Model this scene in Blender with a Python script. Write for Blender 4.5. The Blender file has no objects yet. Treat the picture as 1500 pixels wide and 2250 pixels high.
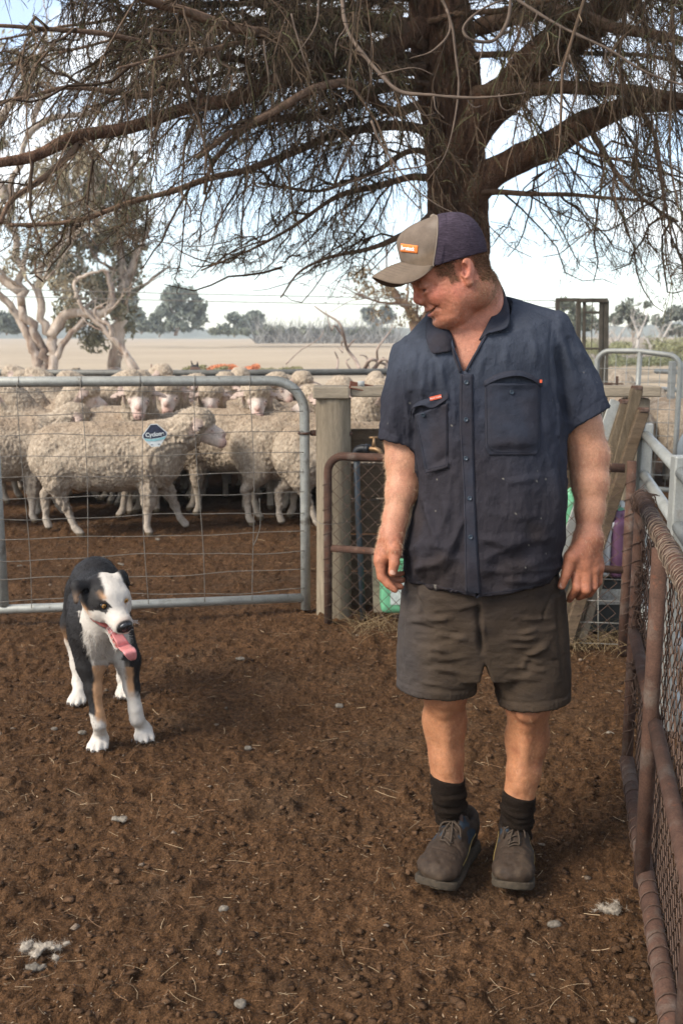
import bpy, math, random, time
import numpy as np
from mathutils import Vector, Matrix, Quaternion
from mathutils.bvhtree import BVHTree
T0 = time.time()

# ---------------------------------------------------------------- camera, sky, sun, exposure
SC = bpy.context.scene
C = SC.collection
FPX, CAMZ, TILT = 2187.5, 1.49, math.radians(10)
cam_d = bpy.data.cameras.new('camera')
cam_d.sensor_fit = 'VERTICAL'; cam_d.sensor_height = 36; cam_d.lens = 35
cam_d.clip_start = .05; cam_d.clip_end = 3000
cam_d.dof.use_dof = True; cam_d.dof.focus_distance = 2.62; cam_d.dof.aperture_fstop = 6.3
cam = bpy.data.objects.new('camera', cam_d); C.objects.link(cam)
cam.location = (0, 0, CAMZ); cam.rotation_euler = (math.radians(80), 0, 0)
SC.camera = cam

world = bpy.data.worlds.new('World'); SC.world = world; world.use_nodes = True
SUN_EL, SUN_AZ = math.radians(40), math.radians(-122)   # azimuth measured from +Y towards +X
wn = world.node_tree; wn.nodes.clear()
_o = wn.nodes.new('ShaderNodeOutputWorld'); _b = wn.nodes.new('ShaderNodeBackground')
_s = wn.nodes.new('ShaderNodeTexSky'); _s.sky_type = 'NISHITA'; _s.sun_disc = False
_s.sun_elevation = SUN_EL; _s.sun_rotation = SUN_AZ; _s.dust_density = .4; _s.ozone_density = 2.5
_tc = wn.nodes.new('ShaderNodeTexCoord'); _mp = wn.nodes.new('ShaderNodeMapping'); _mp.inputs['Scale'].default_value = (1, 1, 2.6)
_n = wn.nodes.new('ShaderNodeTexNoise'); _n.inputs['Scale'].default_value = 2.2; _n.inputs['Detail'].default_value = 6; _n.inputs['Roughness'].default_value = .55
_r = wn.nodes.new('ShaderNodeValToRGB'); _r.color_ramp.elements[0].position = .49; _r.color_ramp.elements[1].position = .66
_mx = wn.nodes.new('ShaderNodeMix'); _mx.data_type = 'RGBA'
wn.links.new(_tc.outputs['Generated'], _mp.inputs['Vector']); wn.links.new(_mp.outputs[0], _n.inputs['Vector'])
wn.links.new(_n.outputs[0], _r.inputs[0])
_mm = wn.nodes.new('ShaderNodeMath'); _mm.operation = 'MULTIPLY_ADD'; _mm.inputs[1].default_value = .88; _mm.inputs[2].default_value = .12
wn.links.new(_r.outputs[0], _mm.inputs[0]); wn.links.new(_mm.outputs[0], _mx.inputs[0])
wn.links.new(_s.outputs[0], _mx.inputs[6]); _mx.inputs[7].default_value = (9.0, 8.8, 8.4, 1)     # thin white cloud over the blue
wn.links.new(_mx.outputs[2], _b.inputs[0]); _b.inputs[1].default_value = .115
wn.links.new(_b.outputs[0], _o.inputs[0])

sun_d = bpy.data.lights.new('sun', 'SUN'); sun_d.energy = 2.4; sun_d.angle = math.radians(24); sun_d.color = (1, .93, .82)
sun = bpy.data.objects.new('sun', sun_d); C.objects.link(sun)
_d = Vector((math.sin(SUN_AZ) * math.cos(SUN_EL), math.cos(SUN_AZ) * math.cos(SUN_EL), math.sin(SUN_EL)))
sun.rotation_euler = _d.to_track_quat('Z', 'Y').to_euler()
SC.view_settings.view_transform = 'Standard'; SC.view_settings.look = 'None'
SC.view_settings.exposure = 1.3; SC.view_settings.gamma = 1; SC.view_settings.use_curve_mapping = False

# ---------------------------------------------------------------- helpers
rnd = random.Random(7)
R = np.random.RandomState(11)

def W(px, py, Y):
    """point of the place that lies at depth Y on the sight line through a photo pixel (used to lay the place out)"""
    dx = (px - 750) / FPX; dy = -(py - 1125) / FPX
    b = math.cos(TILT) + dy * math.sin(TILT); c = -math.sin(TILT) + dy * math.cos(TILT)
    t = Y / b
    return np.array((dx * t, Y, CAMZ + c * t))
def G(px, py, z=0.0):
    dx = (px - 750) / FPX; dy = -(py - 1125) / FPX
    b = math.cos(TILT) + dy * math.sin(TILT); c = -math.sin(TILT) + dy * math.cos(TILT)
    t = (z - CAMZ) / c
    return np.array((dx * t, b * t, z))

def _h(ix, iy, iz, s=0):
    h = (ix * 374761393 + iy * 668265263 + iz * 1274126177 + s * 1442695041) & 0xffffffff
    h = ((h ^ (h >> 13)) * 1274126177) & 0xffffffff
    h = (h ^ (h >> 16)) & 0xffffffff
    return h.astype(np.float64) / 4294967295.0
def vnoise(P, scale, seed=0):
    Q = np.asarray(P, float) * scale
    I = np.floor(Q).astype(np.int64); f = Q - I; f = f * f * (3 - 2 * f)
    r = 0
    for dx in (0, 1):
        wx = f[:, 0] if dx else 1 - f[:, 0]
        for dy in (0, 1):
            wy = f[:, 1] if dy else 1 - f[:, 1]
            for dz in (0, 1):
                wz = f[:, 2] if dz else 1 - f[:, 2]
                r = r + wx * wy * wz * _h(I[:, 0] + dx, I[:, 1] + dy, I[:, 2] + dz, seed)
    return r * 2 - 1
def fbm(P, scale, oct=3, seed=0, gain=.5):
    r = 0; a = 1; n = 0
    for o in range(oct):
        r = r + a * vnoise(P, scale * 2 ** o, seed + o * 17); n += a; a *= gain
    return r / n
def worley(P, scale, seed=0):
    Q = np.asarray(P, float) * scale
    I = np.floor(Q).astype(np.int64)
    best = np.full(len(Q), 9.0)
    for dx in (-1, 0, 1):
        for dy in (-1, 0, 1):
            for dz in (-1, 0, 1):
                J = I + (dx, dy, dz)
                px = J[:, 0] + _h(J[:, 0], J[:, 1], J[:, 2], seed)
                py = J[:, 1] + _h(J[:, 0], J[:, 1], J[:, 2], seed + 5)
                pz = J[:, 2] + _h(J[:, 0], J[:, 1], J[:, 2], seed + 9)
                best = np.minimum(best, (px - Q[:, 0]) ** 2 + (py - Q[:, 1]) ** 2 + (pz - Q[:, 2]) ** 2)
    return np.sqrt(best)
def sstep(a, b, x):
    t = np.clip((x - a) / (b - a), 0, 1)
    return t * t * (3 - 2 * t)

# ---- meshes
def mesh_np(name, V, F, mats=(), col=None, smooth=True, fmat=None, uv=None):
    """V (n,3); F: (m,3) or (m,4) int array, or a list of such arrays"""
    me = bpy.data.meshes.new(name)
    Fs = [np.asarray(f, np.int32) for f in (F if isinstance(F, list) else [F]) if len(f)]
    V = np.asarray(V, np.float32)
    me.vertices.add(len(V)); me.vertices.foreach_set('co', V.ravel())
    nl = sum(f.size for f in Fs); nf = sum(len(f) for f in Fs)
    me.loops.add(nl); me.loops.foreach_set('vertex_index', np.concatenate([f.ravel() for f in Fs]))
    me.polygons.add(nf)
    cnt = np.concatenate([np.full(len(f), f.shape[1], np.int32) for f in Fs])
    st = np.concatenate([[0], np.cumsum(cnt)[:-1]]).astype(np.int32)
    me.polygons.foreach_set('loop_start', st); me.polygons.foreach_set('loop_total', cnt)
    if smooth: me.polygons.foreach_set('use_smooth', np.ones(nf, bool))
    if fmat is not None: me.polygons.foreach_set('material_index', np.asarray(fmat, np.int32))
    if col is not None:
        ca = me.color_attributes.new('col', 'FLOAT_COLOR', 'POINT')
        c4 = np.ones((len(V), 4), np.float32); c4[:, :3] = col
        ca.data.foreach_set('color', c4.ravel())
    for m in (mats if isinstance(mats, (list, tuple)) else [mats]): me.materials.append(m)
    me.update(calc_edges=True); me.validate()
    return me
def link(name, me, parent=None, loc=None):
    o = bpy.data.objects.new(name, me); C.objects.link(o)
    if parent is not None: o.parent = parent
    if loc is not None: o.location = loc
    return o
def tag(o, label=None, cat=None, group=None, kind=None):
    if label: o['label'] = label
    if cat: o['category'] = cat
    if group: o['group'] = group
    if kind: o['kind'] = kind
    return o
def thing(name, label, cat, loc=(0, 0, 0), rz=0, group=None):
    o = bpy.data.objects.new(name, None); C.objects.link(o); o.empty_display_size = .1
    o.location = loc; o.rotation_euler = (0, 0, rz)
    return tag(o, label, cat, group)
def struct(name, me): return tag(link(name, me), kind='structure')
def child(name, me, par):
    """links a mesh given in world coordinates as a part of an unrotated thing"""
    o = link(name, me, par)
    r = par; off = Vector((0, 0, 0))
    while r is not None: off += r.location; r = r.parent
    o.location = -off
    return o

class MB:
    """collects vertices and faces"""
    def __init__(s): s.V = []; s.F3 = []; s.F4 = []; s.n = 0; s.C = []; s.flat = []
    def add(s, V, F, col=None):
        V = np.asarray(V, float); F = np.asarray(F, int)
        s.V.append(V); (s.F3 if F.shape[1] == 3 else s.F4).append(F + s.n); s.n += len(V)
        s.C.append(np.tile(col if col is not None else (1, 1, 1), (len(V), 1)) if col is None or np.ndim(col) == 1 else col)
    def box(s, c, size, rot=None, jit=0, bev=0):
        c = np.asarray(c, float); h = np.asarray(size, float) / 2
        if bev:
            b = min(bev, h.min() * .45); V = []
            for ax in range(3):
                for sx in (-1, 1):
                    for sy in (-1, 1):
                        for sz in (-1, 1):
                            p = np.array((sx * (h[0] - b), sy * (h[1] - b), sz * (h[2] - b)), float); p[ax] += (sx, sy, sz)[ax] * b
                            V.append(p)
            V = np.array(V); F = []; T = []
            idx = lambda ax, sx, sy, sz: ax * 8 + (sx > 0) * 4 + (sy > 0) * 2 + (sz > 0)
            for ax in range(3):
                for sg in (-1, 1):
                    o = [(-1, -1), (1, -1), (1, 1), (-1, 1)]
                    if sg < 0: o = o[::-1]
                    q = []
                    for a, d in o:
                        t = [0, 0, 0]; t[ax] = sg; t[(ax + 1) % 3] = a; t[(ax + 2) % 3] = d; q.append(idx(ax, *t))
                    F.append(q)
            for ax in range(3):
                b1, b2 = (ax + 1) % 3, (ax + 2) % 3
                for s1 in (-1, 1):
                    for s2 in (-1, 1):
                        t0 = [0, 0, 0]; t0[ax] = -1; t0[b1] = s1; t0[b2] = s2; t1 = list(t0); t1[ax] = 1
                        q = [idx(b1, *t0), idx(b1, *t1), idx(b2, *t1), idx(b2, *t0)]
                        F.append(q if s1 * s2 > 0 else q[::-1])
            for sx in (-1, 1):
                for sy in (-1, 1):
                    for sz in (-1, 1):
                        q = [idx(0, sx, sy, sz), idx(1, sx, sy, sz), idx(2, sx, sy, sz)]
                        T.append(q if sx * sy * sz > 0 else q[::-1])
            if rot is not None: V = V @ np.array(rot).T
            n0 = s.n; s.add(V + c, F); s.F3.append(np.array(T) + n0); s.flat.append((n0, s.n)); return
        V = np.array([(x, y, z) for x in (-1, 1) for y in (-1, 1) for z in (-1, 1)]) * h
        if jit: V = V + R.uniform(-jit, jit, V.shape)
        if rot is not None: V = V @ np.array(rot).T
        s.flat.append((s.n, s.n + 8)); s.add(V + c, [(0, 1, 3, 2), (4, 6, 7, 5), (0, 4, 5, 1), (2, 3, 7, 6), (0, 2, 6, 4), (1, 5, 7, 3)])
    def beam(s, a, b, w, h, up=(0, 0, 1), bev=0):
        a = np.asarray(a, float); b = np.asarray(b, float); d = b - a; L = np.linalg.norm(d); x = d / L
        y = np.cross(up, x); y /= np.linalg.norm(y); z = np.cross(x, y)
        s.box((a + b) / 2, (L, w, h), np.stack([x, y, z], 1), bev=bev)
    def tube(s, P, r, n=8, caps=True, col=None, close=False):
        P = np.asarray(P, float); m = len(P); r = np.broadcast_to(r, (m,)).astype(float)
        T = np.gradient(P, axis=0) if not close else (np.roll(P, -1, 0) - np.roll(P, 1, 0))
        T /= np.maximum(np.linalg.norm(T, axis=1), 1e-9)[:, None]
        u = np.cross(T[0], (0, 0, 1) if abs(T[0][2]) < .9 else (1, 0, 0)); u /= np.linalg.norm(u)
        U = [u]
        for i in range(1, m):
            u = U[-1] - T[i] * (U[-1] @ T[i]); l = np.linalg.norm(u); u = u / l if l > 1e-6 else U[-1]; U.append(u)
        U = np.array(U); Wv = np.cross(T, U)
        a = np.arange(n) * 2 * np.pi / n
        V = P[:, None] + r[:, None, None] * (np.cos(a)[None, :, None] * U[:, None] + np.sin(a)[None, :, None] * Wv[:, None])
        i = np.arange(m if close else m - 1)[:, None]; j = np.arange(n)[None]
        j2 = (j + 1) % n; i2 = (i + 1) % m
        F = np.stack([i * n + j, i * n + j2, i2 * n + j2, i2 * n + j], -1).reshape(-1, 4)
        if caps and not close:
            V = np.concatenate([V.reshape(-1, 3), P[:1], P[-1:]]); n0 = s.n
            cc = None
            if col is not None and np.ndim(col) == 2: cc = np.concatenate([np.repeat(col, n, 0), col[:1], col[-1:]])
            elif col is not None: cc = col
            s.add(V, F, cc); k = np.arange(n); k2 = (k + 1) % n
            s.F3.append(np.stack([np.full(n, m * n), k2, k], 1) + n0)
            s.F3.append(np.stack([np.full(n, m * n + 1), (m - 1) * n + k, (m - 1) * n + k2], 1) + n0)
        else:
            cc = np.repeat(col, n, 0) if col is not None and np.ndim(col) == 2 else col
            s.add(V.reshape(-1, 3), F, cc)
    def lathe(s, prof, c, n=16, col=None):
        prof = np.asarray(prof, float); m = len(prof); a = np.arange(n) * 2 * np.pi / n
        V = np.stack([prof[:, :1] * np.cos(a), prof[:, :1] * np.sin(a), np.repeat(prof[:, 1:2], n, 1)], -1).reshape(-1, 3) + c
        i = np.arange(m - 1)[:, None]; j = np.arange(n)[None]; j2 = (j + 1) % n
        s.add(V, np.stack([i * n + j, i * n + j2, (i + 1) * n + j2, (i + 1) * n + j], -1).reshape(-1, 4), col)
    def mesh(s, name, mat, smooth=True, colors=False):
        F = []
        if s.F4: F.append(np.concatenate(s.F4))
        if s.F3: F.append(np.concatenate(s.F3))
        me = mesh_np(name, np.concatenate(s.V), F, mat, smooth=smooth, col=np.concatenate(s.C) if colors else None)
        if smooth and s.flat:
            fv = np.concatenate([f[:, 0] for f in F]); sm = np.ones(len(fv), bool)
            for a, b in s.flat: sm[(fv >= a) & (fv < b)] = False
            if len(sm) == len(me.polygons): me.polygons.foreach_set('use_smooth', sm)
        return me

def strips(P, Wd, name, mat, col=None):
    """many tapering three-sided strands at once: P (n,k,3) points, Wd (n,k) radii, col (n,3) or (n,k,3)"""
    n, k, _ = P.shape
    T = np.gradient(P, axis=1); T /= np.maximum(np.linalg.norm(T, axis=2, keepdims=True), 1e-9)
    rv = R.normal(size=(n, 1, 3)); U = np.cross(T, rv); U /= np.maximum(np.linalg.norm(U, axis=2, keepdims=True), 1e-9)
    Wv = np.cross(T, U)
    V = []
    for a in (0, 2.094, 4.189): V.append(P + Wd[..., None] * (math.cos(a) * U + math.sin(a) * Wv))
    V = np.stack(V, 2)                       # n,k,3,3
    base = (np.arange(n) * k * 3)[:, None, None] + (np.arange(k - 1) * 3)[None, :, None]
    j = np.arange(3)[None, None]; j2 = (j + 1) % 3
    F = np.stack([base + j, base + j2, base + 3 + j2, base + 3 + j], -1).reshape(-1, 4)
    c = None
    if col is not None:
        c = np.asarray(col)
        if c.ndim == 2: c = np.repeat(c[:, None], k, 1)
        c = np.repeat(c.reshape(-1, 1, 3), 3, 1).reshape(-1, 3)
    return mesh_np(name, V.reshape(-1, 3), F, mat, col=c)

def ribbons(P, Wd, name, mat, col=None):
    """hair-thin flat strands: P (n,k,3), Wd (n,k) half widths"""
    n, k, _ = P.shape
    T = np.gradient(P, axis=1); U = np.cross(T, R.normal(size=(n, 1, 3))); U /= np.maximum(np.linalg.norm(U, axis=2, keepdims=True), 1e-9)
    V = np.stack([P - U * Wd[..., None], P + U * Wd[..., None]], 2)
    b = (np.arange(n) * k * 2)[:, None] + (np.arange(k - 1) * 2)[None]
    F = np.stack([b, b + 1, b + 3, b + 2], -1).reshape(-1, 4); c = None
    if col is not None: c = np.repeat(np.asarray(col), k * 2, 0)
    return mesh_np(name, V.reshape(-1, 3), F, mat, col=c)

# ---- solid modelling with distance fields, meshed by surface nets
def ell(c, r, rot=None, k=.01, op='u'): return dict(t='e', c=np.asarray(c, float), r=np.asarray(r, float) * np.ones(3), M=None if rot is None else np.asarray(rot, float), k=k, op=op)
def cone(a, b, ra, rb, k=.01, op='u', sc=None): return dict(t='c', a=np.asarray(a, float), b=np.asarray(b, float), ra=ra, rb=rb, k=k, op=op)
def fun(f, c, rad, k=.01, op='u'): return dict(t='f', f=f, c=np.asarray(c, float), rad=rad, k=k, op=op)
def chain(pts, rs, k=.01, op='u'): return [cone(pts[i], pts[i + 1], rs[i], rs[i + 1], k, op) for i in range(len(pts) - 1)]
def loft(A, B, ts, a, b, ox=None, oy=None, n=2.3, xdir=(1, 0, 0), k=.01, op='u', bf=None):
    """elliptic cross-sections along the axis A-B: half width a, half depth b (bf: on the -y side)"""
    A = np.asarray(A, float); B = np.asarray(B, float); L = np.linalg.norm(B - A); z = (B - A) / L
    x = np.asarray(xdir, float); x = x - z * (x @ z); x /= np.linalg.norm(x); y = np.cross(z, x)
    if y[1] < 0: y = -y
    ts = np.asarray(ts, float); a = np.asarray(a, float); b = np.asarray(b, float)
    ox = np.zeros(len(ts)) if ox is None else np.asarray(ox, float); oy = np.zeros(len(ts)) if oy is None else np.asarray(oy, float)
    bfv = b if bf is None else np.asarray(bf, float)
    def f(P):
        Q = P - A; t = Q @ z / L
        aa = np.interp(t, ts, a); u = (Q @ x - np.interp(t, ts, ox)) / aa
        v0 = Q @ y - np.interp(t, ts, oy)
        bb = np.where(v0 < 0, np.interp(t, ts, bfv), np.interp(t, ts, b)); v = v0 / bb
        q = (np.abs(u) ** n + np.abs(v) ** n) ** (1 / n)
        d = (q - 1) * np.minimum(aa, bb)
        return np.maximum(d, np.maximum(-t, t - 1) * L)
    rad = L / 2 + max(a.max() + np.abs(ox).max(), b.max() + np.abs(oy).max(), bfv.max())
    return fun(f, (A + B) / 2, rad, k, op)
def prim_d(p, P):
    if p['t'] == 'e':
        Q = P - p['c']
        if p['M'] is not None: Q = Q @ p['M']
        k0 = np.linalg.norm(Q / p['r'], axis=1); k1 = np.linalg.norm(Q / p['r'] ** 2, axis=1)
        return k0 * (k0 - 1) / np.maximum(k1, 1e-9)
    if p['t'] == 'c':
        a, b, r1, r2 = p['a'], p['b'], p['ra'], p['rb']
        ba = b - a; l2 = ba @ ba; rr = r1 - r2; a2 = l2 - rr * rr; il2 = 1 / l2
        pa = P - a; y = pa @ ba; z = y - l2; x2 = ((pa * l2 - np.outer(y, ba)) ** 2).sum(1)
        y2 = y * y * l2; z2 = z * z * l2; k = np.sign(rr) * rr * rr * x2
        d = (np.sqrt(x2 * max(a2, 0) * il2) + y * rr) * il2 - r1
        c1 = np.sign(z) * a2 * z2 > k; d[c1] = np.sqrt(x2[c1] + z2[c1]) * il2 - r2
        c2 = (~c1) & (np.sign(y) * a2 * y2 < k); d[c2] = np.sqrt(x2[c2] + y2[c2]) * il2 - r1
        return d
    return p['f'](P)
def prim_bs(p):
    if p['t'] == 'e': return p['c'], p['r'].max()
    if p['t'] == 'c': return (p['a'] + p['b']) / 2, np.linalg.norm(p['a'] - p['b']) / 2 + max(p['ra'], p['rb'])
    return p['c'], p['rad']
def sdf_eval(prims, P, margin):
    d = np.full(len(P), 9.0)
    for p in prims:
        c, r = prim_bs(p); k = p['k']
        m = np.nonzero(((P - c) ** 2).sum(1) < (r + k + margin) ** 2)[0]
        if not len(m): continue
        b = prim_d(p, P[m]); a = d[m]
        if p['op'] == 'u':
            h = np.clip(k - np.abs(a - b), 0, None) / k; d[m] = np.minimum(a, b) - h * h * k * .25
        elif p['op'] == 's':
            h = np.clip(k - np.abs(a + b), 0, None) / k; d[m] = np.maximum(a, -b) + h * h * k * .25
        elif p['op'] == 'i':
            d[m] = np.maximum(a, b)
        else: d[m] = a + b
    return d
def sdf_mesh(prims, lo, hi, h, smooth=1, disp=None):
    lo = np.asarray(lo, float); hi = np.asarray(hi, float)
    c = 6; n = (np.ceil((hi - lo) / h / c).astype(int)) * c + 1
    nc = (n - 1) // c
    ax = [lo[i] + (np.arange(nc[i]) + .5) * c * h for i in range(3)]
    X, Y, Z = np.meshgrid(*ax, indexing='ij'); P = np.stack([X, Y, Z], -1).reshape(-1, 3)
    d = sdf_eval(prims, P, c * h * 1.4).reshape(nc)
    act = np.abs(d) < c * h * 1.15
    grid = np.full(n, np.nan, np.float32)
    need = np.zeros(n, bool)
    ii = np.argwhere(act)
    offs = np.stack(np.meshgrid(*[np.arange(c + 1)] * 3, indexing='ij'), -1).reshape(-1, 3)
    for k in range(0, len(ii), 4000):
        J = (ii[k:k + 4000, None] * c + offs[None]).reshape(-1, 3); need[J[:, 0], J[:, 1], J[:, 2]] = True
    J = np.argwhere(need)
    for k in range(0, len(J), 400000):
        j = J[k:k + 400000]; q = lo + j * h
        v = sdf_eval(prims, q, 3 * h)
        if disp is not None: v = v + disp(q, v)
        grid[j[:, 0], j[:, 1], j[:, 2]] = v
    # cells with all eight corners known
    cells = (ii[:, None] * c + np.stack(np.meshgrid(*[np.arange(c)] * 3, indexing='ij'), -1).reshape(-1, 3)[None]).reshape(-1, 3)
    co = np.stack(np.meshgrid(*[(0, 1)] * 3, indexing='ij'), -1).reshape(-1, 3)
    cv = np.stack([grid[cells[:, 0] + o[0], cells[:, 1] + o[1], cells[:, 2] + o[2]] for o in co], 1)
    s = cv < 0; mixed = s.any(1) & ~s.all(1)
    cells = cells[mixed]; cv = cv[mixed]; s = s[mixed]
    acc = np.zeros((len(cells), 3)); cnt = np.zeros(len(cells))
    for i in range(8):
        for j in range(i + 1, 8):
            if np.abs(co[i] - co[j]).sum() != 1: continue
            m = s[:, i] != s[:, j]
            t = cv[m, i] / (cv[m, i] - cv[m, j])
            acc[m] += co[i] + t[:, None] * (co[j] - co[i]); cnt[m] += 1
    V = lo + (cells + acc / cnt[:, None]) * h
    idx = np.full(n, -1, np.int32); idx[cells[:, 0], cells[:, 1], cells[:, 2]] = np.arange(len(cells))
    F = []
    for axx in range(3):
        b, e = (axx + 1) % 3, (axx + 2) % 3
        o1 = np.zeros(3, int); o1[axx] = 1
        v0 = cv[:, 0]; k1 = [i for i in range(8) if (co[i] == o1).all()][0]; v1 = cv[:, k1]
        m = (v0 < 0) != (v1 < 0)
        cc = cells[m]; sg = v0[m] < 0
        B = np.zeros(3, int); B[b] = 1; E = np.zeros(3, int); E[e] = 1
        ok = (cc[:, b] > 0) & (cc[:, e] > 0); cc = cc[ok]; sg = sg[ok]
        g = lambda q: idx[q[:, 0], q[:, 1], q[:, 2]]
        q = np.stack([g(cc), g(cc - B), g(cc - B - E), g(cc - E)], 1)
        okk = (q >= 0).all(1); q = q[okk]; sg = sg[okk]
        q[~sg] = q[~sg][:, ::-1]
        F.append(q)
    F = np.concatenate(F)
    for _ in range(smooth): V = lap(V, F, .5)
    return V, F
def lap(V, F, w=.5):
    n = len(V); acc = np.zeros((n, 3)); cnt = np.zeros(n)
    for a, b in ((0, 1), (1, 2), (2, 3), (3, 0)):
        for i, j in ((a, b), (b, a)):
            for ax in range(3): acc[:, ax] += np.bincount(F[:, i], V[F[:, j], ax], n)
            cnt += np.bincount(F[:, i], minlength=n)
    m = cnt > 0; out = V.copy(); out[m] = V[m] * (1 - w) + w * acc[m] / cnt[m, None]
    return out
def normals(V, F):
    a = V[F[:, 0]]; nf = np.cross(V[F[:, 2]] - a, V[F[:, 3]] - V[F[:, 1]]) if F.shape[1] == 4 else np.cross(V[F[:, 1]] - a, V[F[:, 2]] - a)
    N = np.zeros_like(V)
    for i in range(F.shape[1]):
        for ax in range(3): N[:, ax] += np.bincount(F[:, i], nf[:, ax], len(V))
    return N / np.maximum(np.linalg.norm(N, axis=1), 1e-12)[:, None]
def scatter(V, F, n, w=None):
    """n random points on the faces: positions, normals, index of a corner"""
    N = normals(V, F); ar = np.linalg.norm(np.cross(V[F[:, 2]] - V[F[:, 0]], V[F[:, 3]] - V[F[:, 1]]), axis=1)
    if w is not None: ar = ar * w[F[:, 0]]
    f = R.choice(len(F), n, p=ar / ar.sum()); u = R.rand(n, 1); v = R.rand(n, 1); q = F[f]
    P = V[q[:, 0]] * (1 - u) * (1 - v) + V[q[:, 1]] * u * (1 - v) + V[q[:, 2]] * u * v + V[q[:, 3]] * (1 - u) * v
    return P, N[q[:, 0]], q[:, 0]
def hairs(P, N, L, comb, rad, k=4, lift=.35, curl=.2):
    """strands from points P: lie along comb direction, lifted along the normal"""
    n = len(P); comb = np.broadcast_to(np.asarray(comb, float), (n, 3))
    t = comb - N * (comb * N).sum(1, keepdims=True); t /= np.maximum(np.linalg.norm(t, axis=1, keepdims=True), 1e-6)
    d = t * (1 - lift) + N * lift + R.normal(size=(n, 3)) * curl; d /= np.linalg.norm(d, axis=1, keepdims=True)
    d2 = t + R.normal(size=(n, 3)) * curl * 1.5; d2 /= np.linalg.norm(d2, axis=1, keepdims=True)
    s = np.linspace(0, 1, k)[None, :, None]; L = np.broadcast_to(L, (n,))[:, None, None]
    Q = P[:, None] + L * (d[:, None] * s + (d2 - d)[:, None] * s * s * .5)
    return Q, rad * (1 - .8 * np.linspace(0, 1, k))[None] * np.ones((n, 1))

# ---- materials
def mat(name, base=(.5, .5, .5), rough=.7, metal=0, spec=.4, attr=False, noise=None, bump=None, sss=0, mottles=None):
    """noise=(scale, dark, light) multiplies the colour; bump=[(scale, strength, distance, kind)]; mottles=[(scale, lo, hi, colour, amount)]"""
    m = bpy.data.materials.new(name); m.use_nodes = True; nt = m.node_tree; b = nt.nodes['Principled BSDF']
    b.inputs['Roughness'].default_value = rough; b.inputs['Metallic'].default_value = metal
    b.inputs['Specular IOR Level'].default_value = spec
    if sss:
        b.inputs['Subsurface Weight'].default_value = sss; b.inputs['Subsurface Radius'].default_value = (1, .35, .2); b.inputs['Subsurface Scale'].default_value = .008
    tc = nt.nodes.new('ShaderNodeTexCoord')
    if attr:
        a = nt.nodes.new('ShaderNodeAttribute'); a.attribute_name = 'col'; cur = a.outputs['Color']
    else:
        a = nt.nodes.new('ShaderNodeRGB'); a.outputs[0].default_value = (*base, 1); cur = a.outputs[0]
    def tex(scale, detail=4, kind='noise'):
        if kind == 'voronoi':
            t = nt.nodes.new('ShaderNodeTexVoronoi'); t.inputs['Scale'].default_value = scale
        elif kind == 'wave':
            t = nt.nodes.new('ShaderNodeTexWave'); t.inputs['Scale'].default_value = scale; t.inputs['Distortion'].default_value = 6; t.inputs['Detail'].default_value = 3
        else:
            t = nt.nodes.new('ShaderNodeTexNoise'); t.inputs['Scale'].default_value = scale; t.inputs['Detail'].default_value = detail; t.inputs['Roughness'].default_value = .6
        v = tc.outputs['Object']
        if isinstance(kind, tuple):
            mp = nt.nodes.new('ShaderNodeMapping'); mp.inputs['Scale'].default_value = kind; nt.links.new(v, mp.inputs[0]); v = mp.outputs[0]
        nt.links.new(v, t.inputs['Vector'])
        return t.outputs[0]
    for mo in (mottles or []):
        sc_, lo_, hi_, cc, am = mo[:5]
        t = tex(sc_, 5, mo[5] if len(mo) > 5 else 'noise'); mr = nt.nodes.new('ShaderNodeMapRange'); mr.inputs[1].default_value = lo_; mr.inputs[2].default_value = hi_; mr.inputs[4].default_value = am
        nt.links.new(t, mr.inputs[0]); mx = nt.nodes.new('ShaderNodeMix'); mx.data_type = 'RGBA'
        nt.links.new(mr.outputs[0], mx.inputs[0]); nt.links.new(cur, mx.inputs[6]); mx.inputs[7].default_value = (*cc, 1); cur = mx.outputs[2]
    for nz in ([noise] if isinstance(noise, tuple) else (noise or [])):
        t = tex(nz[0], 6, nz[3] if len(nz) > 3 else 'noise'); mr = nt.nodes.new('ShaderNodeMapRange'); mr.inputs[1].default_value = .3; mr.inputs[2].default_value = .7
        mr.inputs[3].default_value = nz[1]; mr.inputs[4].default_value = nz[2]
        nt.links.new(t, mr.inputs[0]); vm = nt.nodes.new('ShaderNodeVectorMath'); vm.operation = 'SCALE'
        nt.links.new(cur, vm.inputs[0]); nt.links.new(mr.outputs[0], vm.inputs['Scale']); cur = vm.outputs[0]
    nt.links.new(cur, b.inputs['Base Color'])
    prev = None
    for bp in (bump or []):
        sc_, st, di = bp[:3]
        t = tex(sc_, 5, bp[3] if len(bp) > 3 else 'noise'); bn = nt.nodes.new('ShaderNodeBump'); bn.inputs['Strength'].default_value = st; bn.inputs['Distance'].default_value = di
        nt.links.new(t, bn.inputs['Height'])
        if prev is not None: nt.links.new(prev, bn.inputs['Normal'])
        prev = bn.outputs[0]
    if prev is not None: nt.links.new(prev, b.inputs['Normal'])
    return m
def rotz(a): return np.array(((math.cos(a), -math.sin(a), 0), (math.sin(a), math.cos(a), 0), (0, 0, 1)))
def basis(*v): return np.stack([np.asarray(x, float) / np.linalg.norm(x) for x in v], 1)
def catmull(P, m=8):
    P = np.asarray(P, float); Q = np.vstack([2 * P[0] - P[1], P, 2 * P[-1] - P[-2]]); out = []
    for i in range(1, len(Q) - 2):
        t = np.linspace(0, 1, m, endpoint=False)[:, None]
        a, b, c, d = Q[i - 1], Q[i], Q[i + 1], Q[i + 2]
        out.append(.5 * (2 * b + (c - a) * t + (2 * a - 5 * b + 4 * c - d) * t ** 2 + (3 * b - a - 3 * c + d) * t ** 3))
    out.append(P[-1:]); return np.vstack(out)
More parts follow.
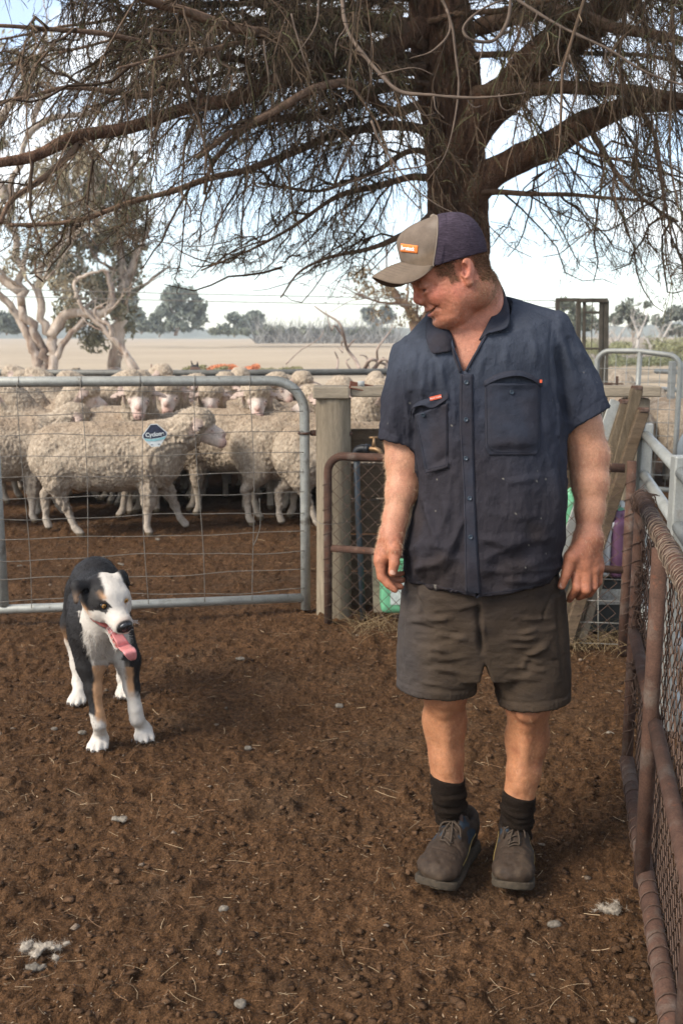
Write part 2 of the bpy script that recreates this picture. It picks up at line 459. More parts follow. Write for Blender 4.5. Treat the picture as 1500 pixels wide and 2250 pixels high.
def text_mesh(s, size, name, m, ext=.0015, bold=False, shear=0):
    cu = bpy.data.curves.new(name, 'FONT'); cu.body = s; cu.size = size; cu.extrude = ext; cu.align_x = 'CENTER'; cu.align_y = 'CENTER'; cu.shear = shear
    if bold: cu.offset = size * .03
    o = bpy.data.objects.new('tmp', cu); C.objects.link(o); dg = bpy.context.evaluated_depsgraph_get()
    me = bpy.data.meshes.new_from_object(o.evaluated_get(dg)); bpy.data.objects.remove(o); bpy.data.curves.remove(cu)
    me.name = name; me.materials.clear(); me.materials.append(m)
    return me

# ================================================================ ground, field, far hills
M_dirt = mat('dirt', (.126, .065, .031), rough=1, spec=.1, noise=[(1.3, .82, 1.15), (9, .75, 1.22), (60, .5, 1.45), (300, .5, 1.6)],
             mottles=[(2.2, .52, .72, (.135, .085, .050), .6), (7, .6, .75, (.05, .026, .014), .5), (170, .66, .72, (.24, .17, .11), .6)], bump=[(260, 1, .02), (70, .9, .045), (18, .5, .05)])
M_field = mat('dry_field', (.36, .285, .20), rough=1, spec=.05, noise=[(.05, .88, 1.08), (.5, .9, 1.08, (.15, 1, 1)), (3, .9, 1.1)], mottles=[(.03, .5, .7, (.30, .23, .155), .6)])
def ground_h(P):
    P2 = P.copy(); P2[:, 2] = 0
    a = fbm(P2, 1.1, 2, 50) * .018 + fbm(P2, 6, 3, 51) * .013 + np.abs(fbm(P2, 24, 3, 52)) * .023 - .012 + np.clip(vnoise(P2, 70, 53), 0, 1) * .011
    w = worley(P2, 13, 54); a += .022 * sstep(.42, .12, w) * (vnoise(P2, 5, 55) > .05)
    w = worley(P2, 4.2, 57); a -= .016 * sstep(.24, .12, w) * (vnoise(P2, 1.3, 58) > -.3) - .008 * np.exp(-((w - .27) / .05) ** 2)
    return a
def gz(x, y):
    """height of the ground at one place"""
    return float((ground_h(np.array([[x, y, 0.]])) * 1.0)[0]) - .012
ys = [1.2]
while ys[-1] < 24: ys.append(ys[-1] + max(.011, .0056 * ys[-1]) if ys[-1] < 6 else ys[-1] + .0075 * ys[-1])
ys = np.array(ys); nx = 400
u = np.linspace(-1, 1, nx)
hwid = .50 * ys + 1.0
X = u[None] * hwid[:, None]; Yg = np.repeat(ys[:, None], nx, 1)
P = np.stack([X, Yg, np.zeros_like(X)], -1).reshape(-1, 3)
P[:, 2] = ground_h(P) * sstep(24, 12, P[:, 1]) - .012 - .02 * sstep(16, 24, P[:, 1])
ids = np.arange(len(P)).reshape(len(ys), nx)
F = np.stack([ids[:-1, :-1], ids[:-1, 1:], ids[1:, 1:], ids[1:, :-1]], -1).reshape(-1, 4)
struct('ground', mesh_np('yard_ground', P, F, M_dirt))
mb = MB(); n = 40
R2 = [(-40, -30), (40, 22)]
mb.add([(-60, -40, -.06), (60, -40, -.06), (60, 19, -.06), (-60, 19, -.06)], [(0, 1, 2, 3)])
struct('ground', mb.mesh('yard_ground_apron', M_dirt))
# field: a wide sheet that rises gently to the tree line
xs = np.concatenate([-np.geomspace(600, 4, 50), np.linspace(-3, 3, 9), np.geomspace(4, 600, 50)]); yf = np.concatenate([np.linspace(18.5, 60, 40), np.geomspace(62, 560, 50)])
X, Yv = np.meshgrid(xs, yf); Z = fbm(np.stack([X.ravel(), Yv.ravel(), X.ravel() * 0], 1), .02, 2, 60).reshape(X.shape) * .25 * sstep(19, 50, Yv) - .05 + .55 * sstep(60, 220, Yv) + sstep(18, 70, X) * sstep(18, 70, Yv) * .6
V = np.stack([X, Yv, Z], -1).reshape(-1, 3); ids = np.arange(len(V)).reshape(X.shape)
struct('field', mesh_np('field', V, np.stack([ids[:-1, :-1], ids[:-1, 1:], ids[1:, 1:], ids[1:, :-1]], -1).reshape(-1, 4), M_field))
# low hills on the horizon
M_hill = mat('far_hills', (.16, .17, .14), rough=1, spec=0, noise=[(.02, .8, 1.2), (.2, .8, 1.2)])
a = np.linspace(-1.0, 1.0, 200); prof = np.stack([np.sin(a) * 420, np.cos(a) * 420], 1); hh = 4 + 5 * np.abs(fbm(np.stack([a * 0, a, a * 0], 1), 5, 3, 61)) + 4 * sstep(.1, .5, a)
V = np.concatenate([np.column_stack([prof, np.full(200, -2.)]), np.column_stack([prof * 1.05, hh * .75]), np.column_stack([prof * 1.15, hh]), np.column_stack([prof * 1.2, np.full(200, -2.)])])
ids = np.arange(800).reshape(4, 200); struct('hills', mesh_np('hills', V, np.stack([ids[:-1, :-1], ids[:-1, 1:], ids[1:, 1:], ids[1:, :-1]], -1).reshape(-1, 4), M_hill))
# ---- litter: clods, straw, pine needles
def place_scatter(n, near=1.6, far=9, pw=1.7):
    y = near + (far - near) * R.rand(n) ** pw; x = (R.rand(n) * 2 - 1) * (.37 * y + .25)
    P = np.stack([x, y, np.zeros(n)], 1); P[:, 2] = ground_h(P) * sstep(24, 12, y) - .012
    return P
n = 13000; P = place_scatter(n, 1.6, 13, 1.9); s = R.uniform(.25, 1, n) ** 4 * .013 + .0022
ico = np.array([(0, 0, 1), (.9, 0, .4), (.28, .85, .4), (-.72, .52, .4), (-.72, -.52, .4), (.28, -.85, .4), (0, 0, -.5)]); icf = np.array([(0, 1, 2), (0, 2, 3), (0, 3, 4), (0, 4, 5), (0, 5, 1), (6, 2, 1), (6, 3, 2), (6, 4, 3), (6, 5, 4), (6, 1, 5)])
V = (ico[None] * (1 + .3 * R.normal(size=(n, 7, 1)))) * s[:, None, None] * R.uniform(.6, 1.4, (n, 1, 3)) * (1, 1, .7); V = V + P[:, None]
F = (icf[None] + (np.arange(n) * 7)[:, None, None]).reshape(-1, 3)
M_clod = mat('dirt_clod', attr=True, rough=1, spec=.1, noise=[(200, .6, 1.4)], bump=[(250, .8, .008)])
cc = np.array((.098, .054, .029)) * R.uniform(.45, 1.35, (n, 1)); pal = R.rand(n) > .965; cc[pal] = np.array((.19, .14, .10)) * R.uniform(.6, 1.2, (pal.sum(), 1))
tag(link('dirt_clods', mesh_np('dirt_clods', V.reshape(-1, 3), F, M_clod, col=np.repeat(cc, 7, 0), smooth=False)), 'loose brown clods and crumbs of dry dung over the yard floor', 'dirt clods', kind='stuff')
n = 5200; P = place_scatter(n, 1.6, 9, 1.6); a = R.rand(n) * 6.28; Ln = R.uniform(.2, 1, n) ** 2.6 * .075 + .009
d = np.stack([np.cos(a), np.sin(a), R.normal(size=n) * .12], 1); bend = np.stack([-np.sin(a), np.cos(a), np.zeros(n)], 1) * R.normal(size=(n, 1)) * .25
t = np.linspace(-.5, .5, 4)[None, :, None]; Q = P[:, None] + Ln[:, None, None] * (d[:, None] * t + bend[:, None] * t * t) + np.array((0, 0, .004))
cs = np.where(R.rand(n, 1) > .45, np.array((.38, .27, .16)), np.array((.22, .12, .06))) * R.uniform(.5, 1.25, (n, 1))
M_straw = mat('straw', attr=True, rough=.8, spec=.3)
tag(link('straw_litter', ribbons(Q, np.full((n, 4), 1.) * (R.uniform(.0003, .0008, n)[:, None]), 'straw_litter', M_straw, cs)), 'scattered straws and dry pine needles lying on the brown dirt', 'straw', kind='stuff')
n = 16000; P = place_scatter(n, 1.6, 12, 1.7) + (0, 0, .003); a_ = R.normal(size=(n, 3)); a_[:, 2] *= .35; a_ /= np.linalg.norm(a_, axis=1, keepdims=True); b_ = np.cross(a_, R.normal(size=(n, 3)) * .3 + (0, 0, 1)); b_ /= np.linalg.norm(b_, axis=1, keepdims=True); s_ = R.uniform(.0012, .0055, (n, 1))
cc = np.array((.22, .15, .09)) * R.uniform(.45, 1.5, (n, 1)); dk = R.rand(n) > .6; cc[dk] = np.array((.035, .018, .010)) * R.uniform(.5, 1.5, (dk.sum(), 1))
tag(link('chaff', mesh_np('chaff', np.stack([P - a_ * s_, P - b_ * s_ * .4, P + a_ * s_, P + b_ * s_ * .4], 1).reshape(-1, 3), np.arange(4 * n).reshape(-1, 4), M_straw, col=np.repeat(cc, 4, 0), smooth=False)), 'fine pale chaff and dark crumbs scattered over the dirt', 'chaff', kind='stuff')
# wool tufts: things of their own
M_wool = mat('wool', attr=True, rough=1, spec=.05, noise=[(90, .6, 1.25)], bump=[(400, .8, .004)])
def tuft(px_, py_, size, label, seed, name='wool_tuft'):
    size *= .70 if size > .06 else .6
    g = G(px_, py_); g[2] = gz(g[0], g[1]); rs = np.random.RandomState(seed)
    lumps = [ell(g + np.array((rs.normal() * size * .38, rs.normal() * size * .26, size * (.18 + .12 * rs.rand()))), size * np.array((.15, .14, .085)) * rs.uniform(.3, 1.25), k=.01) for _ in range(16)]
    v, f = sdf_mesh(lumps, g - size * 1.6, g + size * 1.6, max(size / 22, .0025), smooth=1); nn = normals(v, f); w = worley(v, 4.5 / (size * .3), seed)
    v = v + nn * (size * (.10 * (.5 - w) + .16 * fbm(v, 1.6 / size, 3, seed)))[:, None]
    base = np.array((.40, .34, .27)); c_ = base * (1 if size > .05 else .72) * (1 - .35 * rs.rand()) * (1 + .25 * fbm(v, 40, 2, seed))[:, None]
    o = link(name, mesh_np(name, v - g, f, M_wool, col=c_)); o.location = g; tag(o, label, 'wool', 'tufts of shed wool on the dirt')
    Pp, Nn, ix = scatter(v, f, 1300); Q, Wd = hairs(Pp, Nn, size * .24 * rs.uniform(.3, 1.3, 1300), rs.normal(size=3), .0003, 4, .4, 1.3); k = ribbons(Q - g, Wd, 'wool_fibres', M_wool, c_[ix] * 1.1); link('wool_fibres', k, o)
for i, (a_, b_, s_, l_) in enumerate(((100, 2090, .105, 'pale clump of shed wool in the lower left of the dirt'), (70, 2115, .045, 'small wool scrap just left of the big pale clump'), (530, 1447, .04, 'grey wool tuft on the dirt between the dog and the man'),
        (182, 1612, .035, 'small wool tuft by the dog\'s front paws'), (1335, 1985, .085, 'fluffy brownish wool clump at the foot of the rusty side panel'), (1215, 2012, .035, 'small wool wisp at the end of two crossed straws'),
        (262, 1795, .045, 'flat dusty wool tuft below the dog'), (490, 1990, .025, 'tiny wool tuft in the lower middle of the dirt'), (525, 2200, .025, 'tiny wool tuft near the bottom edge of the dirt'), (345, 1185, .05, 'dirty wool tuft beyond the gate under the leading sheep'),
        (265, 1232, .05, 'whitish wool scraps just behind the dog\'s back'), (45, 1238, .05, 'wool tuft beyond the gate at its left brace'), (1340, 1600, .03, 'small wool tuft at the leg of the rusty side panel'), (120, 1600 + 0, .02, 'tiny wool tuft on the dirt left of the dog'),
        (545, 1640, .02, 'tiny grey wool tuft on the bare dirt in mid picture'), (745, 1545, .035, 'flat grey wool tuft on the dirt left of the man\'s knees'), (640, 1165, .04, 'wool tuft near the right stile beyond the gate'))):
    tuft(a_, b_, s_, l_, 100 + i)
print('ground', time.time() - T0)

# ================================================================ yard fittings
M_galv = mat('galvanised_steel', (.33, .325, .29), rough=.55, metal=.35, spec=.4, noise=[(14, .8, 1.15), (120, .88, 1.1)], mottles=[(9, .58, .68, (.13, .11, .085), .7), (40, .62, .7, (.10, .07, .05), .6)], bump=[(150, .2, .002)])
M_rust = mat('rusty_steel', (.078, .041, .028), rough=.85, metal=.1, spec=.25, noise=[(20, .7, 1.3), (200, .75, 1.25)], mottles=[(12, .52, .70, (.13, .10, .08), .8), (30, .6, .7, (.16, .06, .03), .6)], bump=[(260, .5, .002), (60, .3, .003)])
M_wire = mat('rusty_wire', (.085, .050, .034), rough=.7, metal=.3, noise=[(60, .6, 1.5)])
M_gwire = mat('grey_wire', (.17, .15, .125), rough=.6, metal=.35, noise=[(30, .6, 1.4)])
M_wood = mat('weathered_timber', (.25, .20, .14), rough=.9, spec=.15, noise=[(9, .75, 1.15, (6, 6, .6)), (60, .8, 1.15, (5, 5, .5))], mottles=[(5, .55, .75, (.13, .105, .07), .7, (4, 4, .5))], bump=[(45, .5, .006, (6, 6, .4)), (160, .3, .003)])
M_woodh = mat('weathered_plank', (.33, .27, .195), rough=.9, spec=.12, noise=[(9, .7, 1.2, (.5, 6, 6)), (60, .75, 1.2, (.5, 6, 6))], bump=[(45, .5, .005, (.4, 6, 6))])
M_board = mat('dark_board', (.10, .070, .045), rough=.95, spec=.1, noise=[(6, .7, 1.3, (.5, 4, 7)), (60, .75, 1.25, (.5, 5, 6))], mottles=[(3.5, .6, .72, (.17, .13, .09), .6)], bump=[(40, .6, .006, (.4, 5, 8))])
def pts(*a): return np.array([np.asarray(x, float) for x in a])
def tubeobj(name, P, r, m, par, n=10, label=None):
    mb = MB(); mb.tube(P, r, n); o = child(name, mb.mesh(name, m), par)
    if label: tag(o, label)
    return o
def arc(c, r, a0, a1, ux, uz, n=8):
    return [c + r * (math.cos(a) * ux + math.sin(a) * uz) for a in np.linspace(a0, a1, n)]
UP = np.array((0, 0, 1.))
# ---- the farm gate on the left
gA = np.array((-2.60, 4.93, 0)); gB = np.array((-.195, 5.275, 0)); gd = (gB - gA); gL = np.linalg.norm(gd); gd /= gL; gn = np.array((gd[1], -gd[0], 0))
gate = thing('farm_gate', 'wide galvanised pipe gate with wire mesh and a diamond sign before the sheep', 'gate', tuple(gA + UP * .08))
z0, z1, rc = .085, 1.262, .17
fr = [gA + UP * z0, gB + UP * z0]
tubeobj('gate_rail', pts(gA + UP * z0, (gA + gB) / 2 + UP * (z0 - .004), gB + UP * z0), .0245, M_galv, gate, 12, 'bottom rail of the gate')
top = [gA + UP * (z1 + .004), gA + gd * gL * .5 + UP * (z1 + .002), gB - gd * (rc + .02) + UP * z1] + arc(gB - gd * rc + UP * (z1 - rc), rc, math.pi / 2, 0, gd, UP, 10)[1:] + [gB + UP * .6, gB + UP * .02]
tubeobj('gate_frame', np.array(top), .0265, M_galv, gate, 14, 'top rail bent down into the right-hand stile')
tb = (G(12, 1372) - gA) @ gd
tubeobj('gate_brace', pts(gA + gd * tb + UP * (z1 - .02), gA + gd * tb + UP * .6, gA + gd * tb + UP * .1), .026, M_galv, gate, 12, 'upright brace with flaking paint')
tubeobj('gate_rail', pts(gA + UP * z0, gA + UP * 1.26), .0245, M_galv, gate, 12)
nv = [(G(x, 1360) - gA) @ gd for x in (78, 205, 327, 442, 560)]; nv = [nv[0] - .56, nv[0] - .28] + nv
for i, t in enumerate(nv):
    ln = [gA + gd * (t + .010 * math.sin(q * 5 + i * 2) + (.015 * q if i == 5 else 0)) + gn * .030 + UP * (z1 - .005 - q * (z1 - z0 - .01)) for q in np.linspace(0, 1, 22)]
    tubeobj('mesh_wire', np.array(ln), .0021, M_gwire, gate, 5)
zz = np.linspace(1.205, .14, 11); zz[0] += .01
for i, z in enumerate(zz):
    sg = rnd.uniform(.004, .011); ph = rnd.uniform(0, 6)
    ln = [gA + gd * t + gn * (.034 if i % 2 else .028) + UP * (z + sg * math.sin(t * 5.3 + ph) + .35 * sg * math.sin(t * 14 + ph * 2)) for t in np.linspace(0, gL - .01, 60)]
    tubeobj('mesh_wire', np.array(ln), .0021, M_gwire, gate, 5)
ln = [W(x, y, 5.23) for x, y in ((570, 1095), (572, 1150), (565, 1180), (556, 1200))]
tubeobj('mesh_wire', catmull(ln, 5), .0021, M_gwire, gate, 5, 'broken wire end hanging loose from the mesh')
for i in range(1, 6):
    t = nv[i + 1] if i < 6 else 0
for i in range(len(nv)):
    mb = MB(); q = gA + gd * nv[i] + UP * z1; mb.tube([q + .0285 * (math.cos(a) * gn + math.sin(a) * UP) for a in np.linspace(0, 6.28, 13)], .0022, 5); child('wire_tie', mb.mesh('wire_tie', M_gwire), gate)
mb = MB(); q = gB + UP * .985; mb.tube([q + .030 * (math.cos(a) * gd + math.sin(a) * gn) for a in np.linspace(0, 6.28, 17)], .008, 6); mb.beam(q + gd * .03, q + gd * .075, .03, .03, bev=.004); child('gate_latch', mb.mesh('gate_latch', M_rust), gate)
# diamond sign
sgn = W(341, 955, 5.15); sgx = gA + gd * ((sgn - gA) @ gd) + gn * .040; sgx[2] = sgn[2]
M_sb = mat('sign_dark', (.018, .022, .04), rough=.6, noise=[(60, .5, 2)]); M_st = mat('sign_teal', (.22, .42, .44), rough=.6, noise=[(60, .8, 1.2)]); M_sw = mat('sign_white', (.55, .57, .56), rough=.7, noise=[(40, .8, 1.1)])
sign = thing('gate_sign', 'small diamond-shaped dark blue and white metal sign reading Cyclone wired to the gate mesh', 'sign', tuple(sgx)); ang = math.atan2(gd[1], gd[0]); sign.rotation_euler = (math.radians(0), math.radians(-2), ang)
def plate(name, poly, y, m, t=.0012):
    mb = MB(); P = np.array([(x, y, z) for x, z in poly] + [(x, y + t, z) for x, z in poly]); n = len(poly)
    me = bpy.data.meshes.new(name); me.from_pydata([tuple(p) for p in P], [], [tuple(range(n)), tuple(range(2 * n - 1, n - 1, -1))] + [((i + 1) % n, i, i + n, (i + 1) % n + n) for i in range(n)]); me.materials.append(m); me.update()
    return link(name, me, sign)
k = 1.0
oct_ = lambda s: [(-.018 * s, .056 * s), (.014 * s, .056 * s), (.061 * s, .012 * s), (.060 * s, -.004 * s), (.020 * s, -.058 * s), (-.022 * s, -.058 * s), (-.062 * s, -.012 * s), (-.061 * s, .004 * s)]
plate('sign_plate', oct_(1.03), 0, M_sw)
plate('sign_panel', [(-.017, .054), (.013, .054), (.058, .011), (.057, -.004), (.03, -.012), (-.02, -.018), (-.058, -.013), (-.058, .002)], -.0016, M_sb)
plate('sign_panel', [(-.056, -.016), (-.02, -.021), (.03, -.0155), (.056, -.009), (.048, -.022), (0, -.031), (-.045, -.029)], -.0016, M_st)
st = link('sign_lettering', text_mesh('Cyclone', .030, 'sign_lettering', M_sw, .0006, True), sign); st.location = (0, -.0022, .004); st.rotation_euler = (math.radians(90), math.radians(-4), 0); st.scale = (.95, 1, 1)
plate('sign_panel', [(-.024, -.047), (-.012, -.047), (-.018, -.053)], -.0016, M_sb); plate('sign_panel', [(.01, -.046), (.024, -.046), (.018, -.051)], -.0016, M_sb)

# ---- timber post, capping planks, board wall
pc = np.array((-.042, 5.27, 0)); pst = thing('timber_post', 'thick round pale timber gatepost at the right end of the farm gate', 'post', tuple(pc))
nn, mm = 40, 44; a = np.linspace(0, 2 * np.pi, nn, endpoint=False); zs = np.linspace(-.1, 1.172, mm)
AA, ZZ = np.meshgrid(a, zs); q = np.stack([np.cos(AA), np.sin(AA), ZZ * .12], -1).reshape(-1, 3); rr_ = .093 * (1 + fbm(q, 3, 3, 70) * .05 + np.minimum(0, fbm(q * (1, 1, .3), 14, 2, 71)) * .05) + .003 * sstep(.5, 0, ZZ.ravel())
V = np.stack([np.cos(AA).ravel() * rr_, np.sin(AA).ravel() * rr_, ZZ.ravel()], 1); ids = np.arange(nn * mm).reshape(mm, nn); F = np.stack([ids[:-1], np.roll(ids, -1, 1)[:-1], np.roll(ids, -1, 1)[1:], ids[1:]], -1).reshape(-1, 4)
V = np.vstack([V, (0, 0, 1.172)]); Ft = np.stack([ids[-1], np.roll(ids[-1], -1), np.full(nn, len(V) - 1)], 1); link('post_shaft', mesh_np('post_shaft', V, [F, Ft], M_wood), pst)
mb = MB(); mb.lathe([(.0001, .012), (.008, .011), (.012, .006), (.013, 0)], (0, 0, 0), 10); mb.V = [v @ np.array(((0, 0, 1), (1, 0, 0), (0, 1, 0.))).T * (1, 1, 1) for v in mb.V]; b = link('bolt', mb.mesh('bolt', M_rust), pst); b.location = (.088, -.03, .985)
def plank(label, a_, b_, w, h, m, name='timber_plank', cat='plank', grp=None):
    a_ = np.asarray(a_, float); b_ = np.asarray(b_, float); mb = MB(); mb.beam(a_ - a_, b_ - a_, w, h, bev=.006); o = link(name, mb.mesh(name, m)); o.location = a_; return tag(o, label, cat, grp)
plank('short thick capping block on top of the round gatepost', (-.148, 5.27, 1.203), (.040, 5.27, 1.203), .21, .062, M_woodh, 'capping_block', 'timber')
plank('long weathered capping plank running behind the man from the gatepost', (.046, 5.28, 1.207), (1.66, 5.28, 1.207), .16, .055, M_woodh)
pst2 = thing('timber_post', 'square weathered post holding the right end of the capping plank', 'post', (1.555, 5.30, 0)); mb = MB(); mb.box((0, 0, .535), (.13, .11, 1.27), bev=.01); link('post_shaft', mb.mesh('post_shaft', M_wood), pst2)
wall = thing('board_wall', 'low wall of dark horizontal boards under the capping plank', 'fence', (.8, 5.42, 0))
zb = .0
for i, hgt in enumerate((.20, .21, .20, .20, .19)):
    mb = MB(); mb.box((-.02 + rnd.uniform(-.01, .01), rnd.uniform(-.006, .006), zb + hgt / 2), (1.50, .035, hgt - .012), bev=.004); link('board', mb.mesh('board', M_board), wall); zb += hgt
# things lying on the plank
mb = MB(); a_, b_ = W(768, 852, 5.2), W(866, 872, 5.28); mb.beam(a_, b_, .045, .006, bev=.001); mb.beam(a_ + (0, .022, .015), b_ + (0, .022, .015), .006, .04, bev=.001); o = link('angle_iron', mb.mesh('angle_iron', mat('rust_orange', (.20, .075, .045), rough=.85, noise=[(30, .7, 1.25)]))); tag(o, 'reddish rusty angle iron lying on the capping plank left of the man', 'angle iron')
t_ = thing('pipe_stub', 'short grey pipe stub with a white cap standing on the capping plank', 'pipe', tuple(W(793, 862, 5.22))); mb = MB(); mb.lathe([(.0001, 0), (.016, 0), (.016, .035), (.0001, .035)], (0, 0, 0), 14); link('stub', mb.mesh('stub', M_galv), t_); mb = MB(); mb.lathe([(.0001, .034), (.0175, .034), (.0175, .055), (.015, .058), (.0001, .058)], (0, 0, 0), 14); link('cap', mb.mesh('cap', mat('dull_white', (.45, .45, .42), rough=.7)), t_)
mb = MB(); o_ = W(1335, 846, 5.22); mb.beam(o_ + (-.03, 0, .006), o_ + (.075, 0, .006), .03, .006); mb.beam(o_ + (.045, 0, 0), o_ + (.045, 0, .045), .03, .006, up=(1, 0, 0)); mb.lathe([(.0001, .012), (.013, .012), (.013, 0), (.0001, 0)], o_ + np.array((.01, 0, 0)), 12); tag(link('rusty_bracket', mb.mesh('rusty_bracket', M_rust)), 'small rusty hinge bracket on the right end of the capping plank', 'bracket')
# ---- tap on its pipe
M_pvc = mat('poly_pipe', (.035, .043, .050), rough=.5); M_blk = mat('black_plastic', (.012, .012, .014), rough=.45); M_brass = mat('old_brass', (.25, .15, .075), rough=.5, metal=.6, noise=[(60, .6, 1.3)])
tp = thing('water_tap', 'brass garden tap on a black elbow and dark blue poly pipe beside the gatepost', 'tap', (.09, 5.13, 0))
tubeobj('pipe', pts(W(783, 1005, 5.15), W(786, 1120, 5.15), W(792, 1240, 5.16), W(797, 1360, 5.17)), .0165, M_pvc, tp, 10)
tubeobj('elbow', catmull([W(783, 1012, 5.15), W(783, 992, 5.15), W(792, 986, 5.14), W(806, 986, 5.12)], 5), .021, M_blk, tp, 12)
tubeobj('collar', pts(W(803, 986, 5.12), W(811, 987, 5.11)), .026, M_blk, tp, 12)
tubeobj('spout', catmull([W(811, 986, 5.11), W(825, 987, 5.09), W(834, 992, 5.08), W(836, 1000, 5.08)], 4), .013, M_brass, tp, 10)
tubeobj('hose_fitting', pts(W(840, 1000, 5.08), W(840, 1008, 5.08), W(840, 1014, 5.08)), [.022, .015, .012], mat('grey_plastic', (.4, .42, .43), rough=.5), tp, 10)
tubeobj('stem', pts(W(821, 985, 5.1), W(821, 972, 5.1), W(821, 962, 5.1)), [.014, .008, .006], M_brass, tp, 10)
tubeobj('handle', pts(W(811, 962, 5.1), W(832, 961, 5.1)), .006, M_brass, tp, 8)
M_woodm = mat('brown_timber', (.11, .082, .053), rough=.9, spec=.12, noise=[(9, .7, 1.2, (5, 5, .5)), (60, .75, 1.2, (5, 5, .6))], mottles=[(6, .55, .7, (.18, .14, .095), .6, (4, 4, .5))], bump=[(45, .5, .005, (6, 6, .4))])
# ---- leaning posts
for lab, (x0, y0, x1, y1, wd, dp), m_ in (('flat grey steel post, leftmost of the leaning bundle by the man\'s arm', (1352, 880, 1236, 1215, .06, .012), M_galv), ('brown timber post, second of the leaning bundle by the man\'s arm', (1370, 886, 1290, 1180, .045, .04), M_woodm),
        ('tall pale timber post leaning in front of the bundle under the bracket', (1398, 856, 1300, 1230, .058, .045), M_woodm), ('short dark timber post, rightmost of the leaning bundle', (1412, 904, 1340, 1120, .06, .03), M_board),
        ('round stick leaning low behind the chain mesh panel', (1364, 1118, 1308, 1300, .04, .04), M_wood)):
    a_, b_ = W(x0, y0, 5.08 if x0 != 1412 else 5.02), W(x1, y1, 4.86 if x1 != 1236 else 4.95); d_ = (b_ - a_) / np.linalg.norm(b_ - a_); b_ = b_ + d_ * max(0, (b_[2] - .0) / -d_[2]) * .96 if d_[2] < 0 else b_
    t_ = thing('leaning_post', lab, 'post', tuple(b_), group='posts and bars leaning against the fence'); mb = MB(); mb.beam(a_ - b_, b_ - b_, wd, dp, up=(0, 1, 0), bev=.005); link('post_shaft', mb.mesh('post_shaft', m_), t_)
    if x0 in (1398, 1412, 1370): mb = MB(); mb.box((0, 0, 0), (.05, .05, .025), bev=.008); o = link('nail_plate', mb.mesh('nail_plate', M_rust), t_); o.location = a_ - b_ + (0, 0, .008)
# ---- chain mesh (one woven zigzag wire, repeated)
def zigzag(h, pitch, r, amp):
    n = int(h / pitch * 2) + 1; P = []
    for i in range(n + 1):
        s = 1 if i % 2 else -1; z = i * pitch / 2
        P += [np.array((s * amp - s * amp * .12, -s * r * .7, z - pitch * .03)), np.array((s * amp + s * r * .6, 0, z)), np.array((s * amp - s * amp * .12, s * r * .7, z + pitch * .03))]
    P = np.array(P); P = P[(P[:, 2] >= -.001) & (P[:, 2] <= h + .001)]
    mb = MB(); mb.tube(P, r, 4, caps=False); return mb.mesh('link_wire', M_wire)
def chainmesh(par, A, B, z0, z1, dx, r, pitch=None, skip=None):
    A = np.asarray(A, float); B = np.asarray(B, float); d = B - A; L_ = np.linalg.norm(d); d /= L_; pitch = pitch or dx * 2
    me = zigzag(z1 - z0, pitch, r, dx / 2 + r * .3); n = int(L_ / dx); base = Vector((0, 0, 0)); q = par
    while q is not None: base += q.location; q = q.parent
    for i in range(n):
        p = A + d * (i + .5) * dx
        o = link('link_wire', me, par); o.location = Vector((p[0], p[1], z0)) - base; o.rotation_euler = (rnd.uniform(-.006, .006), rnd.uniform(-.006, .006), math.atan2(d[1], d[0]) + (math.pi if i % 2 else 0))
def helix(A, B, rad, pitch, r, m, par, name='lacing_wire', jit=.15, lab=None):
    A = np.asarray(A, float); B = np.asarray(B, float); d = B - A; L_ = np.linalg.norm(d); d /= L_; u = np.cross(d, UP); u = u / np.linalg.norm(u) if np.linalg.norm(u) > .1 else np.array((1., 0, 0)); v = np.cross(d, u)
    n = int(L_ / pitch * 12); s = np.linspace(0, L_, n); ph = s / pitch * 2 * np.pi + np.cumsum(R.normal(size=n)) * jit * .3
    rr = rad * (1 + .10 * vnoise(np.stack([s, s * 0, s * 0], 1), 30, 5)); P = A + s[:, None] * d + rr[:, None] * (np.cos(ph)[:, None] * u + np.sin(ph)[:, None] * v)
    mb = MB(); mb.tube(P, r, 4); return child(name, mb.mesh(name, m), par)
# panel behind the man
pA, pB = np.array((-.070, 5.075, 0)), np.array((1.352, 4.61, 0)); pd = pB - pA; pL = np.linalg.norm(pd); pd /= pL; zt_ = .888; rc = .085
pan = thing('chain_mesh_gate', 'old rusty pipe frame panel with chain mesh standing behind the man', 'gate', tuple(pA))
tubeobj('panel_frame', np.array([pA + UP * .0, pA + UP * .4] + arc(pA + pd * rc + UP * (zt_ - rc), rc, math.pi, math.pi / 2, pd, UP, 8) + [pA + pd * pL * .5 + UP * zt_, pB - pd * .03 + UP * (zt_ - .005)]), .0215, M_rust, pan, 12)
tubeobj('panel_upright', pts(pB + UP * (zt_ + .03), pB + UP * .4, pB - UP * .02), .0225, M_rust, pan, 12)
tubeobj('panel_rail', pts(pA + pd * .02 + UP * .405, pA + pd * pL * .5 + UP * .40, pB + UP * .395), .0185, M_rust, pan, 10)
chainmesh(pan, pA + pd * .03, pB - pd * .02, .03, zt_ - .005, .0375, .0016)
helix(pA + UP * .05, pA + UP * .75, .0245, .065, .0017, M_wire, pan); helix(pB + UP * .05, pB + UP * .85, .0255, .08, .0017, M_wire, pan)
tubeobj('tie_wire', catmull([W(690, 1140, 5.15), W(704, 1150, 5.04), W(722, 1152, 5.03), W(740, 1150, 5.12), W(775, 1146, 5.2)], 6), .0016, M_gwire, pan, 5)
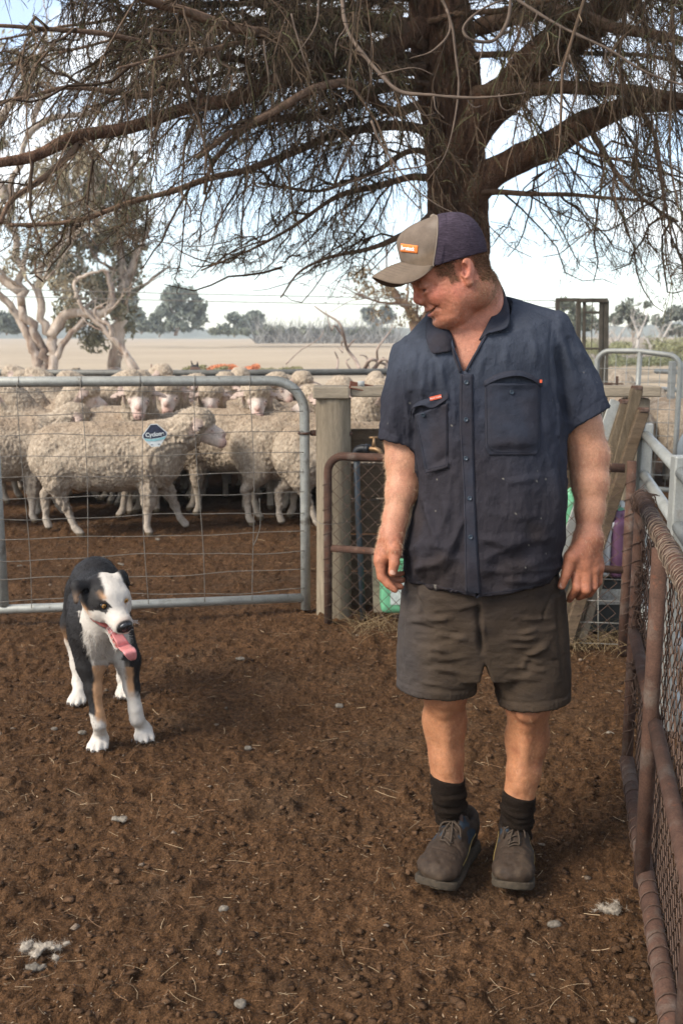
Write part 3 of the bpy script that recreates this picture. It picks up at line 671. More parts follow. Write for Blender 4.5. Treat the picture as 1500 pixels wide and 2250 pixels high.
# weld mesh sheet at the foot of the panel
wm = thing('weld_mesh_sheet', 'pale welded wire sheet standing in the dry grass at the man\'s hand', 'wire mesh', tuple(W(1240, 1400, 4.72)))
for yy in (1270, 1318, 1366, 1412): tubeobj('mesh_wire', pts(W(1180, yy - 3, 4.78), W(1366, yy + 4, 4.68)), .0032, mat('pale_wire', (.30, .28, .24), rough=.6, metal=.3) if yy == 1270 else bpy.data.materials['pale_wire'], wm, 5)
for xx in (1212, 1262, 1313, 1365): tubeobj('mesh_wire', pts(W(xx, 1268, 4.73), W(xx, 1422, 4.73)), .0032, bpy.data.materials['pale_wire'], wm, 5)
# side panel on the right
def sp(Y_): return np.array((.995 - .2128 * (3.272 - Y_), Y_, 0))
sd = thing('chain_mesh_fence', 'rusty chain mesh panel with wire-wrapped rails running along the right edge', 'gate', tuple(sp(3.272)))
F_, N_ = sp(3.27), sp(1.30)
tubeobj('panel_rail', pts(F_ + UP * .965 - (sp(3.1) - sp(3.2)) * 0, sp(2.4) + UP * .965, N_ + UP * .965), .0225, M_rust, sd, 14, 'top rail wound closely with wire')
tubeobj('panel_rail', pts(F_ + UP * .035, sp(2.4) + UP * .03, N_ + UP * .03), .0245, M_rust, sd, 14, 'bottom rail lying on the dirt')
tubeobj('panel_rail', pts(F_ + UP * .50, sp(2.545) + UP * .475), .020, M_rust, sd, 12); tubeobj('panel_rail', pts(sp(2.50) + UP * .475, N_ + UP * .42), .020, M_rust, sd, 12)
tubeobj('panel_upright', pts(F_ + UP * .965, F_ + UP * .5, F_ - UP * .01), .0195, M_rust, sd, 12); tubeobj('panel_upright', pts(sp(2.52) + UP * .95 - np.array((.012, 0, 0)), sp(2.52) + UP * .5 - np.array((.012, 0, 0)), sp(2.52) + UP * .0 - np.array((.012, 0, 0))), .0208, M_rust, sd, 14, 'stout upright dividing the panel')
tubeobj('panel_upright', pts(sp(1.70) + UP * .95, sp(1.70) + UP * .02), .0245, M_rust, sd, 12)
off_ = np.array((.027, 0, 0)); chainmesh(sd, F_ + off_, N_ + off_, .03, .95, .030, .0019)
M_cw = mat('bright_old_wire', (.16, .115, .08), rough=.5, metal=.4, noise=[(50, .5, 1.5)])
helix(F_ + UP * .965, sp(2.95) + UP * .965, .0247, .017, .0014, M_wire, sd); helix(sp(2.95) + UP * .965, N_ + UP * .965, .0249, .030, .0014, M_cw, sd, jit=.5); helix(sp(2.9) + UP * .962, sp(1.6) + UP * .962, .0262, .075, .0014, M_cw, sd, jit=.9)
helix(F_ + UP * .033, N_ + UP * .03, .0268, .060, .0018, M_wire, sd, jit=.3); helix(F_ + UP * .1, F_ + UP * .85, .0225, .07, .0017, M_wire, sd, jit=.6)
# tangle of old wire at the far corner
mb = MB()
for i in range(70):
    y_ = rnd.uniform(.33, .93); c_ = F_ + np.array((.012, -.02, y_)); P = [c_ + np.array((rnd.gauss(0, .016), rnd.gauss(0, .02), q + rnd.gauss(0, .012))) for q in np.linspace(0, rnd.uniform(-.28, -.08), 6)]
    mb.tube(catmull(P, 3), rnd.uniform(.0011, .0018), 4)
for i in range(14):
    c_ = F_ + np.array((.01, rnd.uniform(-.03, .03), .96)); a0 = rnd.uniform(0, 6); P = [c_ + np.array((math.cos(a0 + q * 2) * rnd.uniform(.03, .05), math.sin(a0) * .03, math.sin(a0 + q * 2) * rnd.uniform(.03, .045) - .012 * q)) for q in range(4)]; mb.tube(catmull(P, 4), .0014, 4)
tag(child('wire_tangle', mb.mesh('wire_tangle', M_wire), sd), 'tangled ends of old wire bunched at the far corner', kind='stuff')
# galvanised yard rails outside it
def ry(Y_): return np.array((1.53 - .208 * (5.0 - Y_), Y_, 0))
yr = thing('yard_rail_fence', 'pale galvanised stockyard rails on square posts beyond the rusty side panel', 'fence', tuple(ry(5)))
M_gl = mat('pale_galvanised', (.30, .30, .275), rough=.5, metal=.3, noise=[(12, .8, 1.1), (100, .9, 1.1)], mottles=[(14, .62, .72, (.2, .17, .14), .6)])
for Y_ in (5.02, 3.63, 2.25): mb = MB(); mb.box(ry(Y_) + np.array((0, 0, .53)), (.062, .062, 1.06), bev=.006); child('post', mb.mesh('rail_post', M_gl), yr)
for z in (1.0, .80, .60, .40, .20):
    d_ = ry(2) - ry(3); d_ = d_ / np.linalg.norm(d_)
    for a_, b_ in ((4.99, 3.66), (3.60, 2.28), (2.22, 1.3)): tubeobj('rail', pts(ry(a_) + UP * z, ry(b_) + UP * z), .024, M_gl, yr, 12)
    if z < .9: tubeobj('rail', pts(ry(5.05) + UP * (z + .0), ry(6.4) + UP * z), .024, M_gl, yr, 12)
mb = MB(); mb.box(ry(6.4) + np.array((0, 0, .46)), (.062, .062, .9), bev=.006); child('post', mb.mesh('rail_post', M_gl), yr)
# ---- drums and cans behind the panel
def can(name, label, c, w, d, h, col, lab=None, capc=(.6, .6, .58), rz=0, tilt=0):
    m_ = mat('can_plastic', col, rough=.45, noise=[(12, .85, 1.1)]); c = np.asarray(c, float)
    t = thing(name, label, 'container', tuple(c)); t.rotation_euler = (0, tilt, rz)
    pr = [fun(lambda P: (np.linalg.norm(np.maximum(np.abs(P - (0, 0, h / 2)) - np.array((w / 2, d / 2, h / 2)) + .03, 0), axis=1) - .03), (0, 0, h / 2), max(w, h) * .8, .01), cone((-w * .22, 0, h + .025), (w * .2, 0, h + .025), .012, .012, .02), cone((-w * .25, 0, h - .02), (-w * .22, 0, h + .025), .014, .012, .02), cone((w * .22, 0, h - .02), (w * .2, 0, h + .025), .014, .012, .02)]
    v, f = sdf_mesh(pr, (-w / 2 - .05, -d / 2 - .05, -.05), (w / 2 + .05, d / 2 + .05, h + .12), .01, smooth=1); link('can_body', mesh_np('can_body', v, f, m_), t)
    mb = MB(); mb.lathe([(.0001, .03), (.02, .03), (.022, .026), (.022, 0)], (w * .38, 0, h - .004), 14); link('cap', mb.mesh('cap', mat('can_cap', capc, rough=.5)), t)
    if lab: mb = MB(); mb.box((0, -d / 2 - .002, h * .5), (w * .62, .002, h * .55)); link('label', mb.mesh('label', mat('can_label', lab, rough=.6, noise=[(60, .7, 1.1)])), t)
    return t
can('plastic_drum', 'mint green plastic drum lying behind the mesh at the man\'s right hand', W(888, 1338, 5.12) - (0, 0, .0), .26, .22, .24, (.13, .36, .20), (.5, .55, .5))
can('plastic_drum', 'green container behind the mesh just left of the man\'s left wrist', W(1262, 1262, 5.1) * (1, 1, 0) + (0, 0, .30), .20, .2, .38, (.13, .36, .20), (.6, .62, .58), rz=.2)
can('plastic_drum', 'green and white jerry can behind the mesh right of the man\'s left forearm', W(1336, 1160, 5.0) * (1, 1, 0) + (0, 0, .28), .15, .14, .36, (.16, .38, .24), (.62, .64, .62))
can('plastic_bottle', 'slim white bottle upright beside the man\'s left hand', W(1329, 1245, 4.85) * (1, 1, 0) + (0, 0, .30), .05, .05, .26, (.6, .6, .58))
can('plastic_drum', 'purple container half hidden by the leaning stick', W(1356, 1262, 4.88) * (1, 1, 0) + (0, 0, .30), .12, .12, .30, (.10, .045, .085), rz=.3)
mb = MB(); mb.box((0, 0, .14), (.46, .3, .28), bev=.01); o = link('crate', mb.mesh('crate', mat('black_crate', (.02, .022, .02), rough=.6))); o.location = tuple(W(1320, 1400, 5.05) * (1, 1, 0)); tag(o, 'black crate under the containers behind the mesh panel', 'crate')
mb = MB(); mb.box((0, -.155, .19), (.2, .004, .08)); l_ = link('crate_label', mb.mesh('crate_label', mat('crate_label', (.35, .34, .3), rough=.7, noise=[(80, .5, 1.2)])), o)
plank('pale narrow board standing behind the mesh left of the green drum', W(828, 1215, 5.2), W(832, 1345, 5.2), .03, .06, M_woodh, 'timber_board', 'board')
# ---- dry grass
def grass(name, label, cx0, cx1, cy, n, hgt, seed, col=(.30, .21, .11)):
    rs = np.random.RandomState(seed); x = rs.uniform(cx0, cx1, n); y = cy + rs.normal(size=n) * .09; P = np.stack([x, y, np.full(n, -.01)], 1)
    a = rs.rand(n) * 6.28; l = hgt * rs.uniform(.3, 1.0, n); d = np.stack([np.cos(a) * .6, np.sin(a) * .5 - .1, np.full(n, 1.)], 1); d2 = np.stack([np.cos(a) * 1.3, np.sin(a) * .8, -.5 * np.ones(n)], 1)
    t = np.linspace(0, 1, 6)[None, :, None]; Q = P[:, None] + l[:, None, None] * (d[:, None] * t + d2[:, None] * t * t * .6)
    tag(link(name, strips(Q, .0011 * (1 - .7 * t[..., 0]) * np.ones((n, 1)), name, M_straw, np.array(col) * rs.uniform(.5, 1.3, (n, 1)))), label, 'grass', kind='stuff')
grass('dry_grass', 'dry grass stalks at the foot of the gatepost', .05, .60, 4.98, 150, .17, 1); grass('dry_grass', 'dry grass tangled in the weld mesh sheet', .92, 1.42, 4.72, 260, .15, 2)
print('yard', time.time() - T0)

# ================================================================ the big tree overhead
M_bark = mat('rough_bark', (.27, .155, .10), rough=1, spec=.08, noise=[(5, .7, 1.3), (40, .6, 1.4, (5, 5, .8)), (200, .7, 1.3)], mottles=[(8, .50, .62, (.10, .055, .038), .7, (4, 4, .6))], bump=[(14, 1, .06, (4, 4, .5)), (40, .8, .02, (3, 3, .6))])
M_limb = mat('limb_bark', (.18, .115, .078), rough=1, spec=.08, noise=[(30, .6, 1.4), (160, .7, 1.3)], bump=[(40, .8, .012), (140, .5, .005)])
M_pale = mat('dead_branch', (.14, .10, .074), rough=.9, noise=[(30, .7, 1.2)], bump=[(90, .4, .003)])
M_twig = mat('twigs', attr=True, rough=1, spec=.05)
tree = thing('pine_tree', 'large dark rough-barked tree with drooping bare twigs, standing behind the man', 'tree', tuple(W(1003, 720, 6.7) * (1, 1, 0)))
def PT(l): return np.array([W(x, y, d) for x, y, d in l])
# trunk with bark ridges
tp_ = catmull(np.vstack([W(1003, 720, 6.7) * (1, 1, 0) + (0, 0, -.1), PT([(1003, 740, 6.7), (1004, 480, 6.68), (998, 330, 6.66), (985, 190, 6.62), (968, 40, 6.6), (955, -160, 6.6), (950, -420, 6.55), (960, -800, 6.5)])]), 22)
tr_ = np.interp(np.linspace(0, 1, len(tp_)), [0, .12, .3, .42, .55, .7, .85, 1], [.27, .20, .178, .178, .20, .17, .14, .09])
nn = 96; a = np.linspace(0, 2 * np.pi, nn, endpoint=False)
V = []
for i, (p, r) in enumerate(zip(tp_, tr_)):
    q = np.stack([np.cos(a) * 1.0, np.sin(a) * 1.0, np.full(nn, p[2] * .35)], 1)
    rg = np.abs(fbm(q, 5.5, 3, 80)); rg2 = np.abs(fbm(q * (1, 1, 1.6), 13, 2, 81))
    rr_ = r * (1 + .10 * fbm(q, 1.3, 2, 82)) + .035 * sstep(0, .25, rg) + .014 * sstep(0, .3, rg2) - .03
    V.append(p + np.stack([np.cos(a) * rr_, np.sin(a) * rr_, a * 0], 1))
V = np.concatenate(V); ids = np.arange(len(V)).reshape(len(tp_), nn)
child('trunk', mesh_np('trunk', V, np.stack([ids[:-1], np.roll(ids, -1, 1)[:-1], np.roll(ids, -1, 1)[1:], ids[1:]], -1).reshape(-1, 4), M_bark), tree)
boughs = []; trng0 = np.random.RandomState(9)
def bough(l, r, m=None, par=tree, wob=.02, main=True, name='branch', lab=None, rough_=0):
    P = PT(l) if not isinstance(l, np.ndarray) else l
    P = catmull(P, 8); n = len(P); rr_ = np.interp(np.linspace(0, 1, n), np.linspace(0, 1, len(r)), r)
    P = P + np.stack([vnoise(P, 3.1, 90), vnoise(P, 3.3, 91), vnoise(P, 3.7, 92)], 1) * wob * np.minimum(1, np.arange(n) / 4)[:, None]
    rr2 = rr_ * (1 + .12 * vnoise(P, 9, 93)) * (1 if rr_[0] > .014 else .72 + .35 * np.abs(vnoise(P, 22, 94)))
    mb = MB(); mb.tube(P, rr2, 14 if rr_[0] > .04 else 7)
    o = child(name, mb.mesh(name, m or (M_bark if rr_[0] > .05 else M_limb)), par)
    if lab: tag(o, lab)
    if main: boughs.append((P, rr_))
    return P
bough([(1000, 330, 6.62), (1050, 255, 6.55), (1110, 200, 6.45), (1180, 130, 6.3), (1290, 60, 6.0), (1400, -40, 5.7), (1520, -160, 5.4)], [.15, .13, .12, .11, .09, .06], wob=.03)
bough([(1020, 440, 6.62), (1075, 385, 6.55), (1130, 355, 6.5), (1210, 318, 6.35), (1290, 268, 6.2), (1390, 240, 6.0), (1540, 222, 5.8)], [.11, .095, .085, .085, .075, .06, .04], wob=.03)
bough([(1030, 425, 6.6), (1100, 420, 6.4), (1200, 430, 6.3), (1300, 434, 6.2), (1400, 440, 6.1)], [.024, .016, .013, .008])
bough([(1000, 215, 6.6), (1120, 192, 6.3), (1280, 198, 6.0), (1400, 203, 5.8), (1560, 220, 5.6)], [.045, .04, .033, .02])
bough([(960, 40, 6.6), (880, 90, 6.4), (790, 125, 6.1), (700, 155, 5.8), (600, 180, 5.55), (470, 226, 5.3), (330, 272, 5.1), (190, 292, 4.9), (80, 335, 4.7), (0, 358, 4.55), (-150, 400, 4.3)], [.09, .06, .05, .045, .038, .032, .028, .026, .022, .016])
bough([(470, 226, 5.3), (400, 190, 5.2), (330, 215, 5.1), (240, 200, 5.0), (150, 190, 4.9), (60, 215, 4.8), (-60, 240, 4.7)], [.016, .013, .010, .007])
bough([(190, 292, 4.9), (140, 345, 4.8), (70, 400, 4.7), (25, 440, 4.65), (0, 490, 4.6)], [.017, .014, .012, .009])
bough([(940, 290, 6.6), (850, 270, 6.3), (740, 292, 6.1), (620, 345, 5.9), (500, 380, 5.7), (400, 415, 5.6), (280, 455, 5.5), (150, 488, 5.4), (20, 495, 5.3)], [.035, .026, .02, .017, .013, .010])
bough([(940, 390, 6.6), (880, 395, 6.45), (800, 418, 6.3), (720, 445, 6.2), (640, 500, 6.1), (560, 545, 6.0), (440, 600, 5.9)], [.026, .02, .014, .009, .005])
bough([(950, 470, 6.6), (900, 505, 6.5), (850, 530, 6.4), (780, 555, 6.3), (715, 572, 6.2), (660, 600, 6.1), (616, 655, 6.0)], [.028, .02, .013, .008, .004])
bough([(930, 200, 6.6), (840, 190, 6.3), (720, 250, 6.0), (600, 262, 5.8), (520, 300, 5.7), (470, 360, 5.6), (450, 430, 5.6)], [.035, .026, .02, .014, .009])
bough([(950, 340, 6.6), (890, 335, 6.4), (820, 380, 6.3), (750, 410, 6.2), (690, 420, 6.1), (570, 400, 6.0)], [.022, .015, .011, .007])
bough([(600, 180, 5.55), (530, 130, 5.4), (430, 120, 5.2), (300, 90, 5.0), (150, 70, 4.8), (0, 60, 4.6)], [.02, .016, .012, .008])
bough([(1290, 268, 6.2), (1330, 330, 6.1), (1370, 400, 6.0), (1420, 440, 6.0), (1490, 480, 5.9)], [.022, .016, .011, .007])
bough([(1180, 330, 6.4), (1240, 290, 6.2), (1290, 330, 6.1), (1350, 350, 6.0), (1450, 370, 5.9)], [.016, .012, .009, .006])
bough([(1130, 355, 6.5), (1190, 340, 6.5), (1230, 360, 6.4), (1170, 395, 6.3)], [.013, .01, .007, .005])
bough([(1400, 240, 6.0), (1440, 300, 5.8), (1455, 400, 5.7), (1475, 520, 5.7)], [.016, .012, .008, .005])
bough([(1050, 60, 6.4), (1200, 20, 6.0), (1350, 60, 5.6), (1500, 90, 5.3)], [.05, .04, .03, .02])
bough([(930, 100, 6.5), (800, 40, 6.2), (640, 30, 5.8), (480, -20, 5.4), (300, -60, 5.0)], [.05, .04, .03, .02])
bough([(930, 150, 6.5), (840, 150, 6.1), (720, 110, 5.6), (560, 70, 5.1), (380, 20, 4.6), (200, -40, 4.2)], [.04, .03, .024, .015])
bough([(920, 230, 6.5), (850, 240, 6.0), (770, 190, 5.4), (650, 215, 5.0), (520, 290, 4.8), (430, 350, 4.7)], [.03, .024, .018, .01])
for i in range(16):      # many thin boughs across the top
    x0 = 930 + trng0.uniform(-40, 60); y0 = trng0.uniform(-60, 190); d0 = 6.6; sg = -1 if i % 4 else 1; x1 = x0 + sg * trng0.uniform(500, 1000); y1 = y0 + trng0.uniform(-90, 120); d1 = trng0.uniform(4.0, 6.2)
    bough([(x0 + (x1 - x0) * t, y0 + (y1 - y0) * t - 40 * math.sin(t * 3) + trng0.uniform(-12, 12), d0 + (d1 - d0) * t) for t in (0, .2, .4, .6, .8, 1)], [.022, .015, .010, .005])
# pale dead branches in front
bough([(745, -40, 4.6), (752, 55, 4.5), (775, 105, 4.45), (830, 165, 4.4), (880, 207, 4.35), (950, 212, 4.3), (1060, 208, 4.25), (1152, 200, 4.2)], [.011, .010, .010, .009, .007, .003], M_pale, main=False, lab='pale dead branch hanging in front of the trunk', wob=.02)
bough([(1100, -20, 4.2), (1150, 10, 4.15), (1230, 55, 4.1), (1330, 110, 4.05), (1420, 160, 4.0), (1520, 205, 3.95)], [.008, .007, .006, .004], M_pale, main=False, wob=.025)
bough([(1120, -30, 4.3), (1112, 40, 4.28), (1080, 88, 4.25), (1030, 88, 4.2), (1015, 60, 4.2), (1060, 20, 4.2), (1130, -10, 4.2)], [.008, .009, .007, .006, .004], M_pale, main=False, wob=.016)
for l, r0 in (([(820, 385, 5.2), (880, 375, 5.1), (930, 368, 5.0), (968, 350, 4.95)], .008), ([(745, 410, 5.3), (790, 395, 5.2), (870, 372, 5.1)], .009), ([(815, 265, 4.6), (845, 320, 4.6), (900, 395, 4.6), (960, 445, 4.6), (1050, 490, 4.6)], .0075),
              ([(750, 410, 5.5), (742, 395, 5.5), (770, 330, 5.4), (800, 260, 5.3), (815, 180, 5.2), (818, 90, 5.1)], .011), ([(900, 210, 4.4), (930, 255, 4.4), (960, 250, 4.4)], .005), ([(700, 0, 4.8), (690, 60, 4.8), (640, 130, 4.8)], .008),
              ([(455, 75, 4.9), (465, 150, 4.9), (450, 290, 4.9), (455, 370, 4.9), (490, 460, 4.9), (470, 530, 4.9)], .009), ([(350, 230, 4.9), (342, 300, 4.9), (350, 350, 4.9)], .006), ([(580, 90, 4.8), (582, 190, 4.8), (560, 230, 4.8)], .007), ([(640, 30, 4.6), (660, 110, 4.6), (680, 170, 4.6)], .006), ([(140, 268, 4.7), (165, 266, 4.7), (188, 288, 4.75)], .005),
              ([(960, -20, 4.6), (985, 60, 4.6), (950, 110, 4.6), (900, 130, 4.6)], .010), ([(980, 20, 4.5), (1000, 110, 4.5), (1010, 200, 4.5), (985, 330, 4.5), (940, 400, 4.6)], .0085), ([(1250, 120, 4.4), (1262, 190, 4.4), (1255, 240, 4.4)], .005), ([(1300, 130, 4.3), (1330, 190, 4.3), (1325, 250, 4.3)], .004)):
    bough(l, [r0 * .85, r0 * .65, r0 * .25], M_pale, main=False, wob=.02)
for P_ in ([(830, 165), (905, 150), (950, 165)], [(952, 212), (955, 240), (975, 260)], [(1020, 212), (1040, 232), (1060, 228)], [(1095, 206), (1100, 230), (1112, 240), (1130, 236)], [(780, 110), (800, 130), (812, 180)], [(1230, 55), (1222, 100), (1228, 140)], [(1330, 110), (1322, 160)], [(1420, 160), (1440, 215)], [(1060, 95), (1050, 130), (1040, 140)], [(1180, 28), (1160, 60), (1165, 95)], [(760, 60), (735, 90), (730, 130)]):
    bough([(x, y, 4.28 if x < 1150 else 4.08) for x, y in P_], [.0045, .003, .0015], M_pale, main=False, wob=.012)
# unseen upper boughs that close the crown
trng = np.random.RandomState(3); tb_ = np.array(tree.location)
upper = []
for i in range(50):
    az = trng.uniform(0, 2 * np.pi); z0_ = trng.uniform(3.6, 8.5); L_ = trng.uniform(3.0, 5.4) * (1.15 - z0_ / 14); d = np.array((math.cos(az), math.sin(az), 0)); s = np.linspace(0, 1, 6)
    P = np.array((tb_[0], 6.6, z0_)) + d * (s[:, None] * L_) + np.outer(.55 * np.sin(s * 2.0) - .95 * s ** 2 * trng.uniform(.5, 1.3), (0, 0, 1)) + trng.normal(size=(6, 3)) * .12 * s[:, None]
    if P[:, 2].min() < 2.9: P[:, 2] = np.maximum(P[:, 2], 2.9 + .3 * s)
    upper.append(P)
mb = MB()
for P in upper:
    Pc = catmull(P, 5); mb.tube(Pc, np.linspace(.05, .012, len(Pc)), 6); boughs.append((Pc, np.linspace(.05, .012, len(Pc))))
tag(child('upper_branches', mb.mesh('upper_branches', M_limb), tree), 'dark upper branches of the crown', kind='stuff')
# secondary branches
sec = []; subP, subR = [], []
for bi, (P, rr_) in enumerate(boughs):
    seg = np.linalg.norm(np.diff(P, axis=0), axis=1); Lb = seg.sum(); cum = np.concatenate([[0], np.cumsum(seg)]) / Lb
    nsub = int(Lb / (.115 if bi < 40 else .20)); t = trng.uniform(.12, 1, nsub)
    for tt in t:
        p = np.array([np.interp(tt, cum, P[:, k]) for k in range(3)]); d = np.array([np.interp(min(tt + .05, 1), cum, P[:, k]) for k in range(3)]) - np.array([np.interp(max(tt - .05, 0), cum, P[:, k]) for k in range(3)]); d /= np.linalg.norm(d) + 1e-6
        o_ = trng.normal(size=3); o_ -= d * (o_ @ d); o_ /= np.linalg.norm(o_); o_[2] = o_[2] * .5
        dr = d * trng.uniform(.2, .9) + o_ * .8; dr /= np.linalg.norm(dr); L_ = trng.uniform(.35, 1.15) * (1 - .3 * tt); s = np.linspace(0, 1, 8)[:, None]
        Q = p + dr * s * L_ + np.array((0, 0, -1)) * (s ** 1.8) * L_ * trng.uniform(.25, .9) + np.cumsum(trng.normal(size=(8, 3)) * .022, 0) * (s > 0)
        if p[2] > 5.2 and trng.rand() > .5: continue
        if p[0] < -.2 and trng.rand() > .72: continue
        subP.append(Q); subR.append(np.linspace(.0075, .0025, 8) * trng.uniform(.7, 1.3))
subP = np.array(subP); subR = np.array(subR)
def hem(Q):
    x, y = Q[..., 0], Q[..., 1]; flat = Q.reshape(-1, 3) * (1, 1, 0)
    zl = (1.49 + .058 * y + .22 * vnoise(flat, 1.6, 95).reshape(x.shape) + .10 * vnoise(flat, 5, 96).reshape(x.shape)) + .16 * sstep(-1.2, -2.6, x)
    d = Q[..., 2] - zl; soft = .35; d2 = np.where(d < soft, soft * np.exp(np.clip((d - soft) / soft, -6, 0)) , d) 
    Q = Q.copy(); Q[..., 2] = zl + d2; return Q
subP = hem(subP)
cc = np.array((.085, .058, .040)) * trng.uniform(.6, 1.4, (len(subP), 1))
tag(child('branchlets', strips(subP, subR, 'branchlets', M_twig, cc), tree), 'thin drooping branchlets', kind='stuff')
# hanging twigs (needle-thin), from branchlets and boughs
def twigs(n, srcP, Lr, rad, droop, k=5, zmax=9):
    i = trng.randint(len(srcP), size=n); m = srcP.shape[1]; t = trng.uniform(.15, 1, n) * (m - 1.001); i0 = t.astype(int); f = (t - i0)[:, None]
    p = srcP[i, i0] * (1 - f) + srcP[i, i0 + 1] * f; d = srcP[i, i0 + 1] - srcP[i, i0]; d /= np.linalg.norm(d, axis=1, keepdims=True)
    d = d * .7 + trng.normal(size=(n, 3)) * .55; d /= np.linalg.norm(d, axis=1, keepdims=True); L_ = trng.uniform(*Lr, n)[:, None, None]; s = np.linspace(0, 1, k)[None, :, None]
    Q = p[:, None] + L_ * (d[:, None] * s * (1 - .3 * s) + np.array((0, 0, -1)) * droop * s ** 1.6) + np.cumsum(trng.normal(size=(n, k, 3)) * .006, 1) * (s > 0)
    return Q, rad * (1 - .55 * s[..., 0]) * trng.uniform(.7, 1.3, (n, 1))
low = subP[subP[:, 0, 2] < 4.9]
Q1, W1 = twigs(19000, low, (.06, .24), .0021, .5); up_ = subP[(subP[:, 0, 2] > 3.0) & (subP[:, 0, 2] < 5.4)]; Q2, W2 = twigs(16000, up_, (.08, .28), .0026, .45, 4)
Q1 = hem(Q1); Q3, W3 = twigs(50000, Q1, (.03, .09), .0013, .2, 3)
Q4, W4 = twigs(34000, Q2[Q2[:, 0, 2] < 5.0], (.04, .11), .0015, .2, 3)
for nm, Q, Wd, c0 in (('twigs', Q1, W1, (.098, .068, .046)), ('twigs', Q2, W2, (.085, .058, .040)), ('fine_twigs', Q3, W3, (.105, .076, .050)), ('fine_twigs', Q4, W4, (.095, .072, .045))):
    n = len(Q); c = np.array(c0) * trng.uniform(.55, 1.5, (n, 1)); g_ = trng.rand(n) > .85; c[g_] = np.array((.095, .092, .048)) * trng.uniform(.6, 1.3, (g_.sum(), 1))
    tag(child(nm, ribbons(Q, Wd * .95, nm, M_twig, c), tree), kind='stuff')
# fine crown mass high up: short dry needle sprays
def sprays(n, src, size, nm, c0):
    i = trng.randint(len(src), size=n); p = src[i, -1] + trng.normal(size=(n, 3)) * .10; a_ = trng.normal(size=(n, 3)); a_ /= np.linalg.norm(a_, axis=1, keepdims=True); b_ = trng.normal(size=(n, 3)); b_ = np.cross(a_, b_); b_ /= np.linalg.norm(b_, axis=1, keepdims=True)
    s_ = size * trng.uniform(.5, 1.4, (n, 1)); V = np.stack([p - a_ * s_, p + b_ * s_ * .09, p + a_ * s_, p - b_ * s_ * .09], 1).reshape(-1, 3); F = np.arange(4 * n).reshape(-1, 4)
    c = np.repeat(np.array(c0) * trng.uniform(.5, 1.5, (n, 1)), 4, 0); tag(child(nm, mesh_np(nm, V, F, M_twig, col=c, smooth=False), tree), kind='stuff')
hi = Q2[Q2[:, 0, 2] > 3.6]; sprays(24000, hi, .075, 'needles', (.09, .066, .042))
print('tree', len(subP), time.time() - T0)

# ================================================================ gums and other trees of the background
M_gumbark = mat('gum_bark', (.42, .34, .27), rough=.9, noise=[(1.2, .6, 1.2, (1.6, 1.6, .4)), (8, .75, 1.2, (2, 2, .5))], mottles=[(1.3, .48, .6, (.16, .095, .06), .8, (1.5, 1.5, .3)), (1.5, .58, .68, (.50, .42, .35), .7, (2, 2, .5))], bump=[(3, .4, .06, (1, 1, .3))])
M_leaf = mat('gum_leaves', attr=True, rough=.75, spec=.2)
def leaves(par, blobs, n, size, c0, c1, seed, name='crown', gap=.25, tangent=1.0, droop=.6, crr=0):
    """small leaf faces in clumps spread through ellipsoids (centre, radii)"""
    rs = np.random.RandomState(seed); vol = np.array([b[1][0] * b[1][1] * b[1][2] for b in blobs]) ** .7; bi = rs.choice(len(blobs), n, p=vol / vol.sum())
    C0 = np.array([b[0] for b in blobs])[bi]; Rr = np.array([b[1] for b in blobs])[bi]
    d = rs.normal(size=(n, 3)); d /= np.linalg.norm(d, axis=1, keepdims=True); r_ = rs.rand(n, 1) ** .5
    P = C0 + d * r_ * Rr; mr = Rr.mean()
    keep = (fbm(P, 2.2 / mr, 2, seed) + .35 * vnoise(P, 6 / mr, seed + 3)) > (-.18 + gap * r_[:, 0]); P = P[keep]; n = len(P)
    a_ = rs.normal(size=(n, 3)); a_[:, 2] -= droop; a_ /= np.linalg.norm(a_, axis=1, keepdims=True); b_ = np.cross(a_, rs.normal(size=(n, 3))); b_ /= np.linalg.norm(b_, axis=1, keepdims=True); s_ = size * rs.uniform(.5, 1.5, (n, 1))
    V = np.stack([P - a_ * s_, P + b_ * s_ * .32, P + a_ * s_, P - b_ * s_ * .32], 1).reshape(-1, 3)
    t = np.clip(rs.rand(n, 1) * .6 + .4 * (fbm(P, 4 / mr, 2, seed + 7)[:, None] + .5), 0, 1); c = np.array(c0) * (1 - t) + np.array(c1) * t; c = c * rs.uniform(.75, 1.25, (n, 1))
    return child(name, mesh_np(name, V, np.arange(4 * n).reshape(-1, 4), M_leaf, col=np.repeat(c, 4, 0), smooth=False), par)
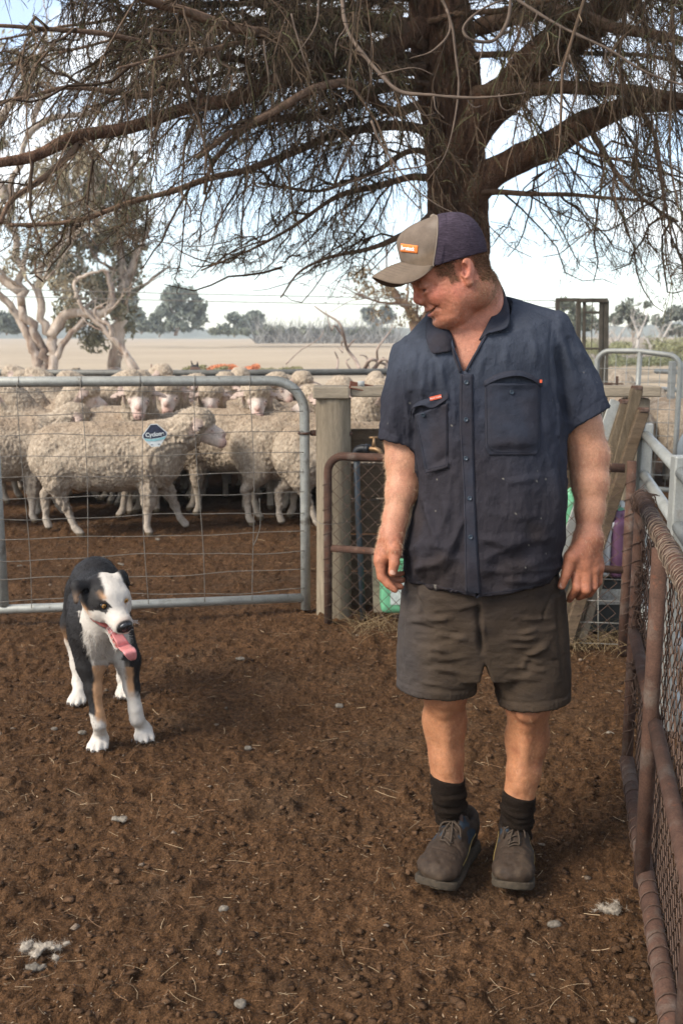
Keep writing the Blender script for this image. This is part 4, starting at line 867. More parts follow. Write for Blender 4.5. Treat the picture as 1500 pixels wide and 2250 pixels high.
def limbs(par, mainl, m, seed, depth=2, spread=.8, name='trunk', nb=5, drop=.0, mn=.03):
    """trunk and limbs: mainl = list of (points, r0, r1); forks grow from each"""
    rs = np.random.RandomState(seed); tips = []
    mb = MB()
    def grow(P, r0, r1, lev):
        P = catmull(P, 5); n = len(P); Lb = np.linalg.norm(P[-1] - P[0]); P = P + rs.normal(size=(n, 3)) * Lb * .008; rl_ = np.linspace(r0, r1, n) * (1 + .18 * rs.rand(n)); mb.tube(P, rl_, 9 if lev == 0 else 5)
        if lev >= depth: tips.append(P[-1]); tips.append(P[len(P) // 2]); return
        for _ in range(nb):
            i = rs.randint(n // 3, n); d = P[min(i + 1, n - 1)] - P[max(i - 2, 0)]; d /= np.linalg.norm(d) + 1e-9; o_ = rs.normal(size=3); o_ /= np.linalg.norm(o_); dd = d * .8 + o_ * spread + (0, 0, .25 - drop); dd /= np.linalg.norm(dd)
            L_ = Lb * rs.uniform(.3, .6); rr = np.interp(i, [0, n], [r0, r1]) * .42
            Q = [P[i], P[i] + dd * L_ * .5 + rs.normal(size=3) * L_ * .08, P[i] + dd * L_ + rs.normal(size=3) * L_ * .12 - (0, 0, drop * L_ * .5)]
            grow(np.array(Q), rr, max(rr * .3, mn * .3), lev + 1)
    for P, r0, r1 in mainl: grow(np.asarray(P, float), r0, r1, 0)
    child(name, mb.mesh(name, m), par)
    return tips
def PX(l, Y_): return [W(x, y, Y_ + (q[0] if q else 0)) for x, y, *q in l]
# two gums at the left
Yg = 36.0; k36 = Yg / FPX
g1 = thing('gum_tree', 'pale many-stemmed gum tree at the far left beyond the sheep', 'tree', tuple(W(95, 815, Yg) * (1, 1, 0)))
limbs(g1, [(PX([(90, 840), (80, 780), (55, 725), (20, 670), (-30, 610)], Yg), .20, .08), (PX([(100, 840), (95, 770), (60, 700), (48, 640), (40, 560), (20, 440), (60, 300), (110, 180)], Yg), .18, .07), (PX([(115, 840), (115, 760), (95, 700), (90, 600), (130, 540), (200, 470)], Yg), .18, .06),
          (PX([(110, 740), (150, 690), (220, 690), (250, 660), (230, 590)], Yg), .20, .06), (PX([(48, 640), (0, 610), (-80, 560)], Yg), .18, .08), (PX([(20, 440), (-30, 350), (0, 260), (80, 160), (100, 60)], Yg), .16, .05), (PX([(120, 790), (150, 740), (185, 700), (170, 650)], Yg), .12, .05), (PX([(60, 300), (110, 260), (200, 250), (260, 200)], Yg), .12, .05)], M_gumbark, 5, 2, .8, nb=5)
leaves(g1, [(W(60, 560, Yg), (1.7, 1.5, 1.2)), (W(-10, 470, Yg), (1.4, 1.5, 1.3)), (W(150, 470, Yg), (1.7, 1.6, 1.2)), (W(90, 380, Yg), (2.0, 1.8, 1.2)), (W(-20, 330, Yg), (1.3, 1.5, 1.2)), (W(180, 330, Yg), (1.8, 1.6, 1.4)), (W(60, 150, Yg), (1.6, 1.6, 1.4)), (W(150, 630, Yg), (1.2, 1.2, .8))], 20000, .12, (.19, .165, .10), (.34, .28, .19), 21, gap=.5)
Yh = 38.0
g2 = thing('gum_tree', 'thick white-trunked gum tree with a dense crown, second from the left', 'tree', tuple(W(258, 812, Yh) * (1, 1, 0)))
limbs(g2, [(PX([(250, 850), (252, 790), (262, 720), (272, 650), (268, 590), (262, 520), (280, 430), (300, 330)], Yh), .28, .07), (PX([(268, 640), (300, 560), (330, 500)], Yh), .14, .05), (PX([(262, 700), (220, 650), (170, 610), (120, 600)], Yh), .16, .05), (PX([(264, 560), (210, 480), (200, 380), (150, 280)], Yh), .16, .05)], M_gumbark, 6, 2, .7, nb=5)
leaves(g2, [(W(215, 520, Yh), (1.9, 1.6, 1.4)), (W(280, 560, Yh), (1.0, 1.3, 1.2)), (W(160, 580, Yh), (1.5, 1.5, 1.3)), (W(235, 640, Yh), (1.4, 1.4, 1.3)), (W(200, 420, Yh), (1.8, 1.5, 1.2)), (W(175, 690, Yh), (1.1, 1.0, .8)), (W(205, 745, Yh), (.75, .8, .65)), (W(280, 690, Yh), (.5, .8, 1.2)), (W(280, 400, Yh), (.9, 1.2, 1.2)), (W(300, 470, Yh), (.6, 1.2, .9))], 26000, .12, (.14, .14, .08), (.28, .24, .15), 22, gap=.4)
# fallen pale limbs leaning by the second gum
lm = thing('dead_limb', 'pale twisted dead limbs leaning between the two left gums', 'dead limb', tuple(W(280, 820, 33) * (1, 1, 0)))
limbs(lm, [(PX([(300, 818), (270, 770), (240, 735), (205, 700), (170, 655)], 33), .12, .05), (PX([(245, 740), (240, 715), (215, 700), (210, 680), (228, 672)], 33), .07, .04), (PX([(170, 655), (165, 620), (200, 600), (240, 595)], 33), .06, .03), (PX([(305, 820), (292, 795), (280, 780)], 33), .09, .06)], M_gumbark, 9, 1, .8, nb=3)
# brown-leaved tree behind the man's brim
Yt = 26.0
t3 = thing('wattle_tree', 'brown-leaved tree just left of the man\'s face beyond the sheep', 'tree', tuple(W(915, 800, Yt) * (1, 1, 0)))
limbs(t3, [(PX([(925, 830), (915, 740), (905, 690), (870, 650), (850, 610)], Yt), .16, .05), (PX([(925, 720), (950, 650), (960, 580)], Yt), .10, .04)], M_limb, 10, 2, .8, nb=5)
leaves(t3, [(W(830, 625, Yt), (.85, .8, .55)), (W(880, 650, Yt), (.8, .8, .7)), (W(800, 600, Yt), (.4, .5, .3)), (W(900, 590, Yt), (.7, .8, .5)), (W(855, 690, Yt), (.6, .6, .4)), (W(905, 700, Yt), (.5, .5, .4)), (W(960, 560, Yt), (.6, .7, .6))], 12000, .050, (.15, .105, .055), (.27, .19, .10), 23, gap=.55)
# far trees
def far_tree(px_, py_base, Y_, blobs, n, sz, c0, c1, seed, label, trunks=None, name='gum_tree', group=None, m=None):
    t = thing(name, label, 'tree', tuple(W(px_, py_base, Y_) * (1, 1, 0) + (0, 0, .3)), group=group); kx = Y_ / FPX
    tips = limbs(t, [(PX(l, Y_), r0 * kx * .45, r0 * kx * .15) for l, r0 in (trunks or [([(px_, py_base + 8), (px_ + 3, (py_base + blobs[0][1]) / 2), (px_ - 2, blobs[0][1])], 5)])], m or M_gumbark, seed, 1, .7, nb=4)
    if n: leaves(t, [(W(x, y, Y_), (rx * kx, rx * kx * .8, ry_ * kx)) for x, y, rx, ry_ in blobs], n, sz, c0, c1, seed + 50, gap=.35)
    return t
BG0, BG1 = (.12, .14, .11), (.20, .215, .165)
far_tree(395, 732, 120, [(395, 650, 42, 26), (425, 680, 34, 28), (370, 690, 34, 22), (400, 715, 44, 14), (440, 705, 20, 20), (345, 700, 22, 14)], 9000, .38, BG0, BG1, 31, 'tall round gum standing alone on the far edge of the paddock', [([(385, 738), (388, 700), (380, 660)], 6), ([(388, 736), (400, 705), (425, 680)], 4)])
far_tree(515, 733, 140, [(510, 700, 20, 15), (540, 712, 32, 20), (560, 700, 22, 16), (500, 722, 28, 12), (570, 722, 20, 12)], 6000, .42, BG0, BG1, 32, 'low spreading dark gum clump right of the round gum')
far_tree(310, 725, 125, [(300, 700, 22, 26), (320, 715, 20, 16), (290, 660, 18, 14)], 4000, .38, BG0, BG1, 33, 'dark gum half hidden behind the second gum\'s trunk')
far_tree(350, 733, 135, [(345, 722, 30, 10)], 1800, .4, BG0, BG1, 34, 'low bushes left of the round gum', name='bush')
far_tree(820, 720, 150, [(812, 690, 20, 22), (825, 715, 14, 14), (850, 690, 22, 20)], 3600, .45, (.10, .12, .10), (.17, .19, .16), 35, 'grey green gum below the brown-leaved tree')
far_tree(1262, 740, 60, [(1262, 690, 26, 20), (1290, 700, 24, 26), (1240, 670, 22, 18), (1310, 715, 20, 18), (1250, 720, 30, 16)], 7000, .17, BG0, (.2, .2, .13), 36, 'green gum seen through the brown frame')
far_tree(1385, 745, 62, [(1380, 680, 30, 24), (1400, 705, 26, 20), (1350, 700, 20, 16), (1420, 670, 10, 8)], 6000, .16, BG0, (.2, .2, .15), 37, 'grey green gum right of the brown frame', [([(1390, 790), (1388, 730), (1380, 680)], 6), ([(1390, 740), (1410, 700), (1420, 650)], 4)])
far_tree(1460, 745, 70, [(1455, 705, 30, 16), (1490, 690, 30, 20), (1480, 725, 34, 14)], 5000, .19, (.12, .13, .105), (.2, .21, .17), 38, 'pale grey gum at the far right edge')
far_tree(15, 728, 110, [(10, 705, 30, 24), (30, 720, 24, 12)], 2500, .36, BG0, BG1, 39, 'dark gum at the far left edge of the paddock')
for i, (x, y, h_) in enumerate(((1398, 775, 100), (1350, 770, 60), (1450, 770, 70), (1320, 775, 55), (1425, 785, 60))):
    t = thing('dead_tree', ('bleached bare dead tree standing tallest in the scrub at right', 'small bare dead tree right beside the brown frame', 'bare forked dead tree left of the edge gum', 'grey bare sapling behind the brown frame\'s post', 'short pale dead stump with forked arms in the scrub')[i], 'dead tree', tuple(W(x, y, 45) * (1, 1, 0) + (0, 0, .3)), group='bare dead trees in the scrub')
    limbs(t, [(PX([(x, y + 12), (x + 3, y - h_ * .4), (x - 12, y - h_ * .8)], 45), .10, .02), (PX([(x + 2, y - h_ * .3), (x + 25, y - h_ * .9)], 45), .07, .02)], M_pdead if 'M_pdead' in globals() else globals().setdefault('M_pdead', mat('bleached_wood', (.42, .38, .34), rough=.9, noise=[(3, .8, 1.1)])), 70 + i, 3, .9, nb=3, mn=.015)
# grey leafless scrub line
def scrub(name, label, x0, x1, ybase, Y_, hpx, n, seed, col, kind='stuff'):
    rs = np.random.RandomState(seed); kx = Y_ / FPX; x = rs.uniform(x0, x1, n); P = np.array([W(a_, ybase, Y_ + rs.uniform(-6, 10)) for a_ in x]); P[:, 2] = .25 + .5 * sstep(60, 160, P[:, 1]); h_ = hpx * kx * rs.uniform(.3, 1.0, n)
    d = rs.normal(size=(n, 3)) * .45; d[:, 2] = 1; s = np.linspace(0, 1, 4)[None, :, None]; Q = P[:, None] + h_[:, None, None] * (d[:, None] * s + rs.normal(size=(n, 1, 3)) * .25 * s * s)
    o = link(name, ribbons(Q, kx * .8 * (1 - .8 * s[..., 0]) * np.ones((n, 1)), name, M_twig, np.array(col) * rs.uniform(.6, 1.4, (n, 1)))); tag(o, label, 'scrub', kind=kind)
scrub('bare_scrub', 'grey leafless scrub along the far side of the paddock', 560, 880, 735, 130, 60, 1500, 81, (.25, .24, .22)); scrub('bare_scrub', 'grey leafless scrub beyond the yards at right', 1240, 1530, 770, 50, 60, 1500, 82, (.28, .25, .22))
def shrubline(name, label, x0, x1, y, Y_, hpx, n, sz, c0, c1, seed, nb=14):
    rs = np.random.RandomState(seed); kx = Y_ / FPX; o = thing(name, label, 'shrubs', tuple(W((x0 + x1) / 2, y, Y_) * (1, 1, 0))); bl = []
    for x in np.linspace(x0, x1, nb): hh_ = rs.uniform(.25, 1.5); bl.append((W(x + rs.uniform(-14, 14), y + (1 - hh_) * hpx * .7, Y_ + rs.uniform(-1, 5)), ((x1 - x0) / nb * kx * rs.uniform(.5, 1.6), 1.5, hpx * kx * hh_)))
    k = leaves(o, bl, n, sz, c0, c1, seed, name='shrub_foliage', gap=.1); k['kind'] = 'stuff'; return o
shrubline('shrubs', 'green-grey shrub belt on the far side of the paddock', 470, 860, 728, 128, 8, 6000, .32, (.13, .145, .10), (.2, .21, .15), 85, 34)
shrubline('shrubs', 'yellow-green shrub bank behind the yards at right', 1235, 1540, 765, 42, 17, 20000, .055, (.16, .165, .085), (.27, .26, .14), 86, 16)
shrubline('shrubs', 'darker green shrubs just above the right-hand pens', 1235, 1540, 795, 34, 10, 16000, .05, (.12, .13, .07), (.20, .20, .11), 87, 16)
shrubline('low_bush', 'orange-red low bush on the paddock edge above the sheep', 480, 565, 808, 22, 6, 3500, .035, (.55, .16, .06), (.62, .27, .14), 88, 6)
shrubline('low_bush', 'olive low bush left of the orange one', 428, 480, 808, 22, 5, 2000, .035, (.20, .19, .09), (.28, .25, .13), 89, 4); shrubline('low_bush', 'olive low bush right of the orange one', 580, 650, 812, 22, 4, 2000, .035, (.20, .19, .09), (.28, .25, .13), 90, 5)
# dead branches beyond the pen
db = thing('dead_branch_heap', 'heap of sun-bleached dead branches beyond the sheep, left of the man', 'branches', tuple(W(790, 815, 17) * (1, 1, 0)))
mb = MB()
for l, r0 in (([(790, 812), (780, 790), (762, 765), (752, 725), (740, 705), (715, 690), (690, 672)], .035), ([(755, 740), (735, 715), (728, 725), (715, 680)], .02), ([(762, 765), (775, 750), (782, 745)], .018), ([(830, 800), (828, 770), (840, 750), (855, 730), (862, 715)], .022), ([(740, 812), (742, 790), (735, 772)], .022), ([(770, 812), (760, 795), (768, 788)], .02), ([(800, 812), (815, 790), (850, 800), (862, 775)], .04), ([(845, 812), (850, 795), (840, 785)], .03), ([(810, 812), (805, 785), (790, 780)], .02), ([(752, 750), (750, 760), (753, 775), (740, 760)], .014), ([(820, 812), (840, 790), (866, 800)], .04), ([(628, 800), (660, 770), (700, 745), (712, 725)], .012)):
    P = catmull(PT([(x, y, 17 + .2 * math.sin(x)) for x, y in l]), 5); mb.tube(P, np.linspace(r0, r0 * .35, len(P)), 6)
child('dead_branches', mb.mesh('dead_branches', mat('bleached_branch', (.33, .25, .20), rough=.9, noise=[(9, .7, 1.2)])), db)
# two wires across the paddock
for i, (ya, yb, lb) in enumerate(((632, 657, 'upper of the two wires crossing above the paddock'), (648, 672, 'lower of the two wires crossing above the paddock'))):
    P = [W(x, ya + (yb - ya) * (x + 100) / 1100, 24) + (0, 0, -.02 * math.sin((x + 100) / 1100 * math.pi)) for x in np.linspace(-400, 1250, 20)]; mb = MB(); mb.tube(P, .011, 5); tag(link('overhead_wire', mb.mesh('overhead_wire', M_gwire)), lb, 'wire', 'wires above the paddock')
# thin fence posts in the paddock
for i, (x, y0_, y1_) in enumerate(((355, 805, 822), (333, 800, 822), (366, 808, 822))): mb = MB(); a_, b_ = W(x, y0_, 30), W(x, y0_ + 60, 30); mb.tube([a_, b_ * (1, 1, 0)], .02, 6); tag(link('fence_post', mb.mesh('fence_post', M_limb)), ('thin post in the paddock, middle of three', 'thin post in the paddock, leftmost of three', 'thin post in the paddock, rightmost of three')[i], 'post')
mb = MB(); a_ = W(168, 812, 15.6); mb.box((a_[0], 15.6, .5), (.11, .1, a_[2] + .04), bev=.01); tag(link('timber_post', mb.mesh('timber_post', M_wood)), 'squat timber post poking above the pen rail at left', 'post')
print('background', time.time() - T0)

# ================================================================ the farmer
def proj(P):
    P = np.asarray(P, float); y = P[:, 1]; z = P[:, 2] - CAMZ
    dep = y * math.cos(TILT) - z * math.sin(TILT); up = y * math.sin(TILT) + z * math.cos(TILT)
    return 750 + FPX * P[:, 0] / dep, 1125 - FPX * up / dep
def segd(px, py, a, b):
    a = np.asarray(a, float); b = np.asarray(b, float); d = b - a; t = np.clip(((px - a[0]) * d[0] + (py - a[1]) * d[1]) / (d @ d), 0, 1)
    return np.hypot(px - a[0] - t * d[0], py - a[1] - t * d[1]), t
def folds(V, N, FL):
    """cloth folds: polylines with a width and a height"""
    px, py = proj(V); h = np.zeros(len(V))
    for pts, w, amp in FL:
        D = np.full(len(V), 1e9); TT = np.zeros(len(V)); m = len(pts) - 1
        for i in range(m):
            d, t = segd(px, py, pts[i], pts[i + 1]); k = d < D; D = np.where(k, d, D); TT = np.where(k, (i + t) / m, TT)
        h += amp * np.exp(-(D / w) ** 2) * np.sqrt(np.clip(4 * TT * (1 - TT), 0, 1)) * (.7 + .3 * np.sin(TT * 9 + pts[0][0]))
    return 1.9 * h * np.clip(-N[:, 1] * 1.5, 0, 1)

M_skin = mat('skin', attr=True, rough=.52, spec=.35, sss=.06, noise=[(420, .8, 1.18), (110, .86, 1.12), (30, .9, 1.08)], bump=[(600, .45, .002), (200, .25, .004), (70, .2, .006)])
M_shirt = mat('shirt_cloth', (.052, .064, .094), rough=.92, spec=.1, attr=True, noise=[(26, .86, 1.12), (900, .85, 1.15)], bump=[(1100, .25, .001), (90, .5, .005), (22, .5, .02, (1, 1, .45))])
M_shirt_d = mat('shirt_cloth_seam', (.018, .020, .028), rough=.95, spec=.1, noise=[(300, .8, 1.2)], bump=[(900, .3, .001)])
M_shorts = mat('shorts_cloth', (.063, .049, .040), rough=.95, spec=.08, attr=True, noise=[(20, .82, 1.14), (800, .85, 1.15)], bump=[(1000, .25, .001), (80, .5, .005), (24, .25, .02, (.6, .6, 1.2))])
M_sock = mat('sock_wool', (.016, .011, .008), rough=1, spec=.05, noise=[(300, .6, 1.5)], bump=[(500, .8, .003), (160, .5, .004, (1, 1, 6))])
M_shoe = mat('shoe_leather', (.068, .05, .037), rough=.75, spec=.25, attr=True, noise=[(60, .7, 1.25), (400, .85, 1.15)], bump=[(300, .4, .002)])
M_sole = mat('shoe_sole', (.046, .033, .020), rough=.9, noise=[(90, .6, 1.3)], bump=[(200, .5, .003)])
M_lace = mat('shoe_lace', (.05, .034, .022), rough=.95, noise=[(200, .6, 1.4)])
M_yel = mat('yellow_trim', (.22, .15, .045), rough=.8, noise=[(120, .6, 1.2)])
M_capf = mat('cap_front', (.20, .158, .120), rough=.9, spec=.1, attr=True, noise=[(30, .8, 1.12), (500, .9, 1.1)], bump=[(900, .25, .001)])
M_capm = mat('cap_net', (.046, .034, .046), rough=.95, spec=.1, noise=[(30, .8, 1.2), (300, .55, 1.5, (.25, .25, 1.6)), (700, .7, 1.3)], bump=[(300, .7, .002, (.3, .3, 1.6)), (700, .5, .0015)])
M_btn = mat('button_dark', (.022, .034, .048), rough=.35)
M_hair = mat('hair', attr=True, rough=.6, spec=.3)
M_orange = mat('label_orange', (.72, .19, .035), rough=.7, noise=[(200, .9, 1.08)])
M_redl = mat('label_red', (.60, .09, .03), rough=.7)
M_white = mat('print_white', (.75, .74, .7), rough=.7)
M_nail = mat('nail', (.42, .23, .16), rough=.4)
M_tooth = mat('tooth', (.62, .55, .45), rough=.3)
M_eye = mat('eye_dark', (.05, .035, .03), rough=.15)

man = thing('person', 'sturdy man in navy work shirt, dark shorts and cap looking down at the dog', 'man', (.42, 2.62, 0))

# ---- head frame
HO = W(1008, 603, 2.62); HS = .001168
_Rr = np.array((.993, -.12, 0)); _Dd = np.array((.12, .993, 0))
_p, _y = math.radians(22), math.radians(12)
_f0 = -math.cos(_y) * _Rr - math.sin(_y) * _Dd
HU = math.cos(_p) * _f0 + np.array((0, 0, -math.sin(_p))); HV = math.sin(_p) * _f0 + np.array((0, 0, math.cos(_p))); HW = np.cross(HV, HU)
HM = np.stack([HU, HV, HW], 1)
def hp(u, v, w): return HO + HS * (HM @ np.array((u, v, w), float))
def hell(c, r, k=12, op='u', rz=0, ry=0):
    Rl = np.eye(3)
    if rz: a = math.radians(rz); Rl = Rl @ np.array(((math.cos(a), -math.sin(a), 0), (math.sin(a), math.cos(a), 0), (0, 0, 1)))
    if ry: a = math.radians(ry); Rl = Rl @ np.array(((math.cos(a), 0, math.sin(a)), (0, 1, 0), (-math.sin(a), 0, math.cos(a))))
    return ell(hp(*c), np.array(r) * HS, HM @ Rl, k * HS, op)
def hcone(a, b, ra, rb, k=10, op='u'): return cone(hp(*a), hp(*b), ra * HS, rb * HS, k * HS, op)
def hloc(P): return ((P - HO) @ HM) / HS

def mouthf(P):
    q = hloc(P); u, v = q[:, 0], q[:, 1]; vl = -51.5 + np.clip(92 - u, 0, 40) ** 1.3 * .22; th = np.interp(u, (70, 76, 90), (.2, 1.0, 2.6))
    return np.maximum(np.maximum(np.abs(v - vl) - th, 72.5 - u), 0 * u - 9) * HS
B = []
# torso core, neck, chest
TX, TY = .392, 2.665
zt = np.array((.74, .91, 1.06, 1.174, 1.30, 1.42, 1.50))
B.append(loft((0, TY, .74), (0, TY, 1.50), (zt - .74) / .76, [.19, .195, .185, .185, .175, .15, .09], [.11, .12, .12, .12, .12, .11, .08],
              ox=[.386, .383, .399, .399, .385, .375, .38], oy=[0] * 7, bf=[.11, .13, .14, .125, .11, .105, .08], k=.03))
B.append(cone(W(1038, 745, 2.70), W(1030, 650, 2.69), .080, .070, .04))
B.append(cone(W(1056, 740, 2.71), W(1044, 650, 2.69), .076, .064, .04))
B.append(ell(W(1020, 745, 2.66), (.075, .062, .05), k=.03))
# sternal tendon
B.append(cone(W(1030, 700, 2.655), W(1052, 770, 2.615), .012, .016, .02))
# head
B += [hell((8, 46, 0), (86, 72, 65), 12), hell((42, -12, 0), (54, 78, 58), 20), hell((76, 22, 0), (24, 24, 46), 20), hell((90, 22, 16), (9, 7, 20), 9), hell((90, 22, -16), (9, 7, 20), 9),
      hell((38, -52, 0), (46, 40, 56), 24), hell((12, -30, 40), (34, 34, 22), 20), hell((72, -76, 0), (19, 19, 25), 16), hell((66, -56, 0), (24, 20, 34), 12),
      hell((60, -20, 38), (26, 25, 20), 14), hell((60, -20, -38), (26, 25, 20), 14), hell((76, -44, 0), (17, 20, 31), 12),
      hell((50, -78, 14), (30, 16, 34), 18)]
B += [hcone((80, 2, 0), (96, 12, 0), 8, 8, 9), hcone((91, 14, 0), (100, -2, 0), 6.5, 7.5, 8), hcone((100, -2, 0), (105, -13, 0), 7.5, 9.5, 5), hell((102, -17, 0), (11, 10, 12.5), 6), hell((-38, -22, 0), (30, 50, 44), 22), hell((-20, -45, 28), (32, 38, 28), 22)]
for s in (1, -1):
    B += [hell((94, -25, 13 * s), (12, 8.5, 9), 5), hell((96, -35, 7 * s), (7, 5, 4), 3, 's')]
    B += [hell((96, -1, 27 * s), (13, 11, 15), 10, 's'), hell((77, 0, 31 * s), (17, 15, 18), 5), hell((89, 6, 30 * s), (8, 6, 19), 7), hell((89, -9, 30 * s), (6.5, 5, 18), 6),
          hell((98, -1.5, 31 * s), (12, 1.7, 15), 1.2, 's')]
    B.append(hcone((97, -30, 21 * s), (84, -40, 33 * s), 3.6, 3.2, 7, 's')); B.append(hcone((84, -40, 35 * s), (71, -52, 42 * s), 2.8, 1.4, 7, 's')); B.append(hell((69, -24, 40 * s), (18, 14, 14), 10))
B += [hell((88, -44.5, 0), (9, 6.5, 19), 5), hell((87, -58, 0), (9, 6.5, 17), 5), fun(mouthf, hp(86, -48, 0), .06, .0012, 's'),
      hell((88, -67, 0), (8, 4.5, 18), 8, 's')]
# neck folds on the near side
for a, b in (((48, -96, 30), (8, -72, 62)), ((46, -108, 26), (0, -88, 60)), ((40, -84, 44), (10, -62, 64))):
    B.append(hcone(a, b, 2.6, 2.0, 6, 's'))
# ears
for s in (1, -1):
    B += [hell((-4, 2, 64 * s), (15, 27, 7), 5, rz=12, ry=-22 * s), hell((-7, 6, 70 * s), (17, 24, 5), 4, rz=12, ry=-26 * s), hell((4, 6, 73 * s), (10, 14, 8), 3.5, 's', rz=12, ry=-22 * s), hell((-7, 10, 75 * s), (2.2, 14, 2.2), 3, 's', rz=20),
          hell((0, -22, 67 * s), (9, 9, 6), 5), hell((8, -2, 68 * s), (4, 6, 5), 4)]
# arms
def armc(pts, k=.02):
    P = [W(*p[:3]) for p in pts]; return chain(P, [p[3] for p in pts], k)
B += armc([(912, 815, 2.70, .045), (884, 960, 2.69, .047), (885, 1010, 2.68, .046)])
B += armc([(885, 1010, 2.68, .044), (880, 1080, 2.65, .038), (868, 1140, 2.62, .031), (861, 1172, 2.60, .0265)])
B += [cone(W(891, 985, 2.69), W(891, 1080, 2.66), .040, .030, .02)]
B += armc([(1210, 790, 2.71, .05), (1275, 930, 2.68, .052), (1295, 1000, 2.68, .0505)])
B += armc([(1295, 1000, 2.68, .0485), (1297, 1060, 2.665, .0455), (1295, 1120, 2.65, .037), (1291, 1178, 2.63, .031)])
B += [cone(W(1278, 960, 2.69), W(1290, 1070, 2.67), .045, .036, .02), ell(W(1291, 1185, 2.63), (.038, .026, .03), k=.02)]
# his left hand (back of the hand towards us)
Y = 2.60
B += [cone(W(1290, 1185, 2.62), W(1276, 1240, 2.60), .031, .030, .02), cone(W(1297, 1190, 2.63), W(1302, 1245, 2.62), .028, .026, .02),
      cone(W(1268, 1225, 2.60), W(1268, 1262, 2.59), .022, .0165, .012), cone(W(1284, 1225, 2.61), W(1285, 1262, 2.585), .02, .0165, .012),
      cone(W(1299, 1225, 2.62), W(1302, 1256, 2.595), .02, .0155, .012), cone(W(1309, 1225, 2.64), W(1315, 1250, 2.615), .018, .0135, .012)]
for pts, r in (([(1266, 1258, 2.59), (1267, 1292, 2.575), (1256, 1308, 2.60), (1250, 1318, 2.62)], (.0165, .0125, .0105, .0088)),
               ([(1285, 1260, 2.585), (1287, 1296, 2.57), (1278, 1308, 2.60), (1270, 1313, 2.625)], (.0165, .013, .011, .009)),
               ([(1301, 1256, 2.595), (1303, 1290, 2.585), (1294, 1304, 2.61), (1284, 1308, 2.635)], (.0155, .0122, .0105, .0088)),
               ([(1314, 1250, 2.615), (1314, 1278, 2.61), (1304, 1292, 2.63), (1294, 1297, 2.65)], (.0135, .0105, .0092, .008))):
    B += [cone(W(*pts[i]), W(*pts[i + 1]), r[i], r[i + 1], .0022) for i in range(3)]
B += [cone(W(1277, 1200, 2.61), W(1254, 1225, 2.585), .026, .021, .014), cone(W(1254, 1225, 2.585), W(1243, 1262, 2.575), .019, .0135, .004), cone(W(1243, 1262, 2.575), W(1233, 1287, 2.575), .0135, .0115, .004)]
# creases between knuckles
for x0, x1 in ((1276, 1277), (1294, 1295), (1308, 1309)): B.append(cone(W(x0, 1250, 2.562), W(x1, 1268, 2.56), .003, .004, .008, 's'))
# his right hand (thumb side towards us)
B += [cone(W(861, 1175, 2.60), W(850, 1215, 2.59), .029, .028, .02), cone(W(858, 1180, 2.62), W(842, 1225, 2.61), .030, .026, .02), cone(W(848, 1215, 2.59), W(835, 1232, 2.58), .022, .0165, .012),
      cone(W(848, 1215, 2.62), W(835, 1236, 2.605), .022, .0165, .012), cone(W(850, 1215, 2.64), W(838, 1238, 2.63), .022, .016, .012), cone(W(852, 1215, 2.66), W(841, 1236, 2.652), .02, .014, .012)]
for pts, r in (([(835, 1230, 2.58), (838, 1266, 2.572), (853, 1284, 2.565), (867, 1296, 2.56)], (.0165, .0132, .0115, .009)),
               ([(836, 1236, 2.605), (843, 1272, 2.60), (862, 1286, 2.60), (880, 1289, 2.60)], (.0165, .013, .0115, .009)),
               ([(838, 1236, 2.63), (850, 1268, 2.63), (869, 1276, 2.63), (884, 1274, 2.63)], (.0155, .012, .0105, .0085)),
               ([(841, 1234, 2.652), (856, 1258, 2.655), (872, 1264, 2.655), (884, 1260, 2.655)], (.0135, .0105, .0095, .008))):
    B += [cone(W(*pts[i]), W(*pts[i + 1]), r[i], r[i + 1], .0022) for i in range(3)]
B += [cone(W(862, 1180, 2.59), W(866, 1208, 2.565), .025, .021, .012), cone(W(866, 1208, 2.565), W(866, 1236, 2.55), .0175, .0145, .004), cone(W(866, 1236, 2.55), W(862, 1258, 2.545), .0145, .0122, .004)]
# legs
def legc(pts, k=.02): return chain([W(*p[:3]) for p in pts], [p[3] for p in pts], k)
B += legc([(985, 1300, 2.66, .095), (975, 1440, 2.64, .075), (977, 1515, 2.62, .057), (976, 1580, 2.655, .0545), (980, 1666, 2.64, .043), (982, 1711, 2.63, .038), (990, 1780, 2.66, .034), (998, 1800, 2.68, .03)], .03)
B += legc([(1130, 1300, 2.66, .095), (1155, 1440, 2.64, .078), (1159, 1535, 2.62, .060), (1157, 1620, 2.655, .0535), (1149, 1698, 2.63, .042), (1140, 1745, 2.62, .036), (1136, 1800, 2.655, .034), (1134, 1825, 2.68, .03)], .03)
B += [ell(W(962, 1592, 2.675), (.036, .042, .085), k=.025), ell(W(990, 1600, 2.67), (.036, .040, .075), k=.025), ell(W(1172, 1622, 2.675), (.036, .042, .085), k=.025), ell(W(1143, 1630, 2.67), (.036, .040, .075), k=.025),
      ell(W(974, 1530, 2.565), (.030, .016, .034), k=.02), ell(W(1160, 1562, 2.562), (.031, .016, .034), k=.02), ell(W(975, 1560, 2.585), (.018, .014, .022), k=.015), ell(W(1158, 1592, 2.585), (.018, .014, .022), k=.015),
      cone(W(976, 1565, 2.605), W(983, 1690, 2.600), .016, .012, .025), cone(W(1156, 1600, 2.603), W(1143, 1725, 2.592), .016, .012, .025)]
V, F = sdf_mesh(B, (.02, 2.40, .10), (.78, 2.88, 1.80), .0036, smooth=1)
N = normals(V, F)
L = hloc(V); px, py = proj(V)
h = fbm(V, 90, 2, 3) * .0006
